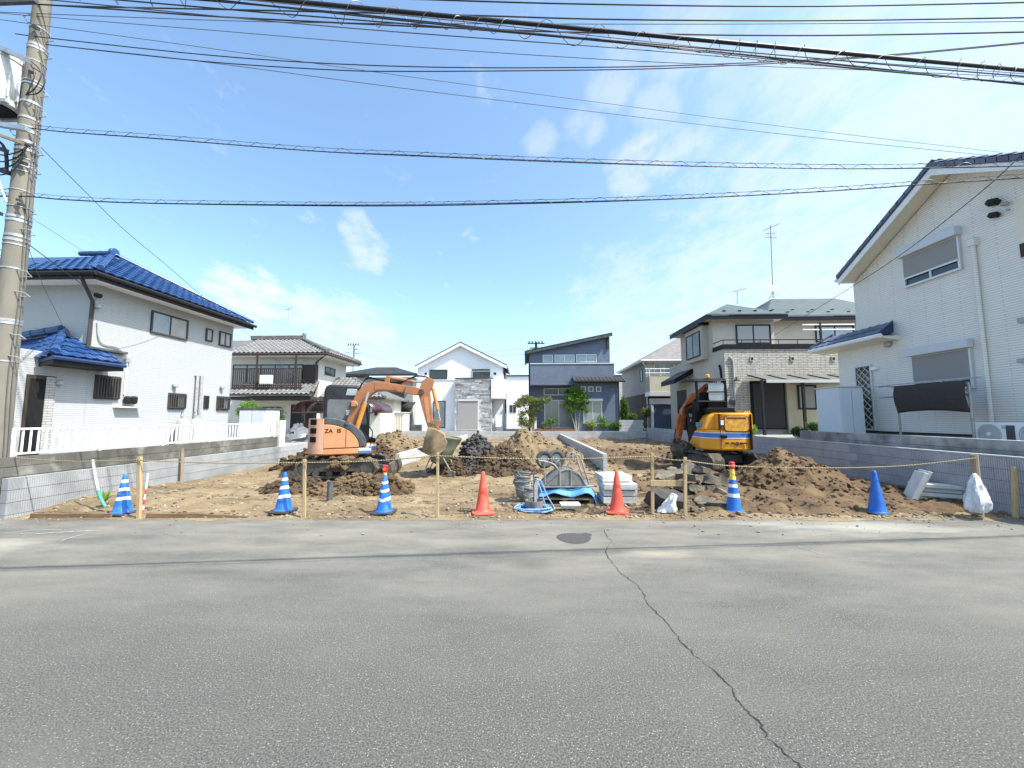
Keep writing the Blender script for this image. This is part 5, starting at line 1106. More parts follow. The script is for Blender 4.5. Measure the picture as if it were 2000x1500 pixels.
gf = prect('-y', BY - .9, 1121, 745, 1206, 845); box_part(bl, 'front_wing', 'siding_bluegrey', gf[0], gf[1], BY - 1.5, BY - .003, .62, gf[3] - .05)
lr = MB().slab([(gf[0] - .15, BY - 2.0, gf[3] - .02), (gf[1] + .25, BY - 2.0, gf[3] - .02), (gf[1] + .25, BY - 1.21, gf[3] + .3), (gf[0] - .15, BY - 1.21, gf[3] + .3)], .1).obj('lean_to_roof', 'roof_dark', bl)
for k in range(14): x = gf[0] - .1 + (gf[1] - gf[0] + .3) * k / 13; MB().tube([(x, BY - 2.0, gf[3]), (x, BY - 1.21, gf[3] + .31)], .03, 5).obj('standing_seam', 'hood_grey', lr)
MB().tube([(gf[0] - .15, BY - 2.05, gf[3] - .1), (gf[1] + .3, BY - 2.05, gf[3] - .1)], .06, 8).obj('gutter', 'dark_trim', bl)
window(bl, '-y', BY, prect('-y', BY, 1062, 758, 1119, 772), 2, 'alu', 'glass', .05); window(bl, '-y', BY, prect('-y', BY, 1063, 781, 1120, 836), 2, 'alu', 'glass_curtain', .07)
window(bl, '-y', BY - 1.5, prect('-y', BY - 1.5, 1139, 784, 1176, 828), 2, 'alu', 'glass_curtain', .06, box=.18)
for a in (1134, 1149, 1164): window(bl, '-y', BY - 1.5, prect('-y', BY - 1.5, a, 755, a + 10, 765), 1, 'alu', 'glass', .05)
pipe(bl, [(gf[1] - .06, BY - 1.56, gf[3] - .1), (gf[1] - .06, BY - 1.56, .7)], 'dark_trim', .04)
dk = thing('wooden_deck', 'low brown wooden deck before the blue grey house', 'deck', (2.6, 27.3, .62), 0, None, True)
for k in range(6): box_part(dk, 'plank', 'deck_wood', at(1046, 842, Y=27.2).x, at(1121, 842, Y=27.2).x, 27.0 + .16 * k, 27.15 + .16 * k, .86, .9)
box_part(dk, 'skirt', 'deck_wood', at(1046, 842, Y=27.2).x, at(1121, 842, Y=27.2).x, 26.96, 26.99, .65, .86)
mp = prect('-y', 27.5, 1036, 815, 1048, 838); tag(MB().box(mp[0], mp[1], 27.4, 27.75, .63, mp[3]).obj('garden_box', 'ac_white', bevel=.02), 'white box by the corner of the wooden deck', 'box')
# ---------------------------------------------------------------- beige and brown house behind the right corner
FY, FXx = 29.0, at(1264, 740, Y=29).x; fh = thing('house', 'two tone beige over dark brown house with white balcony', 'house', (FXx + 3, FY + 4, .7), 0, None, True)
fyb = at(1216, 790, X=FXx).y; ez = at(1253, 702, X=FXx - .5).z; ey = at(1253, 702, X=FXx - .5).y; eyb = at(1205, 728, X=FXx - .5).y; mid = at(1230, 775, X=FXx).z
box_part(fh, 'upper_wall', 'stucco_greybeige', FXx, FXx + 6, FY, fyb, mid, ez); box_part(fh, 'lower_wall', 'brown_dark', FXx + .02, FXx + 5.9, FY + .02, fyb - .02, .5, mid - .003)
a_, b_ = at(1335, 658, Y=FY + 3.5), None
MB().slab([(FXx - .5, ey, ez), (FXx + 6.5, ey, ez), (a_.x + .5, FY + 3.5, a_.z + .1), (a_.x - .3, FY + 3.5, a_.z)], .12).slab([(FXx - .5, ey, ez), (a_.x - .3, FY + 3.5, a_.z), (FXx - .5, eyb, ez)], .12).obj('roof', 'roof_brown', fh)
MB().tube([(FXx - .55, ey - .05, ez - .08), (FXx - .55, eyb, ez - .08)], .07, 8).tube([(FXx - .55, ey - .05, ez - .08), (FXx + 6.5, ey - .05, ez - .08)], .07, 8).obj('gutter', 'alu', fh); box_part(fh, 'soffit', 'stucco_greybeige', FXx - .48, FXx + 6.4, ey + .02, eyb - .1, ez - .2, ez - .13)
pipe(fh, [(FXx - .5, ey, ez - .1), (FXx - .06, FY - .05, ez - .6), (FXx - .06, FY - .05, .8)], 'alu', .05)
bf = prect('-y', FY - 1.0, 1269, 735, 1336, 765); bo = box_part(fh, 'balcony', 'stucco_yellow', bf[0], bf[1], FY - 1.0, FY - .003, bf[2], bf[3]); box_part(bo, 'base', 'alu', bf[0] - .05, bf[1] + .05, FY - 1.06, FY - .003, bf[2] - .3, bf[2] - .003)
for z in (bf[3] + .25, bf[3] + .55): MB().tube([(bf[0] - .3, FY - 1, z), (bf[1], FY - 1, z)], .025, 6).obj('rail', 'white_paint', bo)
for k in range(4): x = bf[0] + (bf[1] - bf[0]) * k / 3; MB().tube([(x, FY - 1, bf[3]), (x, FY - 1, bf[3] + .55)], .02, 6).obj('rail_post', 'white_paint', bo)
window(fh, '-y', FY, prect('-y', FY, 1277, 710, 1336, 733), 3, 'alu', 'glass_pale', .06); window(fh, '-x', FXx, prect('-x', FXx, 1251, 722, 1255, 745), 1, 'dark_trim', 'glass')
box_part(fh, 'ground_wall', 'plain_white', FXx + .1, FXx + 4, FY - .3, FY + .01, .6, mid - .4)
nv_ = prect('-y', 27.2, 1277, 791, 1318, 838); ns_ = thing('storage_shed', 'navy panel storage shed in front of the two tone house', 'shed', (nv_[0] + .7, 27.6, .7), 0, None, True)
box_part(ns_, 'body', 'navy_panel', nv_[0], nv_[1], 27.2, 28.4, .7, nv_[3], .01); box_part(ns_, 'roof', 'hood_grey', nv_[0] - .05, nv_[1] + .05, 27.12, 28.45, nv_[3] + .002, nv_[3] + .08, .01); box_part(ns_, 'corner_post', 'alu', nv_[0] - .16, nv_[0] - .01, 27.15, 27.3, .7, nv_[3], .01)
# ---------------------------------------------------------------- beige two storey house, right back
GX = 9.8; gh = thing('house', 'beige house with pale stone band, black trims and grey green slate roof', 'house', (GX + 4, 22, .88), 0, None, True)
gy0 = at(1414, 700, X=GX).y; gy1 = at(1392, 660, X=GX).y; gyb = at(1334, 660, X=GX).y + .4
zp = at(1414, 681, X=GX).z; zs = at(1414, 748, X=GX).z; ztop = at(1392, 617, X=GX).z; xv = at(1512, 650, Y=gy1).x; xe = 21.0
box_part(gh, 'ground_wall', 'stucco_tan', GX, xe, gy0 + .06, gyb + 2, .88, zp - .003)
xs0 = GX - .0; box_part(gh, 'stone_band', 'stone_tan', GX + .01, xe, gy0, gy0 + .058, zs - 1.9, zp - .003)
box_part(gh, 'parapet_trim', 'black_gloss', GX - .05, xe, gy0 - .06, gy0 + .1, zp, zp + .22); box_part(gh, 'parapet_trim', 'black_gloss', GX - .05, GX + .1, gy0 + .101, gy1 - .003, zp, zp + .22)
MB().tube([(GX, gy1, zp + .45), (GX, gy0 + .05, zp + .45), (xe, gy0 + .05, zp + .45)], .025, 6).obj('balcony_rail', 'black_gloss', gh)
for k in range(9): x = GX + .02 + k * .9; MB().tube([(x, gy0 + .05, zp + .2), (x, gy0 + .05, zp + .45)], .015, 5).obj('rail_post', 'black_gloss', gh)
box_part(gh, 'upper_wall', 'stucco_tan', GX + .003, xv, gy1, gyb, zp + .003, ztop - .05); yr = gy1 + 1.5
box_part(gh, 'upper_wall', 'stucco_tan', xv + .002, xe, yr, gyb + 1.4, zp + .003, ztop + .25)
o_ = .5; fa = at(1420, 594, Y=22.3)
ex0, ex1, ey0, ey1 = GX - o_, xv + .45, gy1 - o_, gyb + o_
MB().slab([(ex0, ey0, ztop), (ex1, ey0, ztop), fa], .06).slab([(ex0, ey0, ztop), fa, (fa.x + .2, ey1 - 1.6, fa.z), (ex0, ey1, ztop)], .06).slab([(ex1, ey0, ztop), (ex1 + 1, ey1, ztop + .1), (fa.x + .2, ey1 - 1.6, fa.z), fa], .06).obj('front_roof', 'roof_slate_green', gh)
MB().box(ex0 + .02, ex1 - .02, ey0 + .02, ey0 + .05, ztop - .28, ztop - .063).box(ex0 + .02, ex0 + .05, ey0 + .051, ey1, ztop - .28, ztop - .063).obj('fascia', 'black_gloss', gh); box_part(gh, 'soffit', 'stucco_tan', ex0 + .06, ex1 - .06, ey0 + .06, ey1, ztop - .2, ztop - .12)
r0, r1 = at(1507, 584, Y=yr + 2.6), at(1630, 581, Y=yr + 2.6); mz = ztop + .28
MB().slab([(xv + .2, yr - .6, mz), (xe, yr - .6, mz), (r1.x, yr + 2.6, r0.z), (r0.x, yr + 2.6, r0.z)], .06).slab([(xv + .2, yr - .6, mz), (r0.x, yr + 2.6, r0.z), (xv - .6, yr + 4.5, mz)], .06).slab([(xe, yr - .6, mz), (xe, yr + 5, mz), (r1.x, yr + 2.6, r0.z)], .06).obj('main_roof', 'roof_slate_green', gh)
MB().box(xv + .25, xe, yr - .58, yr - .55, mz - .3, mz - .063).obj('fascia', 'black_gloss', gh)
for k in range(9): x = xv + .5 + k * .55; z_ = mz + (r0.z - mz) * .13 * (1 + (k % 2)); MB().box(x, x + .14, 0, .08, 0, .05, Matrix.Translation((0, yr - .6 + 3.2 * .13 * (1 + k % 2), z_ + .02))).obj('snow_guard', 'dark_trim', gh)
for k in range(4): x = GX + .6 + k * .8; MB().box(x, x + .14, 0, .08, 0, .05, Matrix.Translation((0, ey0 + .5, ztop + .28))).obj('snow_guard', 'dark_trim', gh)
window(gh, '-y', gy1, prect('-y', gy1, 1437, 634, 1505, 672), 2, 'dark_trim', 'glass_curtain', .07); window(gh, '-y', yr, prect('-y', yr, 1592, 636, 1668, 668), 2, 'dark_trim', 'glass_pale', .07)
bw = prect('-x', GX - .35, 1341, 652, 1368, 700); bwn = box_part(gh, 'bay_window', 'stucco_tan', GX - .35, GX + .002, bw[0] - .15, bw[1] + .15, bw[2] - .2, bw[3] + .25); window(gh, '-x', GX - .352, bw, 2, 'dark_trim', 'glass_pale', .06)
box_part(gh, 'bay_roof', 'black_gloss', GX - .55, GX - .001, bw[0] - .3, bw[1] + .25, bw[3] + .252, bw[3] + .34)
for px in (1467, 1546, 1626): r = prect('-y', gy0, px - 3, 696, px + 4, 706); box_part(gh, 'vent_opening', 'stucco_tan', r[0], r[1], gy0 - .05, gy0 - .002, r[2], r[3], .01); box_part(gh, 'vent_hole', 'dark_trim', r[0] + .04, r[1] - .02, gy0 - .056, gy0 - .051, r[2] + .06, r[3] - .05)
pipe(gh, [(GX + .25, gy0 - .05, zp - .4), (GX + .4, gy0 - .05, zp - .6), (GX + .4, gy0 - .05, 3.2), (GX + .42, gy0 - .05, 1.9)], 'stucco_tan', .045); p = at(1409, 717, X=GX); pipe(gh, [(GX - .06, p.y + .1, p.z + .1), (GX - .06, p.y, p.z - .1), (GX - .04, gy0 + .1, 2.4)], 'black_gloss', .05)
p = at(1435, 742, Y=gy0); MB().lathe([(.16, -.06), (.05, .04), (.03, .1)], 14, (p.x, gy0 - .2, p.z)).tube([(p.x, gy0, p.z + .1), (p.x, gy0 - .2, p.z + .1)], .02, 6).obj('wall_lamp', 'dark_trim', gh, smooth=True)
p = at(1428, 785, Y=gy0); MB().lathe([(.1, -.16), (.13, -.1), (.13, .1), (.06, .16)], 12, (p.x, gy0 - .1, p.z)).obj('electric_meter', 'hood_grey', gh, smooth=True)
sdk = prect('-y', gy0, 1466, 744, 1533, 838); sf = box_part(gh, 'shutter_frame', 'black_gloss', sdk[0], sdk[1], gy0 - .06, gy0 - .003, sdk[2], sdk[3], .008); box_part(sf, 'roller_shutter', 'shutter_dark', sdk[0] + .12, sdk[1] - .08, gy0 - .075, gy0 - .061, sdk[2] + .06, sdk[3] - .12)
ly = gy0 + .055; box_part(gh, 'recess_wall', 'stucco_yellow', sdk[1] + .25, xe, gy0 - .02, gy0 - .003, .9, zs - .1); window(gh, '-y', gy0 - .02, prect('-y', gy0, 1557, 752, 1594, 800), 1, 'dark_trim', 'glass_curtain', .08)
box_part(gh, 'pillar', 'stucco_yellow', sdk[1] + .05, sdk[1] + .25, gy0 - .12, gy0 - .003, .9, zs)
aw = thing('terrace_awning', 'translucent terrace awning on dark posts against the beige house', 'awning', (13, gy0 - .7, .88), 0, None, True)
ax0, ax1 = at(1463, 742, Y=gy0 - .2).x, at(1660, 742, Y=gy0 - .2).x; za = at(1500, 741, Y=gy0 - .6).z
o = MB().slab([(ax0, gy0 - 1.5, za - .12), (ax1, gy0 - 1.5, za - .12), (ax1, gy0 - .08, za + .25), (ax0, gy0 - .08, za + .25)], .03).obj('canopy', 'polycarb_clear', aw)
box_part(aw, 'front_beam', 'alu', ax0, ax1, gy0 - 1.54, gy0 - 1.501, za - .24, za - .1); box_part(aw, 'wall_beam', 'dark_trim', ax0 + 4.6, ax1, gy0 - .2, gy0 - .061, za + .32, za + .55)
for px in (1490, 1570): x = at(px, 800, Y=gy0 - 1.4).x; box_part(aw, 'post', 'dark_trim', x - .05, x + .05, gy0 - 1.48, gy0 - 1.38, .88, za - .1)
for k in range(6): x = ax0 + (ax1 - ax0) * k / 5; MB().tube([(x, gy0 - 1.5, za - .1), (x, gy0 - .08, za + .27)], .025, 5).obj('rafter', 'dark_trim', aw)
p0, p1 = at(1345, 722, X=GX), at(1288, 750, X=GX - 1.0)
q = [(GX - 1.1, p0.y - .6, p1.z + .05), (GX - 1.1, p0.y + 1.6, p1.z + .05), (GX - .002, p0.y + 1.6, p0.z), (GX - .002, p0.y - .6, p0.z)]
MB().slab(q, .28).obj('porch_roof', 'black_gloss', gh)
dd = prect('-x', GX, 1324, 762, 1342, 838); box_part(gh, 'entrance_door', 'dark_trim', GX - .03, GX - .002, dd[0], dd[1], .88, dd[3])
for z in (zp + .95, zp + 1.2): MB().tube([(at(1570, 636, Y=gy0).x, gy0 + .1, z), (at(1672, 636, Y=gy0).x, gy0 + .1, z)], .03, 6).obj('laundry_pole', 'white_paint', gh)
x = at(1605, 640, Y=gy0).x; box_part(gh, 'laundry_post', 'dark_trim', x - .04, x + .04, gy0 + .06, gy0 + .14, zp + .2, zp + 1.3)
# mast, dish and second aerial
ms = thing('roof_antenna', 'tall antenna mast with white satellite dish on slate roof', 'antenna', r0, 0, None, True)
b0_, t0_ = at(1510, 582, Y=yr + 2.4), at(1505, 440, Y=yr + 2.4); pipe(ms, [b0_, t0_], 'galv_dull', .03, 'mast')
dc = at(1508, 564, Y=yr + 2.1); dm = MB().lathe([(.02, .0), (.12, .012), (.22, .045), (.26, .07)], 20, cap=True).xf(Matrix.Translation(dc) @ Matrix.Rotation(R(60), 4, 'X') @ Matrix.Rotation(.3, 4, 'Z')); dm.obj('dish', 'locker', ms, smooth=True).modifiers.new('thickness', 'SOLIDIFY').thickness = .02
MB().tube([dc + Vector((0, 0, -.1)), dc + Vector((.05, -.45, -.2))], .02, 5).obj('feed_arm', 'galv_dull', ms)
for dx_, dy_ in ((-.4, -.2), (.35, -.2), (0, .4)): MB().tube([b0_ + Vector((dx_, dy_, 0)), b0_ + Vector((0, 0, .45))], .016, 5).obj('stay', 'galv_dull', ms)
for zz_, L_, nn in ((t0_.z - .15, .9, 9), (t0_.z - .55, .5, 5), (t0_.z - .8, .6, 6)):
    c = Vector((t0_.x, t0_.y, zz_)); d_ = Vector((.85, -.2, .33)).normalized() if nn == 9 else Vector((-.8, .2, .1)).normalized(); bo_ = MB().tube([c - d_ * L_ * .5, c + d_ * L_ * .6], .014, 5).obj('boom', 'galv_dull', ms)
    for k in range(nn): p = c + d_ * L_ * (-.45 + k / nn); MB().tube([p + Vector((-.05, -.22, 0)), p + Vector((.05, .22, 0))], .008, 4).obj('element', 'galv_dull', ms)
a2 = thing('roof_antenna', 'short yagi antenna left of the satellite dish', 'antenna', at(1440, 594, Y=22.3), 0, None, True)
c = at(1440, 568, Y=22.3); pipe(a2, [at(1440, 594, Y=22.3), c], 'galv_dull', .022, 'mast'); MB().tube([c + Vector((-.25, 0, -.06)), c + Vector((.5, 0, .14))], .014, 5).obj('boom', 'galv_dull', a2)
for k in range(6): p = c + Vector((-.2 + .13 * k, 0, -.05 + .035 * k)); MB().tube([p + Vector((0, -.15, 0)), p + Vector((0, .15, 0))], .008, 4).obj('element', 'galv_dull', a2)
# far poles over the roofs
for k, (px, py, Yd, lab) in enumerate(((692, 672, 62, 'far grey utility pole with crossarms over the dark roof'), (1047, 668, 50, 'far black pole top above the blue grey house roof'))):
    p = at(px, py, Y=Yd); fp = thing('utility_pole', lab, 'utility pole', (p.x, Yd, 0), 0, None, True); pipe(fp, [(p.x, Yd, -.1), p], 'galv_dull' if k == 0 else 'hood_grey', .17, 'shaft')
    for j, (w, dz) in enumerate(((1.1, -.3), (.8, -.9), (1.4, -1.6))): box_part(fp, 'crossarm', 'galv_dull' if k == 0 else 'dark_trim', p.x - w, p.x + w, Yd - .3, Yd - .18, p.z + dz, p.z + dz + .12)
    for j in range(5): MB().lathe([(.05, 0), (.12, .1), (.05, .3)], 8, (p.x - .9 + .42 * j, Yd - .24, p.z - .18)).obj('insulator', 'hood_grey', fp)
FWG = 'far wires beyond the houses'
for k, (pts, lab) in enumerate((([(470, 640, 62), (600, 684, 62), (692, 674, 62), (900, 688, 62), (1047, 680, 50)], 'far upper wire from the distant pole to the right'),
                              ([(692, 682, 62), (800, 692, 62), (900, 698, 62), (1060, 690, 50)], 'far middle wire from the distant pole to the right'),
                              ([(692, 682, 62), (740, 700, 55), (808, 734, 46)], 'far wire sloping down behind the white gable'),
                              ([(640, 682, 62), (692, 690, 62), (800, 706, 60), (1040, 712, 60)], 'faint far wire behind the white gable roof'))):
    wire(lab, pts, .028, 'galv_dull', group=FWG)
# ---------------------------------------------------------------- mini excavators
def TR(loc, rz): return Matrix.Translation(loc) @ Matrix.Rotation(rz, 4, 'Z')
def beam(pts, hs, n, t):
    n = Vector(n).normalized(); pts = [Vector(p) for p in pts]; mb = MB(); k = len(pts)
    for i, p in enumerate(pts):
        d = (pts[min(i + 1, k - 1)] - pts[max(i - 1, 0)]).normalized(); u = n.cross(d).normalized()
        tt = t[i] if isinstance(t, (list, tuple)) else t
        for a, b in ((1, 1), (1, -1), (-1, -1), (-1, 1)): mb.v.append(p + u * hs[i] / 2 * a + n * tt / 2 * b)
    for i in range(k - 1):
        for j in range(4): mb.f.append((4 * i + j, 4 * i + (j + 1) % 4, 4 * i + 4 + (j + 1) % 4, 4 * i + 4 + j))
    mb.f += [(0, 1, 2, 3), tuple(4 * k - 4 + j for j in (3, 2, 1, 0))]; return mb
def undercarriage(ex, M, L=1.9, Wd=1.45, tw=.3, r=.24):
    for s in (1, -1):
        yc = s * (Wd - tw) / 2; h = L / 2 - r; pts = []; n = 84; per = 4 * h + 2 * math.pi * r
        for i in range(n):
            q = per * i / n
            if q < 2 * h: x, z, nx, nz = -h + q, 0, 0, -1
            elif q < 2 * h + math.pi * r: a = (q - 2 * h) / r - math.pi / 2; x, z, nx, nz = h + r * math.cos(a), r + r * math.sin(a), math.cos(a), math.sin(a)
            elif q < 4 * h + math.pi * r: u = q - 2 * h - math.pi * r; x, z, nx, nz = h - u, 2 * r - .02 * math.sin(u / (2 * h) * 9.4), 0, 1
            else: a = (q - 4 * h - math.pi * r) / r + math.pi / 2; x, z, nx, nz = -h + r * math.cos(a), r + r * math.sin(a), math.cos(a), math.sin(a)
            pts.append((x, z, nx, nz))
        mb = MB()
        for i, (x, z, nx, nz) in enumerate(pts):
            o = .024 if (i // 2) % 2 else -.008
            for (dr, y) in ((o, -tw / 2), (o, tw / 2), (-.05, tw / 2), (-.05, -tw / 2)): mb.v.append(M @ Vector((x + nx * dr, yc + y, z + nz * dr + .02)))
        for i in range(n):
            j = (i + 1) % n
            for k in range(4): mb.f.append((4 * i + k, 4 * i + (k + 1) % 4, 4 * j + (k + 1) % 4, 4 * j + k))
        tk = mb.obj('track', 'track', ex, smooth=True, ang=50)
        for x, rr, nm in ((h, r - .055, 'idler'), (-h, r - .055, 'sprocket')): MB().disc((x, yc, r + .02), (0, 1, 0), rr, tw * .7, 18).xf(M).obj(nm, 'steel_dark', tk, .01, True)
        for q in range(4): MB().disc((-h + .25 + q * (2 * h - .5) / 3, yc, .13), (0, 1, 0), .075, tw * .8, 12).xf(M).obj('roller', 'steel_dark', tk, smooth=True)
        MB().box(-h + .1, h - .1, yc - tw * .3, yc + tw * .3, .17, r * 2 - .06).xf(M).obj('track_frame', 'steel_dark', tk, .02)
    MB().box(-.45, .45, -Wd / 2 + tw, Wd / 2 - tw, .25, .5).xf(M).obj('car_body', 'steel_dark', ex, .03); MB().lathe([(.36, .5), (.36, .62)], 24).xf(M).obj('slew_ring', 'steel_dark', ex, smooth=True)
    b = L / 2 + .3
    MB().ext([(b, .06), (b + .05, .02), (b + .09, .18), (b + .05, .36), (b - .01, .38), (b - .03, .2)], -Wd / 2, Wd / 2, 'y').xf(M).obj('dozer_blade', 'track', ex, .01)
    for s in (1, -1): MB().ext([(.4, .3), (b, .15), (b, .27), (.4, .42)], s * .35 - .04, s * .35 + .04, 'y').xf(M).obj('blade_arm', 'steel_dark', ex, .01)
def plan(x0, x1, y0, y1, rr, fr=.06, k=7):
    """body outline: rounded tail with radius rr, nearly square nose"""
    p = []
    for cx, cy, a0, r in ((x1 - fr, y1 - fr, 0, fr), (x0 + rr, y1 - rr, 90, rr), (x0 + rr, y0 + rr, 180, rr), (x1 - fr, y0 + fr, 270, fr)):
        for i in range(k + 1): a = R(a0 + 90 * i / k); p.append((cx + r * math.cos(a), cy + r * math.sin(a)))
    return p
def bucket_part(ex, p, d, n, w, s, m, ang):
    """bucket hung at p, opening turned by ang in the plane d/z"""
    M = Matrix((( d.x, n.x, 0, p.x), (d.y, n.y, 0, p.y), (d.z, n.z, 1, p.z), (0, 0, 0, 1))) @ Matrix.Rotation(ang, 4, 'Y')
    prof = [(0, .0), (.16, -.02), (.34, -.1), (.43, -.26), (.40, -.42), (.28, -.53), (.1, -.55), (-.05, -.5)]
    prof = [(a * s, b * s) for a, b in prof]; mb = MB(); q = [(a * .93, b * .93 - .005) for a, b in prof]
    k = len(prof)
    for y in (-w / 2, w / 2): mb.v += [Vector((a, y, b)) for a, b in prof]
    mb.f += [(i, i + 1, k + i + 1, k + i) for i in range(k - 1)]
    mb.f += [tuple(range(k)), tuple(range(k, 2 * k))[::-1]]
    o = mb.xf(M).obj('bucket', m, ex, smooth=True, ang=30); o.modifiers.new('thickness', 'SOLIDIFY').thickness = .02
    for j in range(4): y = -w / 2 + w * (j + .5) / 4; MB().ext([(-.05 * s, -.5 * s), (-.16 * s, -.46 * s), (-.05 * s, -.44 * s)], y - .025, y + .025, 'y').xf(M).obj('tooth', 'steel_dark', o)
    for y in (-.06, .06): MB().ext([(-.02, -.02), (.12 * s, -.05), (.12 * s, .08), (.02, .1), (-.05, .05)], y - .012, y + .012, 'y').xf(M).obj('ear', m, o)
    return o
# ---- faded orange machine, left
c = Vector((-5.0, 10.55, H(-5, 10.5) + .02)); ex = thing('excavator', 'faded orange mini excavator with dark cab digging into green tub', 'excavator', c, 0, 'mini excavators on the plot', True)
undercarriage(ex, TR(c + Vector((.1, 0, .0)), R(8)), 2.0, 1.5)
M = TR(c, R(28)); X0, X1, Y0, Y1 = -.84, .62, -.72, .72
MB().ext(plan(X0 + .01, X1, Y0 + .01, Y1 - .01, .4), .6, .77, 'z').xf(M).obj('lower_body', 'orange_old', ex, .03, True)
MB().ext(plan(X0, -.5, Y0, Y1, .36, .02), .64, 1.53, 'z').xf(M).obj('counterweight', 'orange_faded', ex, .05, True, 3)
MB().box(.5, .86, -.22, .66, .6, .86).xf(M).obj('front_deck', 'orange_old', ex, .03)
MB().box(.52, .84, -.2, .64, .862, .98).xf(M).obj('front_step', 'black', ex, .02)
MB().box(.52, .85, -.232, -.218, .68, .76).xf(M).obj('stripe', 'stripe_blue', ex)
MB().box(.52, .85, -.232, -.218, .765, .82).xf(M).obj('stripe', 'stripe_white', ex)
MB().box(.2, .5, -.6, -.1, .78, 1.15).xf(M).obj('boom_well', 'black', ex, .02)
for k in range(3):
    a = R(228); v = Vector((X0 + .36 + .362 * math.cos(a), Y0 + .36 + .362 * math.sin(a), 0)); MB().box(-.09, .09, -.012, .012, .93 + .22 * k, 1.07 + .22 * k, Matrix.Translation(v) @ Matrix.Rotation(R(-42), 4, 'Z')).xf(M).obj('vent', 'black', ex, .012)
n = 14; oa = [(-.48 + 1.04 * math.sin(R(90) * i / n), .8 + .76 * math.cos(R(90) * i / n)) for i in range(n + 1)]; ia = [(-.48 + .84 * math.sin(R(90) * i / n), .78 + .6 * math.cos(R(90) * i / n)) for i in range(n + 1)]
MB().ext(oa + ia[::-1], Y0 + .002, -.28, 'y').xf(M).obj('side_hood', 'hood_grey', ex, .025, True, 3)
MB().ext([(-.49, .77)] + ia, Y0 - .006, -.3, 'y').xf(M).obj('side_panel', 'orange_old', ex, .015, True)
MB().ext([(.03, .8), (.045, .8), (.045, 1.26), (.03, 1.28)], Y0 - .009, Y0, 'y').xf(M).obj('panel_seam', 'seam', ex)
MB().box(-.49, -.12, -.28, Y1 - .03, .78, 1.5).xf(M).obj('engine_hood', 'orange_faded', ex, .05)
for t_, x_, z_ in (('ZA', -.46, 1.2), ('IS', -.18, 1.2)): text_obj(t_, 'lettering', 'black', ex, .14, M @ Matrix.Translation((x_, Y0 - .012, z_ - .03)) @ Matrix.Rotation(R(90), 4, 'X'), .002)
MB().box(.36, .66, Y0 - .002, Y0 + .02, .63, .69).xf(M).obj('stripe', 'stripe_blue', ex); MB().box(.36, .66, Y0 - .003, Y0 + .02, .695, .74).xf(M).obj('stripe', 'stripe_white', ex)
MB().disc((.05, Y0 - .02, 1.42), (0, 1, 0), .05, .04).xf(M).obj('filler_cap', 'hood_grey', ex, smooth=True)
# cab
cx0, cx1, cy0, cy1, cz0, cz1 = -.5, .66, -.24, .72, .87, 2.44
cab = MB().ext([(cx0, cz0), (cx1, cz0), (cx1, 1.3), (cx1 - .06, 2.1), (cx1 - .22, cz1 - .06), (cx1 - .4, cz1), (cx0 + .12, cz1), (cx0 + .03, cz1 - .05), (cx0, cz1 - .16)], cy0, cy1, 'y').xf(M).obj('cab', 'cab_dark', ex, .05, True, 3)
def cwin(poly, y, nm, m): return MB().ext(poly, y - .006, y + .006, 'y').xf(M).obj(nm, m, cab, .004)
cwin([(cx0 + .08, 1.5), (cx0 + .22, 1.36), (cx1 - .1, 1.36), (cx1 - .08, 1.45), (cx1 - .14, 2.04), (cx0 + .12, 2.04), (cx0 + .08, 1.98)], cy0 - .004, 'side_window', 'cab_glass')
cwin([(.02, 2.16), (.36, 2.16), (.3, 2.34), (.06, 2.34)], cy0 - .003, 'upper_window', 'glass_pale')
MB().box(cx0 - .006, cx0 + .006, cy0 + .1, cy1 - .1, 1.55, 2.2).xf(M).obj('rear_window', 'cab_glass', cab)
MB().add([(cx1 - .001, cy0 + .08, 1.35), (cx1 - .001, cy1 - .08, 1.35), (cx1 - .055, cy1 - .08, 2.08), (cx1 - .055, cy0 + .08, 2.08), (cx1 + .008, cy0 + .08, 1.35), (cx1 + .008, cy1 - .08, 1.35), (cx1 - .046, cy1 - .08, 2.08), (cx1 - .046, cy0 + .08, 2.08)], [(4, 5, 6, 7), (0, 3, 2, 1), (0, 1, 5, 4), (2, 3, 7, 6), (0, 4, 7, 3), (1, 2, 6, 5)]).xf(M).obj('front_window', 'cab_glass', cab)
for x_, z_, w_, h_ in ((.05, 1.62, .2, .14), (.08, 1.42, .17, .09), (.1, 1.52, .12, .07), (.33, 1.62, .14, .05)): MB().box(x_, x_ + w_, cy0 - .016, cy0 - .011, z_, z_ + h_).xf(M).obj('notice', 'paper', cab)
# boom: foot beside the cab, then out over the tub
bd = Vector((1, .08, 0)).normalized(); bn = Vector((-bd.y, bd.x, 0)); bo = Vector((-4.72, 10.28, 0))
def bp(s, z, off=0): return bo + bd * s + Vector((0, 0, z)) + bn * off
pt = [(0, 1.25), (.1, 1.6), (.22, 1.98), (.34, 2.24), (.5, 2.42), (.68, 2.5), (.9, 2.49), (1.3, 2.45), (1.62, 2.41)]
boom = beam([bp(*q) for q in pt], [.2, .25, .3, .34, .33, .29, .25, .21, .18], bn, .17).obj('boom', 'boom_orange', ex, .015)
beam([bp(*q, -.09) for q in pt[5:8]], [.19, .16, .13], bn, .012).obj('boom_plate', 'boom_orange', boom, .004)
for o_ in (-.11, .11): beam([bp(1.5, 2.42, o_), bp(1.72, 2.38, o_), bp(1.95, 2.34, o_)], [.2, .22, .16], bn, .04).obj('boom_fork', 'boom_orange', boom, .01)
MB().disc(bp(1.93, 2.35), bn, .07, .3).obj('pivot_pin', 'steel_dark', boom, smooth=True); MB().disc(bp(0, 1.25), bn, .1, .3).obj('pivot_pin', 'steel_dark', boom, smooth=True)
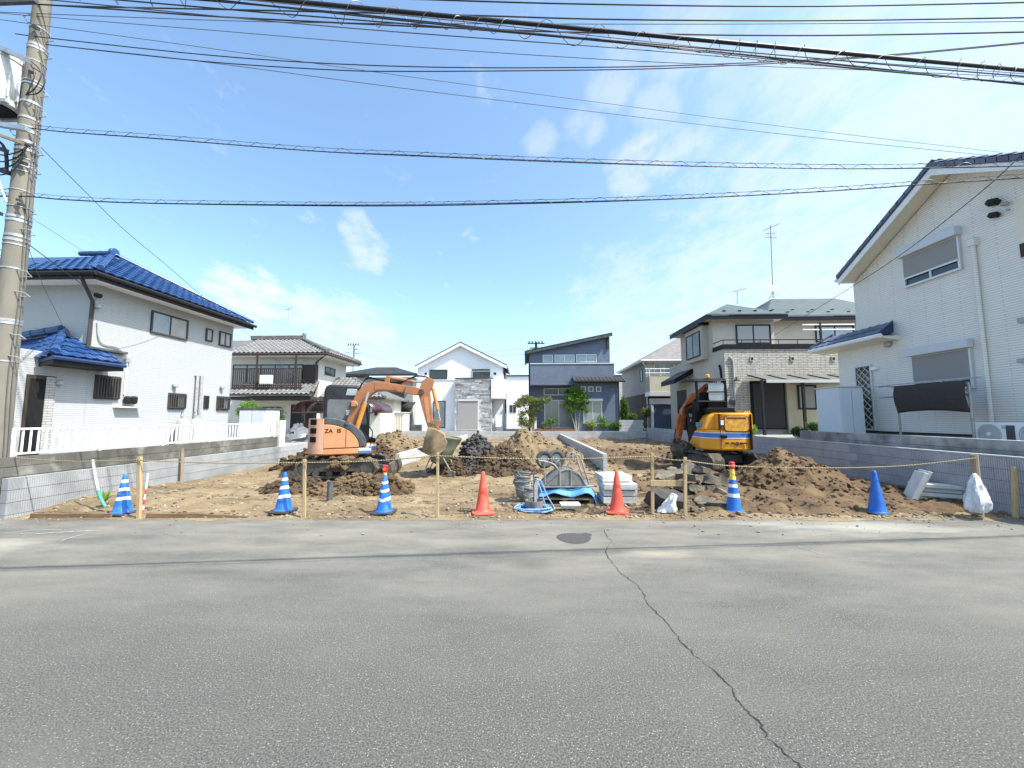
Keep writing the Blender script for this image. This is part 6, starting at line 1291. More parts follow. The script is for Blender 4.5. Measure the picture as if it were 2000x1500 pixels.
MB().cbox(bp(.16, 2.02, -.14), (.13, .08, .16)).obj('work_lamp', 'orange_old', boom, .02); MB().disc(bp(.24, 2.02, -.14), bd, .05, .02).obj('lamp_lens', 'glass_pale', boom)
sb = beam([bp(-.05, 1.42), bp(.0, 1.1), bp(.12, .9), bp(.1, .58)], [.3, .36, .34, .3], bn, .2).obj('swing_post', 'orange_old', ex, .02)
cy = MB().tube([bp(.16, 1.0, -.16), bp(.46, 2.06, -.16)], .062, 14).obj('boom_cylinder', 'cyl_orange', ex, .006, True); MB().tube([bp(.46, 2.06, -.16), bp(.54, 2.34, -.16)], .033, 12).obj('rod', 'galv_dull', cy, smooth=True)
cy = MB().tube([bp(1.0, 2.74), bp(1.68, 2.64)], .055, 14).obj('arm_cylinder', 'boom_orange', ex, .006, True); MB().tube([bp(1.68, 2.64), bp(2.08, 2.6)], .03, 12).obj('rod', 'galv_dull', cy, smooth=True); beam([bp(.98, 2.55), bp(1.02, 2.78)], [.16, .1], bn, .14).obj('cylinder_lug', 'boom_orange', cy, .01)
stick = beam([bp(2.17, 2.72), bp(2.08, 2.58), bp(1.98, 2.36), bp(2.05, 2.0), bp(2.14, 1.6), bp(2.2, 1.32)], [.2, .3, .32, .26, .2, .14], bn, .14).obj('arm', 'boom_orange', ex, .015)
beam([bp(2.04, 2.2, -.073), bp(2.14, 1.5, -.073)], [.12, .08], bn, .01).obj('arm_plate', 'orange_old', stick, .003)
cy = MB().tube([bp(2.22, 2.46), bp(2.36, 1.86)], .05, 14).obj('bucket_cylinder', 'cyl_orange', ex, .006, True); MB().tube([bp(2.36, 1.86), bp(2.42, 1.58)], .028, 12).obj('rod', 'galv_dull', cy, smooth=True)
for o_ in (-.1, .1): beam([bp(2.18, 1.52, o_), bp(2.42, 1.56, o_)], [.07, .07], bn, .02).obj('link', 'boom_orange', ex, .005); beam([bp(2.42, 1.56, o_), bp(2.36, 1.3, o_)], [.07, .07], bn, .02).obj('link', 'boom_orange', ex, .005)
bucket_part(ex, bp(2.14, 1.4), bd, bn, .55, 1.3, 'bucket_mud', R(8))
for k, o_ in enumerate((-.05, 0, .05)):
    MB().tube(smooth_path([bp(.0, 1.5, o_), bp(.12, 2.1, o_), bp(.4, 2.66 + .03 * k, o_), bp(.75, 2.68, o_), bp(1.3, 2.6, o_), bp(1.75, 2.78, o_), bp(2.1, 2.75, o_)]), .014, 6).obj('hose', 'black', ex, smooth=True)
MB().tube([bp(.2, .75, .35), bp(.2, 1.3, .35)], .02, 6).obj('grab_rail', 'black', ex); MB().tube(smooth_path([bp(.55, .9, .1), bp(.6, 1.25, .1), bp(.5, 1.42, .1)]), .014, 6).obj('lever', 'black', ex)
MB().box(.5, .74, -.15, .6, .861, .95).xf(M).obj('floor_step', 'cab_dark', ex, .02)
mud = MB(); rnd = random.Random(3)
for k in range(40): p = M @ Vector((rnd.uniform(-.3, .2), rnd.uniform(-.85, -.72), 0)); clod(mud, (p.x, p.y, .5 + rnd.uniform(-.1, .14)), rnd.uniform(.06, .13), rnd)
tag(mud.obj('mud_lump', 'soil', smooth=True, ang=35), 'big lump of soil caked on the near excavator track', 'soil lump')
# ---- bright orange machine, right
c = Vector((5.75, 11.7, H(5.85, 11.7) + .02)); ex = thing('excavator', 'bright orange mini excavator with open black canopy and blue stripe', 'excavator', c, 0, 'mini excavators on the plot', True)
undercarriage(ex, TR(c + Vector((-.05, .1, 0)), R(97)), 2.15, 1.65, .34, .27)
M = TR(c, R(83)); X0, X1, Y0, Y1 = -.88, .72, -.68, .68
MB().ext(plan(X0, X1, Y0, Y1, .5), .66, 1.22, 'z').xf(M).obj('body', 'kanamoto', ex, .05, True, 4)
MB().ext(plan(X0 + .004, X1, Y0 + .004, .4, .4, .05), 1.2, 1.69, 'z').xf(M).obj('engine_cover', 'kanamoto', ex, .07, True, 4)
MB().ext([(.22, 1.21), (.665, 1.21), (.65, 1.32), (.57, 1.48), (.47, 1.62), (.4, 1.66), (.22, 1.66)], X0 + .22, .35, 'x').xf(M).obj('side_cover', 'kanamoto', ex, .04, True, 3)
MB().ext(plan(X0 - .006, X1, Y0 - .006, Y1 + .006, .505), 1.0, 1.13, 'z').xf(M).obj('stripe', 'stripe_blue', ex, smooth=True)
for z in (.985, 1.13): MB().ext(plan(X0 - .007, X1, Y0 - .007, Y1 + .007, .506), z, z + .02, 'z').xf(M).obj('stripe', 'stripe_white', ex, smooth=True)
MB().ext(plan(X0 + .1, X0 + .75, Y0 + .08, -.28, .22, .05), 1.69, 1.75, 'z').xf(M).obj('hood_top', 'kanamoto', ex, .03, True, 3)
MB().box(-.5, .3, -.26, .5, 1.692, 1.84).xf(M).obj('rear_deck', 'black', ex, .02)
for y_ in (-.52, .28): MB().box(X0 - .008, X0 + .3, y_ - .006, y_ + .006, .69, 1.66).xf(M).obj('panel_seam', 'seam', ex, .004)
def rrect(y0, y1, z0, z1, r, k=5):
    p = []
    for cy_, cz_, a0 in ((y1 - r, z1 - r, 0), (y0 + r, z1 - r, 90), (y0 + r, z0 + r, 180), (y1 - r, z0 + r, 270)):
        for i in range(k + 1): a = R(a0 + 90 * i / k); p.append((cy_ + r * math.cos(a), cz_ + r * math.sin(a)))
    return p
MB().ext(rrect(-.45, .19, 1.16, 1.61, .1), X0 - .014, X0 + .02, 'x').xf(M).obj('rear_panel_frame', 'seam', ex, .004); MB().ext(rrect(-.43, .17, 1.185, 1.585, .09), X0 - .024, X0 - .0, 'x').xf(M).obj('rear_panel', 'sticker_yellow', ex, .01)
MB().box(X0 - .028, X0 - .02, -.38, .12, 1.52, 1.57).xf(M).obj('panel_slot', 'seam', ex)
MB().cbox((X0 - .05, .22, 1.04), (.08, .16, .09)).xf(M).obj('door_handle', 'black', ex, .02)
for y_ in (.12, -.02, -.25, -.36): MB().cbox((X0 - .005, y_, .87), (.03, .1, .05)).xf(M).obj('rear_slot', 'seam', ex, .01)
MB().disc((X0 - .005, -.13, .85), (1, 0, 0), .05, .03).xf(M).obj('tow_hole', 'seam', ex)
MB().cbox((X0 + .0, .235, 1.42), (.06, .07, .13)).xf(M).obj('notice', 'paper', ex)
MB().box(-.35, -.12, Y1 - .01, Y1 + .008, 1.28, 1.42).xf(M).obj('sticker', 'sticker_green', ex); MB().box(-.5, -.36, Y1 - .02, Y1 + .006, 1.28, 1.42).xf(M).obj('sticker', 'stripe_blue', ex)
# black operator side: plates, gauges, seat, canopy
MB().ext([(-.1, 1.2), (.74, .72), (.76, 1.75), (.35, 1.9), (-.12, 1.76)], Y1 - .3, Y1 + .01, 'y').xf(M).obj('step_panel', 'black', ex, .03)
for x_, z_ in ((.25, 1.62), (.42, 1.64), (.33, 1.48)): MB().disc((x_, Y1 + .015, z_), (0, 1, 0), .055, .02).xf(M).obj('gauge', 'galv_dull', ex, smooth=True)
MB().cbox((.1, .35, 1.9), (.5, .62, .3)).xf(M).obj('seat_base', 'black', ex, .06); MB().cbox((-.16, .3, 2.08), (.16, .56, .45)).xf(M).obj('seat_back', 'black', ex, .06)
can = MB().ext([(-.42, 2.62), (-.3, 2.7), (.4, 2.76), (.95, 2.74), (1.0, 2.7), (.4, 2.69), (-.3, 2.62)], -.12, Y1 + .1, 'y').xf(M).obj('canopy_roof', 'black_gloss', ex, .02)
for y_ in (-.08, .7): MB().tube([M @ Vector(p) for p in ((-.36, y_, 1.75), (-.38, y_, 2.3), (-.34, y_, 2.66))], .04, 8).obj('canopy_post', 'black_gloss', can, smooth=True)
MB().tube([M @ Vector((-.37, -.08, 2.02)), M @ Vector((-.37, .7, 2.02))], .04, 8).obj('canopy_bar', 'black_gloss', can, smooth=True)
MB().box(-.38, -.34, -.05, .4, 1.76, 2.0).xf(M).obj('rear_guard', 'black', can, .01); rw = MB().ext(rrect(-.04, .38, 2.05, 2.56, .06), -.385, -.375, 'x').xf(M).obj('rear_screen', 'glass_pale', can)
MB().tube([M @ Vector((-.39, -.04, 2.3)), M @ Vector((-.39, .38, 2.3))], .014, 6).obj('guard_bar', 'black', can)
MB().lathe([(.05, 0), (.06, .03), (.05, .1), (.02, .12)], 14).xf(M @ Matrix.Translation((-.3, .36, 2.71))).obj('beacon', 'amber', ex, smooth=True)
# boom swung to the left, arm hanging down
q0, q1, q2, q3, q4 = Vector((5.72, 12.75, 1.1)), at(1394, 750, Y=12.85), at(1335, 803, Y=12.35), at(1324, 862, Y=12.25), at(1353, 772, Y=12.45)
nn = (q2 - q1).cross(Vector((0, 0, 1))).normalized()
boom = beam([q0, q0.lerp(q1, .6), q1 + Vector((.0, 0, -.06)), q1.lerp(q2, .3) + Vector((0, 0, .02)), q1.lerp(q2, .65), q2], [.22, .26, .28, .26, .22, .16], nn, .15).obj('boom', 'arm_orange', ex, .015)
cy = MB().tube([q1.lerp(q2, .25) + Vector((0, -.02, .2)), q1.lerp(q2, .6) + Vector((0, -.02, .2))], .045, 12).obj('arm_cylinder', 'arm_orange', ex, .005, True); MB().tube([q1.lerp(q2, .6) + Vector((0, -.02, .2)), q4], .025, 10).obj('rod', 'galv_dull', cy, smooth=True)
for p_ in (q1 + Vector((0, 0, -.06)), q2): MB().disc(p_, nn, .075, .24).obj('pivot_pin', 'steel_dark', boom, smooth=True)
stick = beam([q4 + Vector((.03, 0, .05)), q4, q2, q2.lerp(q3, .35), q3], [.1, .16, .22, .17, .12], nn, .12).obj('arm', 'arm_orange', ex, .015)
bc = MB().tube([q2 + Vector((-.16, -.05, -.1)), q2.lerp(q3, .6) + Vector((-.15, -.05, 0))], .045, 12).obj('bucket_cylinder', 'arm_orange', ex, .005, True); MB().tube([q2.lerp(q3, .6) + Vector((-.15, -.05, 0)), q3 + Vector((-.12, -.04, .12))], .026, 10).obj('rod', 'steel_dark', bc, smooth=True)
dd_ = (q2 - q1); dd_.z = 0; dd_.normalize(); bucket_part(ex, q3 + Vector((0, 0, .05)), dd_, Vector((-dd_.y, dd_.x, 0)), .5, 1.0, 'track', R(60))
for k in range(3): MB().tube(smooth_path([q0 + Vector((.1 * k - .1, 0, .2)), q1 + Vector((-.05 + .05 * k, -.1, .12)), q1.lerp(q2, .5) + Vector((0, -.12, .05 - .05 * k)), q2 + Vector((0, -.1, .1))]), .016, 6).obj('hose', 'black', ex, smooth=True)
MB().tube(smooth_path([M @ Vector(p) for p in ((.7, Y1, 1.0), (.8, Y1 + .02, 1.4), (.7, Y1, 1.8))]), .025, 6).obj('grab_rail', 'black', ex, smooth=True)
# ---------------------------------------------------------------- traffic cones
def gpt(px, py, z=.03): return at(px, py, Z=z)
def cone_r(z, h): return .128 - (.128 - .026) * ((z - .03) / (h - .03))
def cone(px, py, label, body, h=.7, bands=(), lamp=False, tip=None, base='rubber', rz=0):
    p = gpt(px, py, 0); z0 = H(p.x, p.y) if p.y > YE(p.x) + .02 else 0
    t = thing('traffic_cone', label, 'traffic cone', (p.x, p.y, z0), rz, 'traffic cones along the road edge')
    b = .185; MB().ext([(-b + .04, -b), (b - .04, -b), (b, -b + .04), (b, b - .04), (b - .04, b), (-b + .04, b), (-b, b - .04), (-b, -b + .04)], .0, .03, 'z').obj('base', base, t, .006)
    MB().lathe([(.152, .031), (.148, .042), (.132, .046), (.126, .055)] + [(cone_r(z, h), z) for z in (.2, .4, h - .04)] + [(.024, h - .008), (.015, h)], 28).obj('body', body, t, smooth=True, ang=50)
    for kind, zc, wd, am, m in bands:
        mb = MB(); n = 36
        for i in range(n):
            a = i / n * 6.283; s = am * (math.cos(a - 5.5) if kind == 's' else (abs(((a - 4.712 + math.pi) % 6.283) - math.pi) / math.pi * 2 - 1 if kind == 'v' else 0))
            for z in (zc - wd / 2 + s, zc + wd / 2 + s): r = cone_r(z, h) + .0025; mb.v.append(Vector((r * math.cos(a), r * math.sin(a), z)))
        mb.f = [(2 * i, 2 * ((i + 1) % n), 2 * ((i + 1) % n) + 1, 2 * i + 1) for i in range(n)]
        mb.obj('reflective_band', m, t, smooth=True)
    if lamp:
        l = MB().cbox((0, 0, h + .06), (.085, .07, .13)).obj('warning_lamp', 'lamp_red', t, .02); MB().disc((0, -.037, h + .06), (0, 1, 0), .03, .02, 16).obj('lens', 'lamp_lens', l, smooth=True); MB().lathe([(.032, h - .05), (.034, h + .0)], 14).obj('lamp_socket', 'cone_yellow', t, smooth=True)
    return t
SL = (('s', .25, .055, .02, 'cone_white'), ('s', .40, .05, .016, 'cone_white'), ('s', .54, .045, .011, 'cone_white'))
CH = (('v', .25, .05, .028, 'cone_white'), ('v', .39, .045, .022, 'cone_white'), ('v', .52, .04, .016, 'cone_white'))
cone(238, 1007, 'blue traffic cone with slanting white bands by the brown edging board, leftmost', 'cone_blue', .66, SL)
cone(553, 1005, 'blue traffic cone with slanting white bands, second from the left', 'cone_blue', .66, SL, rz=.1)
cone(750, 1005, 'blue traffic cone with white chevrons and red lamp on top', 'cone_blue', .68, CH, True)
cone(943, 1005, 'plain red traffic cone left of the blue hose coil', 'cone_red', .7, base='cone_red', rz=.2)
cone(1206, 1003, 'plain red traffic cone before the stacked white slabs', 'cone_red', .71, base='cone_red', rz=-.3)
cone(1434, 1004, 'blue traffic cone with yellow top and red lamp by the rubble', 'cone_blue', .74, (('', .3, .06, 0, 'cone_white'), ('', .46, .055, 0, 'cone_white'), ('', .64, .16, 0, 'cone_yellow')), True, rz=.2)
cone(1714, 1004, 'plain blue traffic cone, rightmost near the stacked kerb blocks', 'cone_blue', .73, rz=.3)
# ---------------------------------------------------------------- stakes, rope, boards
SG = 'wooden stakes along the road edge'
def stake(label, px, pyb, pyt, m='timber', w=.045, lean=0, Yd=None, rnd_=False, group=SG):
    b = gpt(px, pyb, .04) if Yd is None else at(px, pyb, Y=Yd); t = at(px + lean, pyt, Y=b.y); b = Vector((b.x, b.y, H(b.x, b.y) - .15))
    o = MB().tube([b, (b + t) / 2 + Vector((.006, 0, 0)), t], [w * .62, w * .58, w * .55], 9).obj('stake', m, smooth=True) if rnd_ else beam([b, t], [w, w], (0, 1, 0), w * .8).obj('stake', m, bevel=.003)
    tag(o, label, 'stake', group); return t
s1 = stake('light timber stake right of the leftmost blue cone', 273, 1009, 892, w=.06)
s2 = stake('light timber stake between the second and third blue cones', 595, 1008, 897)
s3 = stake('thin timber stake left of the first red cone', 855, 1008, 884, w=.04)
s0 = stake('grey round post at the left picture edge tied with rope', 2, 1004, 885, 'timber_old', .07, 2, rnd_=True)
s6 = stake('weathered round log post leaning above the white hanging bag', 1912, 1006, 888, 'timber_old', .09, -10, rnd_=True)
stake('light timber stake at the right edge of the picture', 1981, 1008, 912, w=.06)
sa = stake('brown stake standing against the left block wall', 354, 946, 876, 'timber_old', .06, 2, rnd_=True); sb_ = stake('brown stake far along the left block wall', 530, 908, 852, 'timber_old', .07, 1)
fr = thing('timber_frame', 'timber H frame of two stakes and a crossboard before the rubble', 'timber frame', gpt(1305, 1004), 0, None, True)
fa, fb = [(gpt(x, y, .04), at(x, t_, Y=gpt(x, y, .04).y)) for x, y, t_ in ((1274, 1003, 885), (1338, 1006, 893))]
for q in (fa, fb): beam([q[0] + Vector((0, 0, -.15)), q[1]], [.05, .05], (0, 1, 0), .04).obj('stake', 'timber', fr, .003)
zc = at(1300, 943, Y=fa[0].y).z; MB().box(fa[0].x - .03, fb[0].x + .04, fa[0].y - .05, fa[0].y - .022, zc - .05, zc + .05).obj('crossboard', 'timber', fr, .003)
s4, s5 = fa[1], fb[1]
def rope(label, pts, sag=None):
    P = smooth_path(pts, 8); o = MB().tube(P, .0085, 6).obj('rope', 'rope', smooth=True); return tag(o, label, 'rope', 'striped barrier ropes tied between the stakes')
dn = Vector((0, -.04, -.05))
def span(a, b, sg): return [a + dn, (a + b) / 2 + dn - Vector((0, 0, sg)), b + dn]
rope('rope from the left edge post to the first timber stake', span(s0, s1, .05)); rope('rope between the first two timber stakes', span(s1, s2, .03)); rope('rope between the second stake and the thin stake', span(s2, s3, .03))
rope('striped rope in front of the dark heap and upturned barrow', span(s3, s4, .05)); rope('short striped rope across the timber frame', span(s4, s5, .02))
rope('striped rope from the timber frame past the dirt mound to the log post', [s5 + dn, at(1430, 910, Y=6.85), at(1600, 914, Y=6.9), at(1760, 910, Y=6.9), s6 + dn])
k_ = MB()
for a in range(40): k_.v.append(Vector((0, 0, 0)))
MB().tube([s0 + Vector((.05 * math.cos(i * .8), .05 * math.sin(i * .8), -.02 - .003 * i)) for i in range(30)], .011, 6).obj('rope_knot', 'rope'); o = bpy.data.objects['rope_knot']; tag(o, 'rope wound round the post at the left edge', 'rope')
for (a, b, lab) in (((58, 1014), (205, 1016), 'brown edging board left of the leftmost cone'), ((292, 1012), (480, 1014), 'brown edging board right of the first stake')):
    p, q = gpt(*a, 0), gpt(*b, 0); p = Vector((p.x, YE(p.x) + .03, .0)); q = Vector((q.x, YE(q.x) + .03, 0))
    tag(beam([p + Vector((0, 0, .045)), p.lerp(q, .5) + Vector((0, .015, .04)), q + Vector((0, .02, .015 if a[0] > 200 else .045))], [.09, .085, .05 if a[0] > 200 else .08], (0, 1, 0), .03).obj('edging_board', 'plank_old', bevel=.004), lab, 'board')
# pipe with green foot, survey rod, black stub
pp = thing('plastic_pipe', 'white plastic pipe with a green lower end leaning from the soil', 'pipe', gpt(205, 990), 0, None, True)
b = gpt(206, 988, .1); MB().tube(smooth_path([at(181, 898, Y=b.y), at(188, 940, Y=b.y), at(192, 958, Y=b.y)]), .018, 10).obj('upper_pipe', 'pvc_white', pp, smooth=True); MB().tube(smooth_path([at(192, 957, Y=b.y), at(196, 972, Y=b.y), at(206, 990, Y=b.y)]), .024, 10).obj('lower_pipe', 'pvc_green', pp, smooth=True)
rp = thing('survey_rod', 'thin red and white banded rod behind the first stake', 'rod', gpt(280, 1008), 0, None, True); b = gpt(278, 1006, .02); t_ = at(289, 925, Y=b.y + .05)
for k in range(8): MB().tube([b.lerp(t_, k / 8), b.lerp(t_, (k + 1) / 8)], .013, 8).obj('band', 'redwhite_red' if k % 2 == 0 and k < 6 else 'pvc_white', rp)
p = gpt(643, 981, .06); tag(MB().tube([p + Vector((0, 0, -.1)), Vector((p.x + .01, p.y, at(643, 940, Y=p.y).z))], .052, 18).lathe([(.052, 0), (.043, .001), (.043, -.1)], 18, (p.x + .01, p.y, at(643, 940, Y=p.y).z), False).obj('pipe_stub', 'pipe_black', smooth=True), 'short black drain pipe stub standing in the soil', 'pipe')
wd_ = MB(); b = gpt(201, 985, .1); rnd = random.Random(8)
for k in range(16): a = rnd.uniform(0, 6.28); d = Vector((math.cos(a), math.sin(a), 0)); h = rnd.uniform(.1, .26); s = Vector((-d.y, d.x, 0)) * .02; wd_.quad(b - s * .3, b + d * .04 + Vector((0, 0, h * .6)) - s, b + d * .1 + Vector((0, 0, h)), b + d * .04 + Vector((0, 0, h * .6)) + s)
tag(wd_.obj('weed', 'leaf_bright'), 'small bright green weed beside the white pipe', 'weed')
# ---------------------------------------------------------------- green mortar tub on wheels
tb = at(852, 924, Z=H(-2.4, 10.6)); tb = Vector((tb.x, 10.75, H(tb.x, 10.75))); tx = at(862, 900, Y=10.75).x
tu = thing('mortar_tub', 'green steel mortar tub on a wheeled stand under the bucket', 'tub cart', (tx, 10.75, tb.z), 0)
n = 24; prof = [(.12, .12, .32), (.24, .22, .38), (.36, .32, .72), (.40, .36, 1.02), (.42, .38, 1.04)]
mb = MB()
for rx, ry, z in prof: mb.v += [Vector((rx * math.cos(i / n * 6.283) + (.08 if z > .9 else 0) + (z - .6) * .12, ry * math.sin(i / n * 6.283), z - .06 * math.cos(i / n * 6.283) * (z > .9))) for i in range(n)]
mb.f = [(j * n + i, j * n + (i + 1) % n, (j + 1) * n + (i + 1) % n, (j + 1) * n + i) for j in range(len(prof) - 1) for i in range(n)] + [tuple(range(n))[::-1]]
o = mb.obj('tub', 'tub_green', tu, smooth=True, ang=50); o.modifiers.new('thickness', 'SOLIDIFY').thickness = .02
mb = MB().tube([(.43 * math.cos(i / n * 6.283) + .13, .39 * math.sin(i / n * 6.283), 1.045 - .06 * math.cos(i / n * 6.283)) for i in range(n + 1)], .016, 6).obj('rim', 'tub_green', tu, smooth=True)
for s in (-1, 1):
    MB().tube(smooth_path([(-.42, s * .3, .05), (-.25, s * .34, .45), (-.12, s * .37, .74), (-.34, s * .36, .98), (-.42, s * .34, 1.06)]), .018, 8).obj('leg_frame', 'pipe_metal', tu, smooth=True); MB().tube([(.36, s * .3, .08), (.12, s * .34, .5)], .018, 8).obj('leg_frame', 'pipe_metal', tu)
    for x in (-.42, .36): w = MB().disc((x, s * .33, .08), (0, 1, 0), .085, .045, 18).obj('wheel', 'tyre', tu, .012, True)
MB().tube([(-.42, -.33, .08), (-.42, .33, .08)], .014, 6).tube([(.36, -.33, .08), (.36, .33, .08)], .014, 6).obj('axle', 'pipe_metal', tu)
# ---------------------------------------------------------------- bucket stack
BG = 'nested grey mortar buckets'
def pail(label, p, tilt, rz, s=1):
    t = thing('mortar_bucket', label, 'bucket', p, rz, BG); t.rotation_euler = (tilt[0], tilt[1], rz); n = 22
    o = MB().lathe([(.105 * s, 0), (.11 * s, .005), (.142 * s, .27 * s)], n, cap=False).add([(.105 * s * math.cos(i / n * 6.283), .105 * s * math.sin(i / n * 6.283), .004) for i in range(n)], [tuple(range(n))]).obj('shell', 'bucket_grey', t, smooth=True, ang=50); o.modifiers.new('thickness', 'SOLIDIFY').thickness = .006
    MB().lathe([(.142 * s, .26 * s), (.156 * s, .262 * s), (.156 * s, .285 * s), (.145 * s, .288 * s)], n, cap=False).obj('rim', 'bucket_grey', t, smooth=True); MB().lathe([(.136 * s, .225 * s), (.146 * s, .228 * s), (.145 * s, .24 * s)], n, cap=False).obj('rib', 'bucket_grey', t, smooth=True)
    MB().tube([(.15 * s * math.cos(R(180 + 180 * i / 12)), -.05 * math.sin(R(180 * i / 12)) * 3 * s, .25 * s - .13 * s * math.sin(R(180 * i / 12))) for i in range(13)], .005, 5).obj('bail_handle', 'galv_dull', t)
    for a in (1, -1): MB().cbox((.152 * s * a, 0, .25 * s), (.03, .04, .05)).obj('ear', 'bucket_grey', t, .006)
b = gpt(1022, 975, .05); bz = H(b.x, b.y)
pail('grey bucket at the bottom of the nested stack', b + Vector((.06, 0, bz - .05)), (.1, .12), .3)
for k in range(3): pail(('second bucket up in the leaning stack', 'third bucket up in the leaning stack', 'topmost grey bucket of the leaning stack')[k], b + Vector((.05 - .055 * (k + 1) + .03 * k, 0, bz - .05 + .1 + .085 * k)), (.05, -.08 + .12 * k), .3 + .4 * k, 1.12 - .02 * k)
# ---------------------------------------------------------------- pallet, blue sheet, upturned barrow
pb = gpt(1098, 978, .05); py = pb.y; px0, px1 = at(1046, 970, Y=py).x, at(1160, 970, Y=py).x; pz = H((px0 + px1) / 2, py) + .01
pl = thing('pallet', 'dark pallet holding the blue sheet and upturned barrow', 'pallet', ((px0 + px1) / 2, py + .45, pz), 0, None, True)
for k in range(7): MB().box(px0, px1, py + .02 + k * .14, py + .12 + k * .14, pz + .115, pz + .14).obj('top_board', 'timber_old', pl, .003)
for k in range(3): MB().box(px0 + .02 + k * (px1 - px0 - .1) / 2, px0 + .1 + k * (px1 - px0 - .1) / 2, py + .03, py + .95, pz + .025, pz + .114).obj('runner', 'timber_old', pl, .003)
MB().box(px0, px1, py + .0, py + .1, pz, pz + .024).box(px0, px1, py + .85, py + .95, pz, pz + .024).obj('bottom_board', 'timber_old', pl, .003)
ts = MB(); NX, NY = 44, 26
def tarpz(u, v):
    z = .30 + .05 * fbm(u * 3, v * 3, 2) + .03 * math.sin(u * 11 + v * 4) * (.4 + v)
    e = max(0, u - .86) * 2.6 + max(0, .05 - u) * 3; f = max(0, .22 - v) * .4 + .05 * math.sin(u * 14) * max(0, .35 - v) * 2
    return max(.03, z - e - f)
tx0, tx1 = px0 + .0, px1 + .16
for j in range(NY + 1):
    for i in range(NX + 1):
        u, v = i / NX, j / NY; ts.v.append(Vector((tx0 + (tx1 - tx0) * u + .03 * math.sin(v * 7), py + .0 + .02 * math.sin(u * 15) + .9 * v - .05 * (u > .85) * (1 - v), pz + tarpz(u, v))))
ts.f = [(j * (NX + 1) + i, j * (NX + 1) + i + 1, (j + 1) * (NX + 1) + i + 1, (j + 1) * (NX + 1) + i) for j in range(NY) for i in range(NX)]
o = ts.obj('blue_sheet', 'tarp_blue', smooth=True, ang=60); o.modifiers.new('thickness', 'SOLIDIFY').thickness = .004; tag(o, 'crumpled blue plastic sheet draped over the pallet', 'sheet')
def barrow(label, p, rz, tub):
    """barrow turned over: handles and legs up, wheels on top"""
    t = thing('wheelbarrow', label, 'wheelbarrow', p, rz, 'upturned barrows on the pallet')
    for s in (-1, 1):
        MB().tube(smooth_path([(-.42, s * .22, .52), (-.3, s * .22, .5), (-.1, s * .24, .42), (.1, s * .26, .1), (.25, s * .27, .04), (.72, s * .28, .02)]), .016, 8).obj('side_tube', 'pipe_metal', t, smooth=True)
        MB().tube(smooth_path([(.1, s * .24, .3), (.2, s * .24, .5), (.31, s * .24, .63), (.4, s * .24, .6), (.48, s * .24, .36), (.58, s * .24, .05)]), .018, 8).obj('leg_hoop', 'pipe_metal', t, smooth=True)
    MB().tube([(-.42, -.22, .52), (-.42, .22, .52)], .015, 8).obj('nose_tube', 'pipe_metal', t); MB().tube([(-.32, -.2, .5), (-.3, -.2, .0)], .015, 8).obj('strut', 'pipe_metal', t)
    if tub:
        mb = MB(); prof = [(-.3, .06), (-.06, .27), (.04, .33), (.2, .33), (.34, .26), (.45, .14), (.5, .02), (-.34, .02)]
        for y in (-.302, .302): MB().tube(smooth_path([(-.34, y, .03), (-.05, y, .28), (.1, y, .345), (.22, y, .335), (.36, y, .26), (.5, y, .03)], 4), .014, 6).obj('tray_edge', 'steel_barrow', t, smooth=True)
        MB().tube([(-.02, -.31, .02), (-.02, -.31, .5)], .014, 6).tube([(.2, -.31, .02), (.2, -.31, .34)], .012, 6).obj('strut', 'pipe_metal', t)
        o = mb.ext(prof, -.3, .3, 'y').obj('tray', 'steel_barrow', t, .05, True, 3); MB().tube([(-.36, -.32, .015), (.55, -.32, .015), (.55, .32, .015), (-.36, .32, .015), (-.36, -.32, .015)], .016, 6).obj('tray_rim', 'steel_barrow', t)
    for y, x in ((-.12, -.3), (.14, -.02)):
        c = Vector((x, y, .53)); w = MB()
        for i in range(24):
            a = i / 24 * 6.283
            for k in range(8): b_ = k / 8 * 6.283; w.v.append(c + Vector(((.135 + .045 * math.cos(b_)) * math.cos(a), .045 * math.sin(b_), (.135 + .045 * math.cos(b_)) * math.sin(a))))
        w.f = [(i * 8 + k, i * 8 + (k + 1) % 8, ((i + 1) % 24) * 8 + (k + 1) % 8, ((i + 1) % 24) * 8 + k) for i in range(24) for k in range(8)]
        wo_ = w.obj('wheel', 'tyre', t, smooth=True); MB().disc(c, (0, 1, 0), .095, .03, 18).obj('rim', 'galv_dull', wo_, .008, True); MB().disc(c, (0, 1, 0), .03, .12, 12).obj('hub', 'galv', wo_)
    return t
barrow('upturned grey steel wheelbarrow with its tyres in the air', ((px0 + px1) / 2 - .08, py + .42, pz + .33), R(4), True)
# standpipe, hose coil, tub ring
sp0 = gpt(1046, 990, .03); st = thing('standpipe', 'pale square tap post standing in the hose coil', 'standpipe', (sp0.x, sp0.y, H(sp0.x, sp0.y)), .3)
MB().box(-.035, .035, -.035, .035, -.1, .6).obj('post', 'concrete', st, .006); MB().tube([(0, -.03, .52), (0, -.1, .52), (0, -.12, .48)], .016, 8).obj('tap', 'galv', st, smooth=True); MB().tube([(-.05, -.06, .56), (.05, -.06, .56)], .009, 6).obj('tap_handle', 'black', st); MB().cbox((-.02, 0, .62), (.1, .05, .03)).obj('cap', 'steel_dark', st, .006)
hc = thing('hose_coil', 'coiled light blue hose lying around the tap post', 'hose', gpt(1040, 998, .02), 0, None, True); hz = gpt(1042, 997, .02)
pts = []
for i in range(240):
    a = i * .19; r = .17 + .115 * abs(math.sin(i * .021 + .3)) + .02 * math.sin(i * .7); pts.append(hz + Vector((r * 1.12 * math.cos(a) - .02, r * .95 * math.sin(a) + .03, .016 + .05 * (i / 240) + .012 * math.sin(i * .37))))
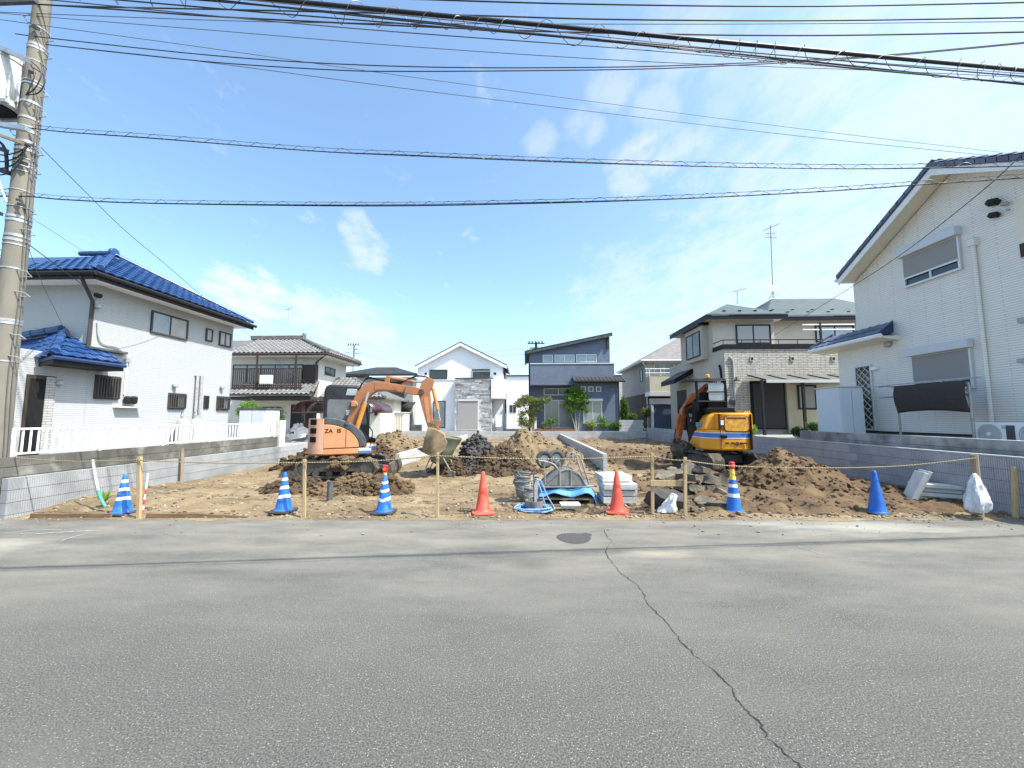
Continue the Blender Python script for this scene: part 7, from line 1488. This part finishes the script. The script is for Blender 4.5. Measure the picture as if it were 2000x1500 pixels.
MB().tube(pts, .0095, 7).obj('coil', 'hose_blue', hc, smooth=True)
pts = []
for i in range(60): a = 1 + i * .105; pts.append(hz + Vector((.34 * math.cos(a) - .0, .21 * math.sin(a) + .02, .016)))
MB().tube(pts, .0095, 7).obj('outer_loop', 'hose_blue', hc, smooth=True)
tp = Vector((sp0.x, sp0.y - .12, H(sp0.x, sp0.y) + .46)); MB().tube(smooth_path([tp, tp + Vector((.06, -.02, -.02)), tp + Vector((.12, -.04, -.2)), tp + Vector((.17, -.05, -.36)), hz + Vector((.25, .02, .03))]), .0095, 7).obj('feed', 'hose_blue', hc, smooth=True)
MB().tube(smooth_path([tp + Vector((0, 0, .04)), tp + Vector((.09, 0, .05)), tp + Vector((.2, -.02, -.2)), tp + Vector((.32, -.02, -.4)), hz + Vector((.36, .06, .02))]), .0095, 7).obj('feed', 'hose_blue', hc, smooth=True)
q = hz + Vector((.02, .06, .0)); tag(MB().lathe([(.13, .0), (.155, .17), (.165, .17), (.165, .155), (.14, 0)], 24, q + Vector((0, 0, .0)), False).lathe([(.13, .01), (.001, .01)], 24, q, False).obj('rubber_basin', 'bucket_grey', smooth=True), 'small grey rubber basin inside the hose coil', 'basin')
p = gpt(1113, 990, .03); cv = thing('drain_cover', 'flat pale concrete cover lying before the pallet', 'cover', p, 0, None, True); MB().cbox(p + Vector((0, 0, .05)), (.36, .2, .045), (0, 0, .05)).obj('lid', 'precast', cv, .008); MB().cbox(p + Vector((0, 0, .01)), (.34, .18, .035), (0, 0, .05)).obj('rim', 'concrete', cv, .004)
# ---------------------------------------------------------------- stacks of slabs and kerb blocks
p = gpt(1212, 980, .06); sy = p.y; sz = H(p.x, sy); SLG = 'pale concrete slabs stacked behind the red cone'
x0s, x1s = at(1180, 950, Y=sy).x, at(1246, 950, Y=sy).x; wS = x1s - x0s
for k, (a, b, lab) in enumerate(((0.02, .14, 'bottom'), (.15, .27, 'second'), (.28, .40, 'third'), (.41, .53, 'topmost'))):
    tag(MB().cbox(((x0s + x1s) / 2 + (-.02, .01, -.01, -.05)[k], sy + .35 + (.0, .03, -.02, .12)[k], sz + (a + b) / 2 + .0), (wS * (1, .98, 1, .92)[k], .62, b - a - .008), (0, 0, (.02, -.03, .03, .06)[k])).obj('concrete_slab', 'precast', bevel=.008), lab + ' pale concrete slab of the stack behind the red cone', 'slab', SLG)
for dx in (.08, wS - .08): tag(MB().cbox((x0s + dx, sy + .35, sz - .01), (.09, .6, .06)).obj('bearer', 'timber_old'), 'timber bearer under the concrete slab stack, ' + ('left' if dx < .1 else 'right') + ' one', 'timber')
KG = 'concrete kerb blocks stacked by the right wall'; kp = gpt(1845, 975, .1); ky = kp.y; kz = H(kp.x, ky)
def kerb(label, c, rot, L=.62): tag(MB().ext([(-.15, -.036), (.15, -.036), (.15, .036), (-.15, .036)], -L / 2, L / 2, 'x').xf(Matrix.Translation(c) @ Matrix.Rotation(rot[2], 4, 'Z') @ Matrix.Rotation(rot[1], 4, 'Y') @ Matrix.Rotation(rot[0], 4, 'X')).obj('kerb_block', 'precast', bevel=.008), label, 'kerb block', KG)
kx = at(1838, 960, Y=ky).x
for k, nm in enumerate(('bottom', 'second', 'third', 'topmost')):
    kerb(nm + ' pale kerb slab of the stack by the right wall', (kx + (.06, -.02, .03, -.01)[k], ky + .1 + (.03, 0, .02, -.02)[k], kz + .05 + .083 * k), (0, .03, -.32 + (.04, -.03, .02, 0)[k]), (.74, .72, .72, .7)[k])
kerb('pale kerb slab tilted up against the left end of the stack', (at(1790, 940, Y=ky).x, ky + .05, kz + .28), (0, R(-66), -.3), .62); kerb('second tilted kerb slab leaning behind the first', (at(1806, 938, Y=ky).x, ky + .14, kz + .3), (0, R(-64), -.3), .62)
# ---------------------------------------------------------------- rubble and sacks
rnd = random.Random(21)
def chunk(px, py, s, label=None, m='rubble', flat=.55, zoff=0):
    p = gpt(px, py, .12); z = H(p.x, p.y); n = rnd.randint(5, 7); pl_ = [(s * rnd.uniform(.7, 1.25) * math.cos(i / n * 6.283), s * .6 * rnd.uniform(.75, 1.2) * math.sin(i / n * 6.283)) for i in range(n)]
    mb = MB().ext(pl_, -s * flat / 2, s * flat / 2, 'z'); bm = bmesh.new(); me = mb.mesh('tmp'); bm.from_mesh(me); bmesh.ops.subdivide_edges(bm, edges=bm.edges, cuts=2, use_grid_fill=True)
    k = rnd.uniform(0, 50)
    for v in bm.verts: v.co += Vector((noise.noise(v.co * 9 + Vector((k, 0, 0))), noise.noise(v.co * 9 + Vector((0, k, 0))), noise.noise(v.co * 9 + Vector((0, 0, k))))) * s * .16
    bm.to_mesh(me); bm.free()
    M = Matrix.Translation((p.x, p.y, z + s * flat * .6 + zoff)) @ Matrix.Rotation(rnd.uniform(-.35, .35), 4, 'X') @ Matrix.Rotation(rnd.uniform(-.4, .4), 4, 'Y') @ Matrix.Rotation(rnd.uniform(0, 6), 4, 'Z')
    b_ = MB(); b_.add([M @ v.co for v in me.vertices], [tuple(f.vertices) for f in me.polygons]); bpy.data.meshes.remove(me)
    tag(b_.obj('rubble_chunk', m, smooth=True, ang=30), label or 'jagged chunk of broken concrete in the rubble behind the timber frame', 'rubble', 'broken concrete chunks behind the timber frame')
for px, py, s, zo in ((1300, 945, .3, .14), (1345, 935, .3, .2), (1372, 940, .28, .18), (1388, 950, .3, .12), (1352, 950, .3, .16), (1325, 940, .26, .2), (1330, 960, .3, .04), (1362, 962, .22, .06), (1395, 958, .26, .04), (1408, 940, .2, .06), (1290, 965, .22, .02), (1312, 925, .22, .04), (1350, 915, .24, .04), (1382, 918, .2, .02), (1418, 965, .2, .03), (1375, 980, .24, .0), (1335, 982, .22, .0), (1402, 985, .18, 0), (1440, 950, .18, .02), (1300, 905, .2, .02), (1355, 990, .12, 0), (1285, 925, .16, 0)):
    chunk(px, py, s, zoff=zo)
chunk(1305, 983, .38, 'dark broken lump of asphalt behind the timber frame and white sack', 'spoil_grey', .6, .0)
def sack(label, name, c, prof, m='bag_white', lean=(0, 0), seed=1, fl=.7, cat='sack'):
    mb = MB(); n = 52; q_ = []
    for (r0, z0), (r1, z1) in zip(prof, prof[1:]): q_ += [(r0 + (r1 - r0) * k / 4, z0 + (z1 - z0) * k / 4) for k in range(4)]
    prof = q_ + [prof[-1]]
    for j, (r, z) in enumerate(prof):
        for i in range(n):
            a = i / n * 6.283; ca, sa = math.cos(a), math.sin(a)
            w = .34 * fbm(ca * 1.6, sa * 1.6, seed + z * 4, 3) + .2 * abs(fbm(ca * 4 + z * 3, sa * 4, seed + z * 6, 4)) - .08 + .07 * math.sin(a * 7 + seed + z * 6)
            q = r * (1 + w); mb.v.append(Vector((c[0] + q * ca + lean[0] * z, c[1] + q * fl * sa + lean[1] * z, c[2] + z + .03 * fbm(ca * 2, sa * 2 + z * 9, seed + 7, 3) * (z > .02))))
    mb.f = [(j * n + i, j * n + (i + 1) % n, (j + 1) * n + (i + 1) % n, (j + 1) * n + i) for j in range(len(prof) - 1) for i in range(n)] + [tuple(range(n))[::-1], tuple((len(prof) - 1) * n + i for i in range(n))]
    return tag(mb.obj(name, m, smooth=True, ang=50), label, cat)
b = gpt(1308, 1006, .0); bz = H(b.x, b.y)
sack('crumpled white sack slumped at the foot of the timber frame', 'white_sack', (b.x - .08, b.y + .0, bz), [(.06, 0), (.14, .01), (.15, .05), (.125, .09), (.10, .14), (.085, .2), (.07, .26), (.03, .3)], lean=(.62, .15), seed=4, fl=.6)
b = at(1904, 1000, Y=s6.y - .1); b1 = at(1904, 925, Y=s6.y - .1); hh = b1.z - b.z
sack('full white plastic bag hanging from the leaning log post', 'hanging_bag', (b.x, s6.y - .14, b.z), [(.04, 0), (.12, .01), (.165, .06), (.17, .16), (.15, .28), (.12, .4), (.085, .5), (.05, .58), (.02, hh)], lean=(.02, 0), seed=9, fl=.75, cat='bag')
tag(MB().tube(smooth_path([gpt(1390, 1012, 0) * 1, gpt(1405, 1009, 0), gpt(1460, 1009, 0)]), .012, 6).obj('lath', 'timber_old'), 'thin lath lying under the yellow topped cone', 'lath')
for k, (a, b) in enumerate((((1225, 968), (1300, 962)), ((1120, 925), (1190, 935)), ((1235, 985), (1350, 990)), ((1600, 1000), (1640, 1006)), ((900, 992), (935, 996)))):
    p, q = gpt(*a, .05), gpt(*b, .05); p.z = H(p.x, p.y) + .03; q.z = H(q.x, q.y) + .025
    tag(MB().tube([p, (p + q) / 2 + Vector((0, .01, .01)), q], .012, 7).obj('stick', 'timber_old'), ('thin stick by the slab stack', 'thin bar behind the blue sheet', 'thin batten in front of the slab stack', 'short stick near the plain blue cone', 'short stick right of the thin stake')[k], 'stick')
# ---------------------------------------------------------------- plants
def foliage(blobs, n, size, seed, gap=.25):
    rnd = random.Random(seed); mb = MB(); tot = sum(b[3] * b[4] * b[5] for b in blobs)
    for b in blobs:
        k = int(n * b[3] * b[4] * b[5] / tot); c = Vector(b[:3]); i = 0
        while i < k:
            d = Vector((rnd.gauss(0, 1), rnd.gauss(0, 1), rnd.gauss(0, 1))).normalized() * rnd.random() ** .45; i += 1
            p = c + Vector((d.x * b[3], d.y * b[4], d.z * b[5]))
            if noise.noise(p * 2.6 / max(.3, b[3]) + Vector((seed, 0, 0))) < -gap: continue
            for _ in range(2):
                s = size * rnd.uniform(.6, 1.4); u = Vector((rnd.gauss(0, 1), rnd.gauss(0, 1), rnd.gauss(0, .6))).normalized(); w = u.cross(Vector((rnd.gauss(0, 1), rnd.gauss(0, 1), rnd.gauss(0, 1)))).normalized(); o = p + Vector((rnd.gauss(0, s), rnd.gauss(0, s), rnd.gauss(0, s)))
                mb.add([o - u * s, o + w * s * .42 + u * s * .1, o + u * s * 1.1, o - w * s * .42 + u * s * .1], [(0, 1, 2, 3)])
    return mb
def shrub(label, px, py, Yd, wpx, hpx, m, seed, n=1500, size=None, name='shrub', zb=None, cat='shrub'):
    sc = Yd / F; w, h = wpx * sc / 2, hpx * sc; p = at(px, py, Y=Yd); zb = p.z if zb is None else zb
    t = thing(name, label, cat, (p.x, Yd, zb), 0); rnd = random.Random(seed)
    bl = [(rnd.uniform(-.45, .45) * w, rnd.uniform(-.4, .4) * w, h * rnd.uniform(.35, .78), w * rnd.uniform(.4, .62), w * rnd.uniform(.4, .6), h * rnd.uniform(.2, .32)) for _ in range(7)]
    foliage(bl, n, size or .045 * Yd / 22, seed).obj('foliage', m, t)
    for k in range(4): MB().tube(smooth_path([(rnd.uniform(-.1, .1) * w, 0, -.1), (rnd.uniform(-.2, .2) * w, rnd.uniform(-.2, .2) * w, h * .3), (rnd.uniform(-.6, .6) * w, rnd.uniform(-.3, .3) * w, h * .75)]), .014, 5).obj('stem', 'bark', t)
    return t
shrub('rounded light green shrub above the white garden cabinet', 484, 822, 15.6, 56, 44, 'leaf_bright', 1, 2600)
shrub('dark glossy shrub right of the white garden cabinet', 529, 846, 17.0, 48, 54, 'leaf_dark', 2, 2600)
shrub('small green shrub at the tiled house doorstep', 546, 866, 18, 14, 40, 'leaf_mid', 3, 600)
shrub('dark green hedge plant behind the pale garden shed', 770, 830, 31, 62, 42, 'leaf_dark', 4, 2200)
shrub('tall yellow green hydrangea bush before the blue house', 1178, 842, 27.1, 26, 32, 'leaf_bright', 5, 1700)
shrub('low pale flowering bush at the back wall', 1152, 842, 26.95, 30, 18, 'leaf_pale', 6, 1300)
shrub('low bluish green bush in the back wall corner', 1203, 842, 27.0, 34, 20, 'leaf_mid', 7, 1300)
shrub('tall climbing greenery between blue and two tone houses', 1219, 838, 28.2, 18, 70, 'leaf_mid', 8, 1500)
shrub('yellow green shrub at the foot of the two tone house', 1262, 822, 28.0, 24, 28, 'leaf_olive', 9, 900); shrub('small green shrub beside the navy shed', 1232, 822, 28.0, 22, 14, 'leaf_mid', 10, 600)
shrub('bright green shrub right of the orange excavator body', 1470, 856, 17.2, 24, 26, 'leaf_bright', 11, 900)
shrub('dark clipped shrub at the end of the stained wall', 1566, 858, 14.3, 34, 24, 'leaf_dark', 12, 1500); shrub('small shrub left of the storage locker', 1590, 848, 15.4, 26, 22, 'leaf_mid', 13, 900)
def tree(label, base, trunks, blobs, m, n, size, seed, bark='bark'):
    t = thing('tree', label, 'tree', base, 0); rnd = random.Random(seed); tk = MB()
    for tr in trunks: tk.tube(smooth_path(tr, 5), [.06 - .045 * i / (5 * (len(tr) - 1)) for i in range(5 * (len(tr) - 1) + 1)], 7)
    for b in blobs:
        s = min((q for tr in trunks for q in tr[1:]), key=lambda q: (Vector(q) - Vector(b[:3])).length)
        tk.tube([s, (Vector(s) + Vector(b[:3])) / 2 + Vector((rnd.gauss(0, .06), rnd.gauss(0, .06), .05)), b[:3]], [.024, .016, .007], 5)
    tk.obj('trunk', bark, t, smooth=True); foliage(blobs, n, size, seed, .06).obj('crown', m, t)
p = at(1040, 842, Y=27.2)
tree('spreading olive green tree left of the blue grey house', (p.x, 27.2, .62), [[(.05, 0, -.1), (.1, 0, .7), (.25, 0, 1.5), (.55, 0, 2.1)], [(.05, 0, -.1), (-.1, 0, .8), (-.5, .1, 1.7), (-.6, .1, 2.3)], [(.1, 0, .5), (.0, .1, 1.4), (.0, .1, 2.1)]],
     [(-.9, 0, 2.0, .42, .4, .3), (-.75, 0, 1.3, .3, .3, .3), (-.5, .1, 2.45, .38, .4, .25), (-.1, 0, 2.15, .4, .4, .35), (.35, 0, 2.2, .45, .4, .25), (.85, 0, 2.25, .4, .35, .2), (1.2, -.1, 2.35, .22, .22, .12), (-.2, 0, 1.5, .35, .3, .3), (.4, 0, 1.7, .3, .3, .25), (-.7, 0, .75, .4, .35, .4), (-.3, 0, .6, .3, .3, .35), (.0, 0, 1.0, .25, .25, .3)], 'leaf_olive', 4600, .055, 31)
p = at(1126, 842, Y=27.0)
tree('slender bright green tree standing before the blue house door', (p.x, 27.0, .62), [[(.0, 0, -.1), (-.05, 0, .9), (-.1, 0, 1.9), (-.05, 0, 2.7)], [(.06, 0, -.1), (.2, 0, 1.0), (.4, 0, 2.0), (.5, 0, 2.5)], [(-.04, 0, -.1), (-.2, 0, .8), (-.5, 0, 1.6)]],
     [(-.05, 0, 2.9, .42, .38, .3), (.35, 0, 2.6, .45, .4, .3), (-.4, 0, 2.4, .42, .4, .28), (.65, 0, 2.2, .35, .3, .25), (-.6, 0, 1.9, .35, .3, .22), (.1, 0, 2.2, .4, .4, .3), (.35, 0, 1.8, .35, .3, .25), (-.3, 0, 1.6, .3, .3, .22), (.6, 0, 1.55, .25, .25, .2)], 'leaf_bright', 6500, .062, 33, 'bark_pale')
for px, lab in ((1063, 'small potted plant at the left of the deck'), (1077, 'bushy potted plant in the middle of the deck')):
    q = at(px, 838, Y=27.05); t = thing('potted_plant', lab, 'potted plant', (q.x, 27.05, .9), 0); big = px > 1070
    MB().lathe([(.07, 0), (.1, .16), (.115, .16), (.115, .19), (.09, .19)], 14).obj('pot', 'terracotta', t, smooth=True); foliage([(0, 0, .5, .28, .2, .26), (.15, 0, .6, .2, .2, .15), (-.15, 0, .55, .2, .2, .15)] if big else [(0, 0, .32, .12, .12, .14)], 420 if big else 140, .05, px).obj('leaves', 'leaf_bright', t)
    MB().tube([(0, 0, .15), (0, 0, .45)], .012, 5).obj('stem', 'bark', t)
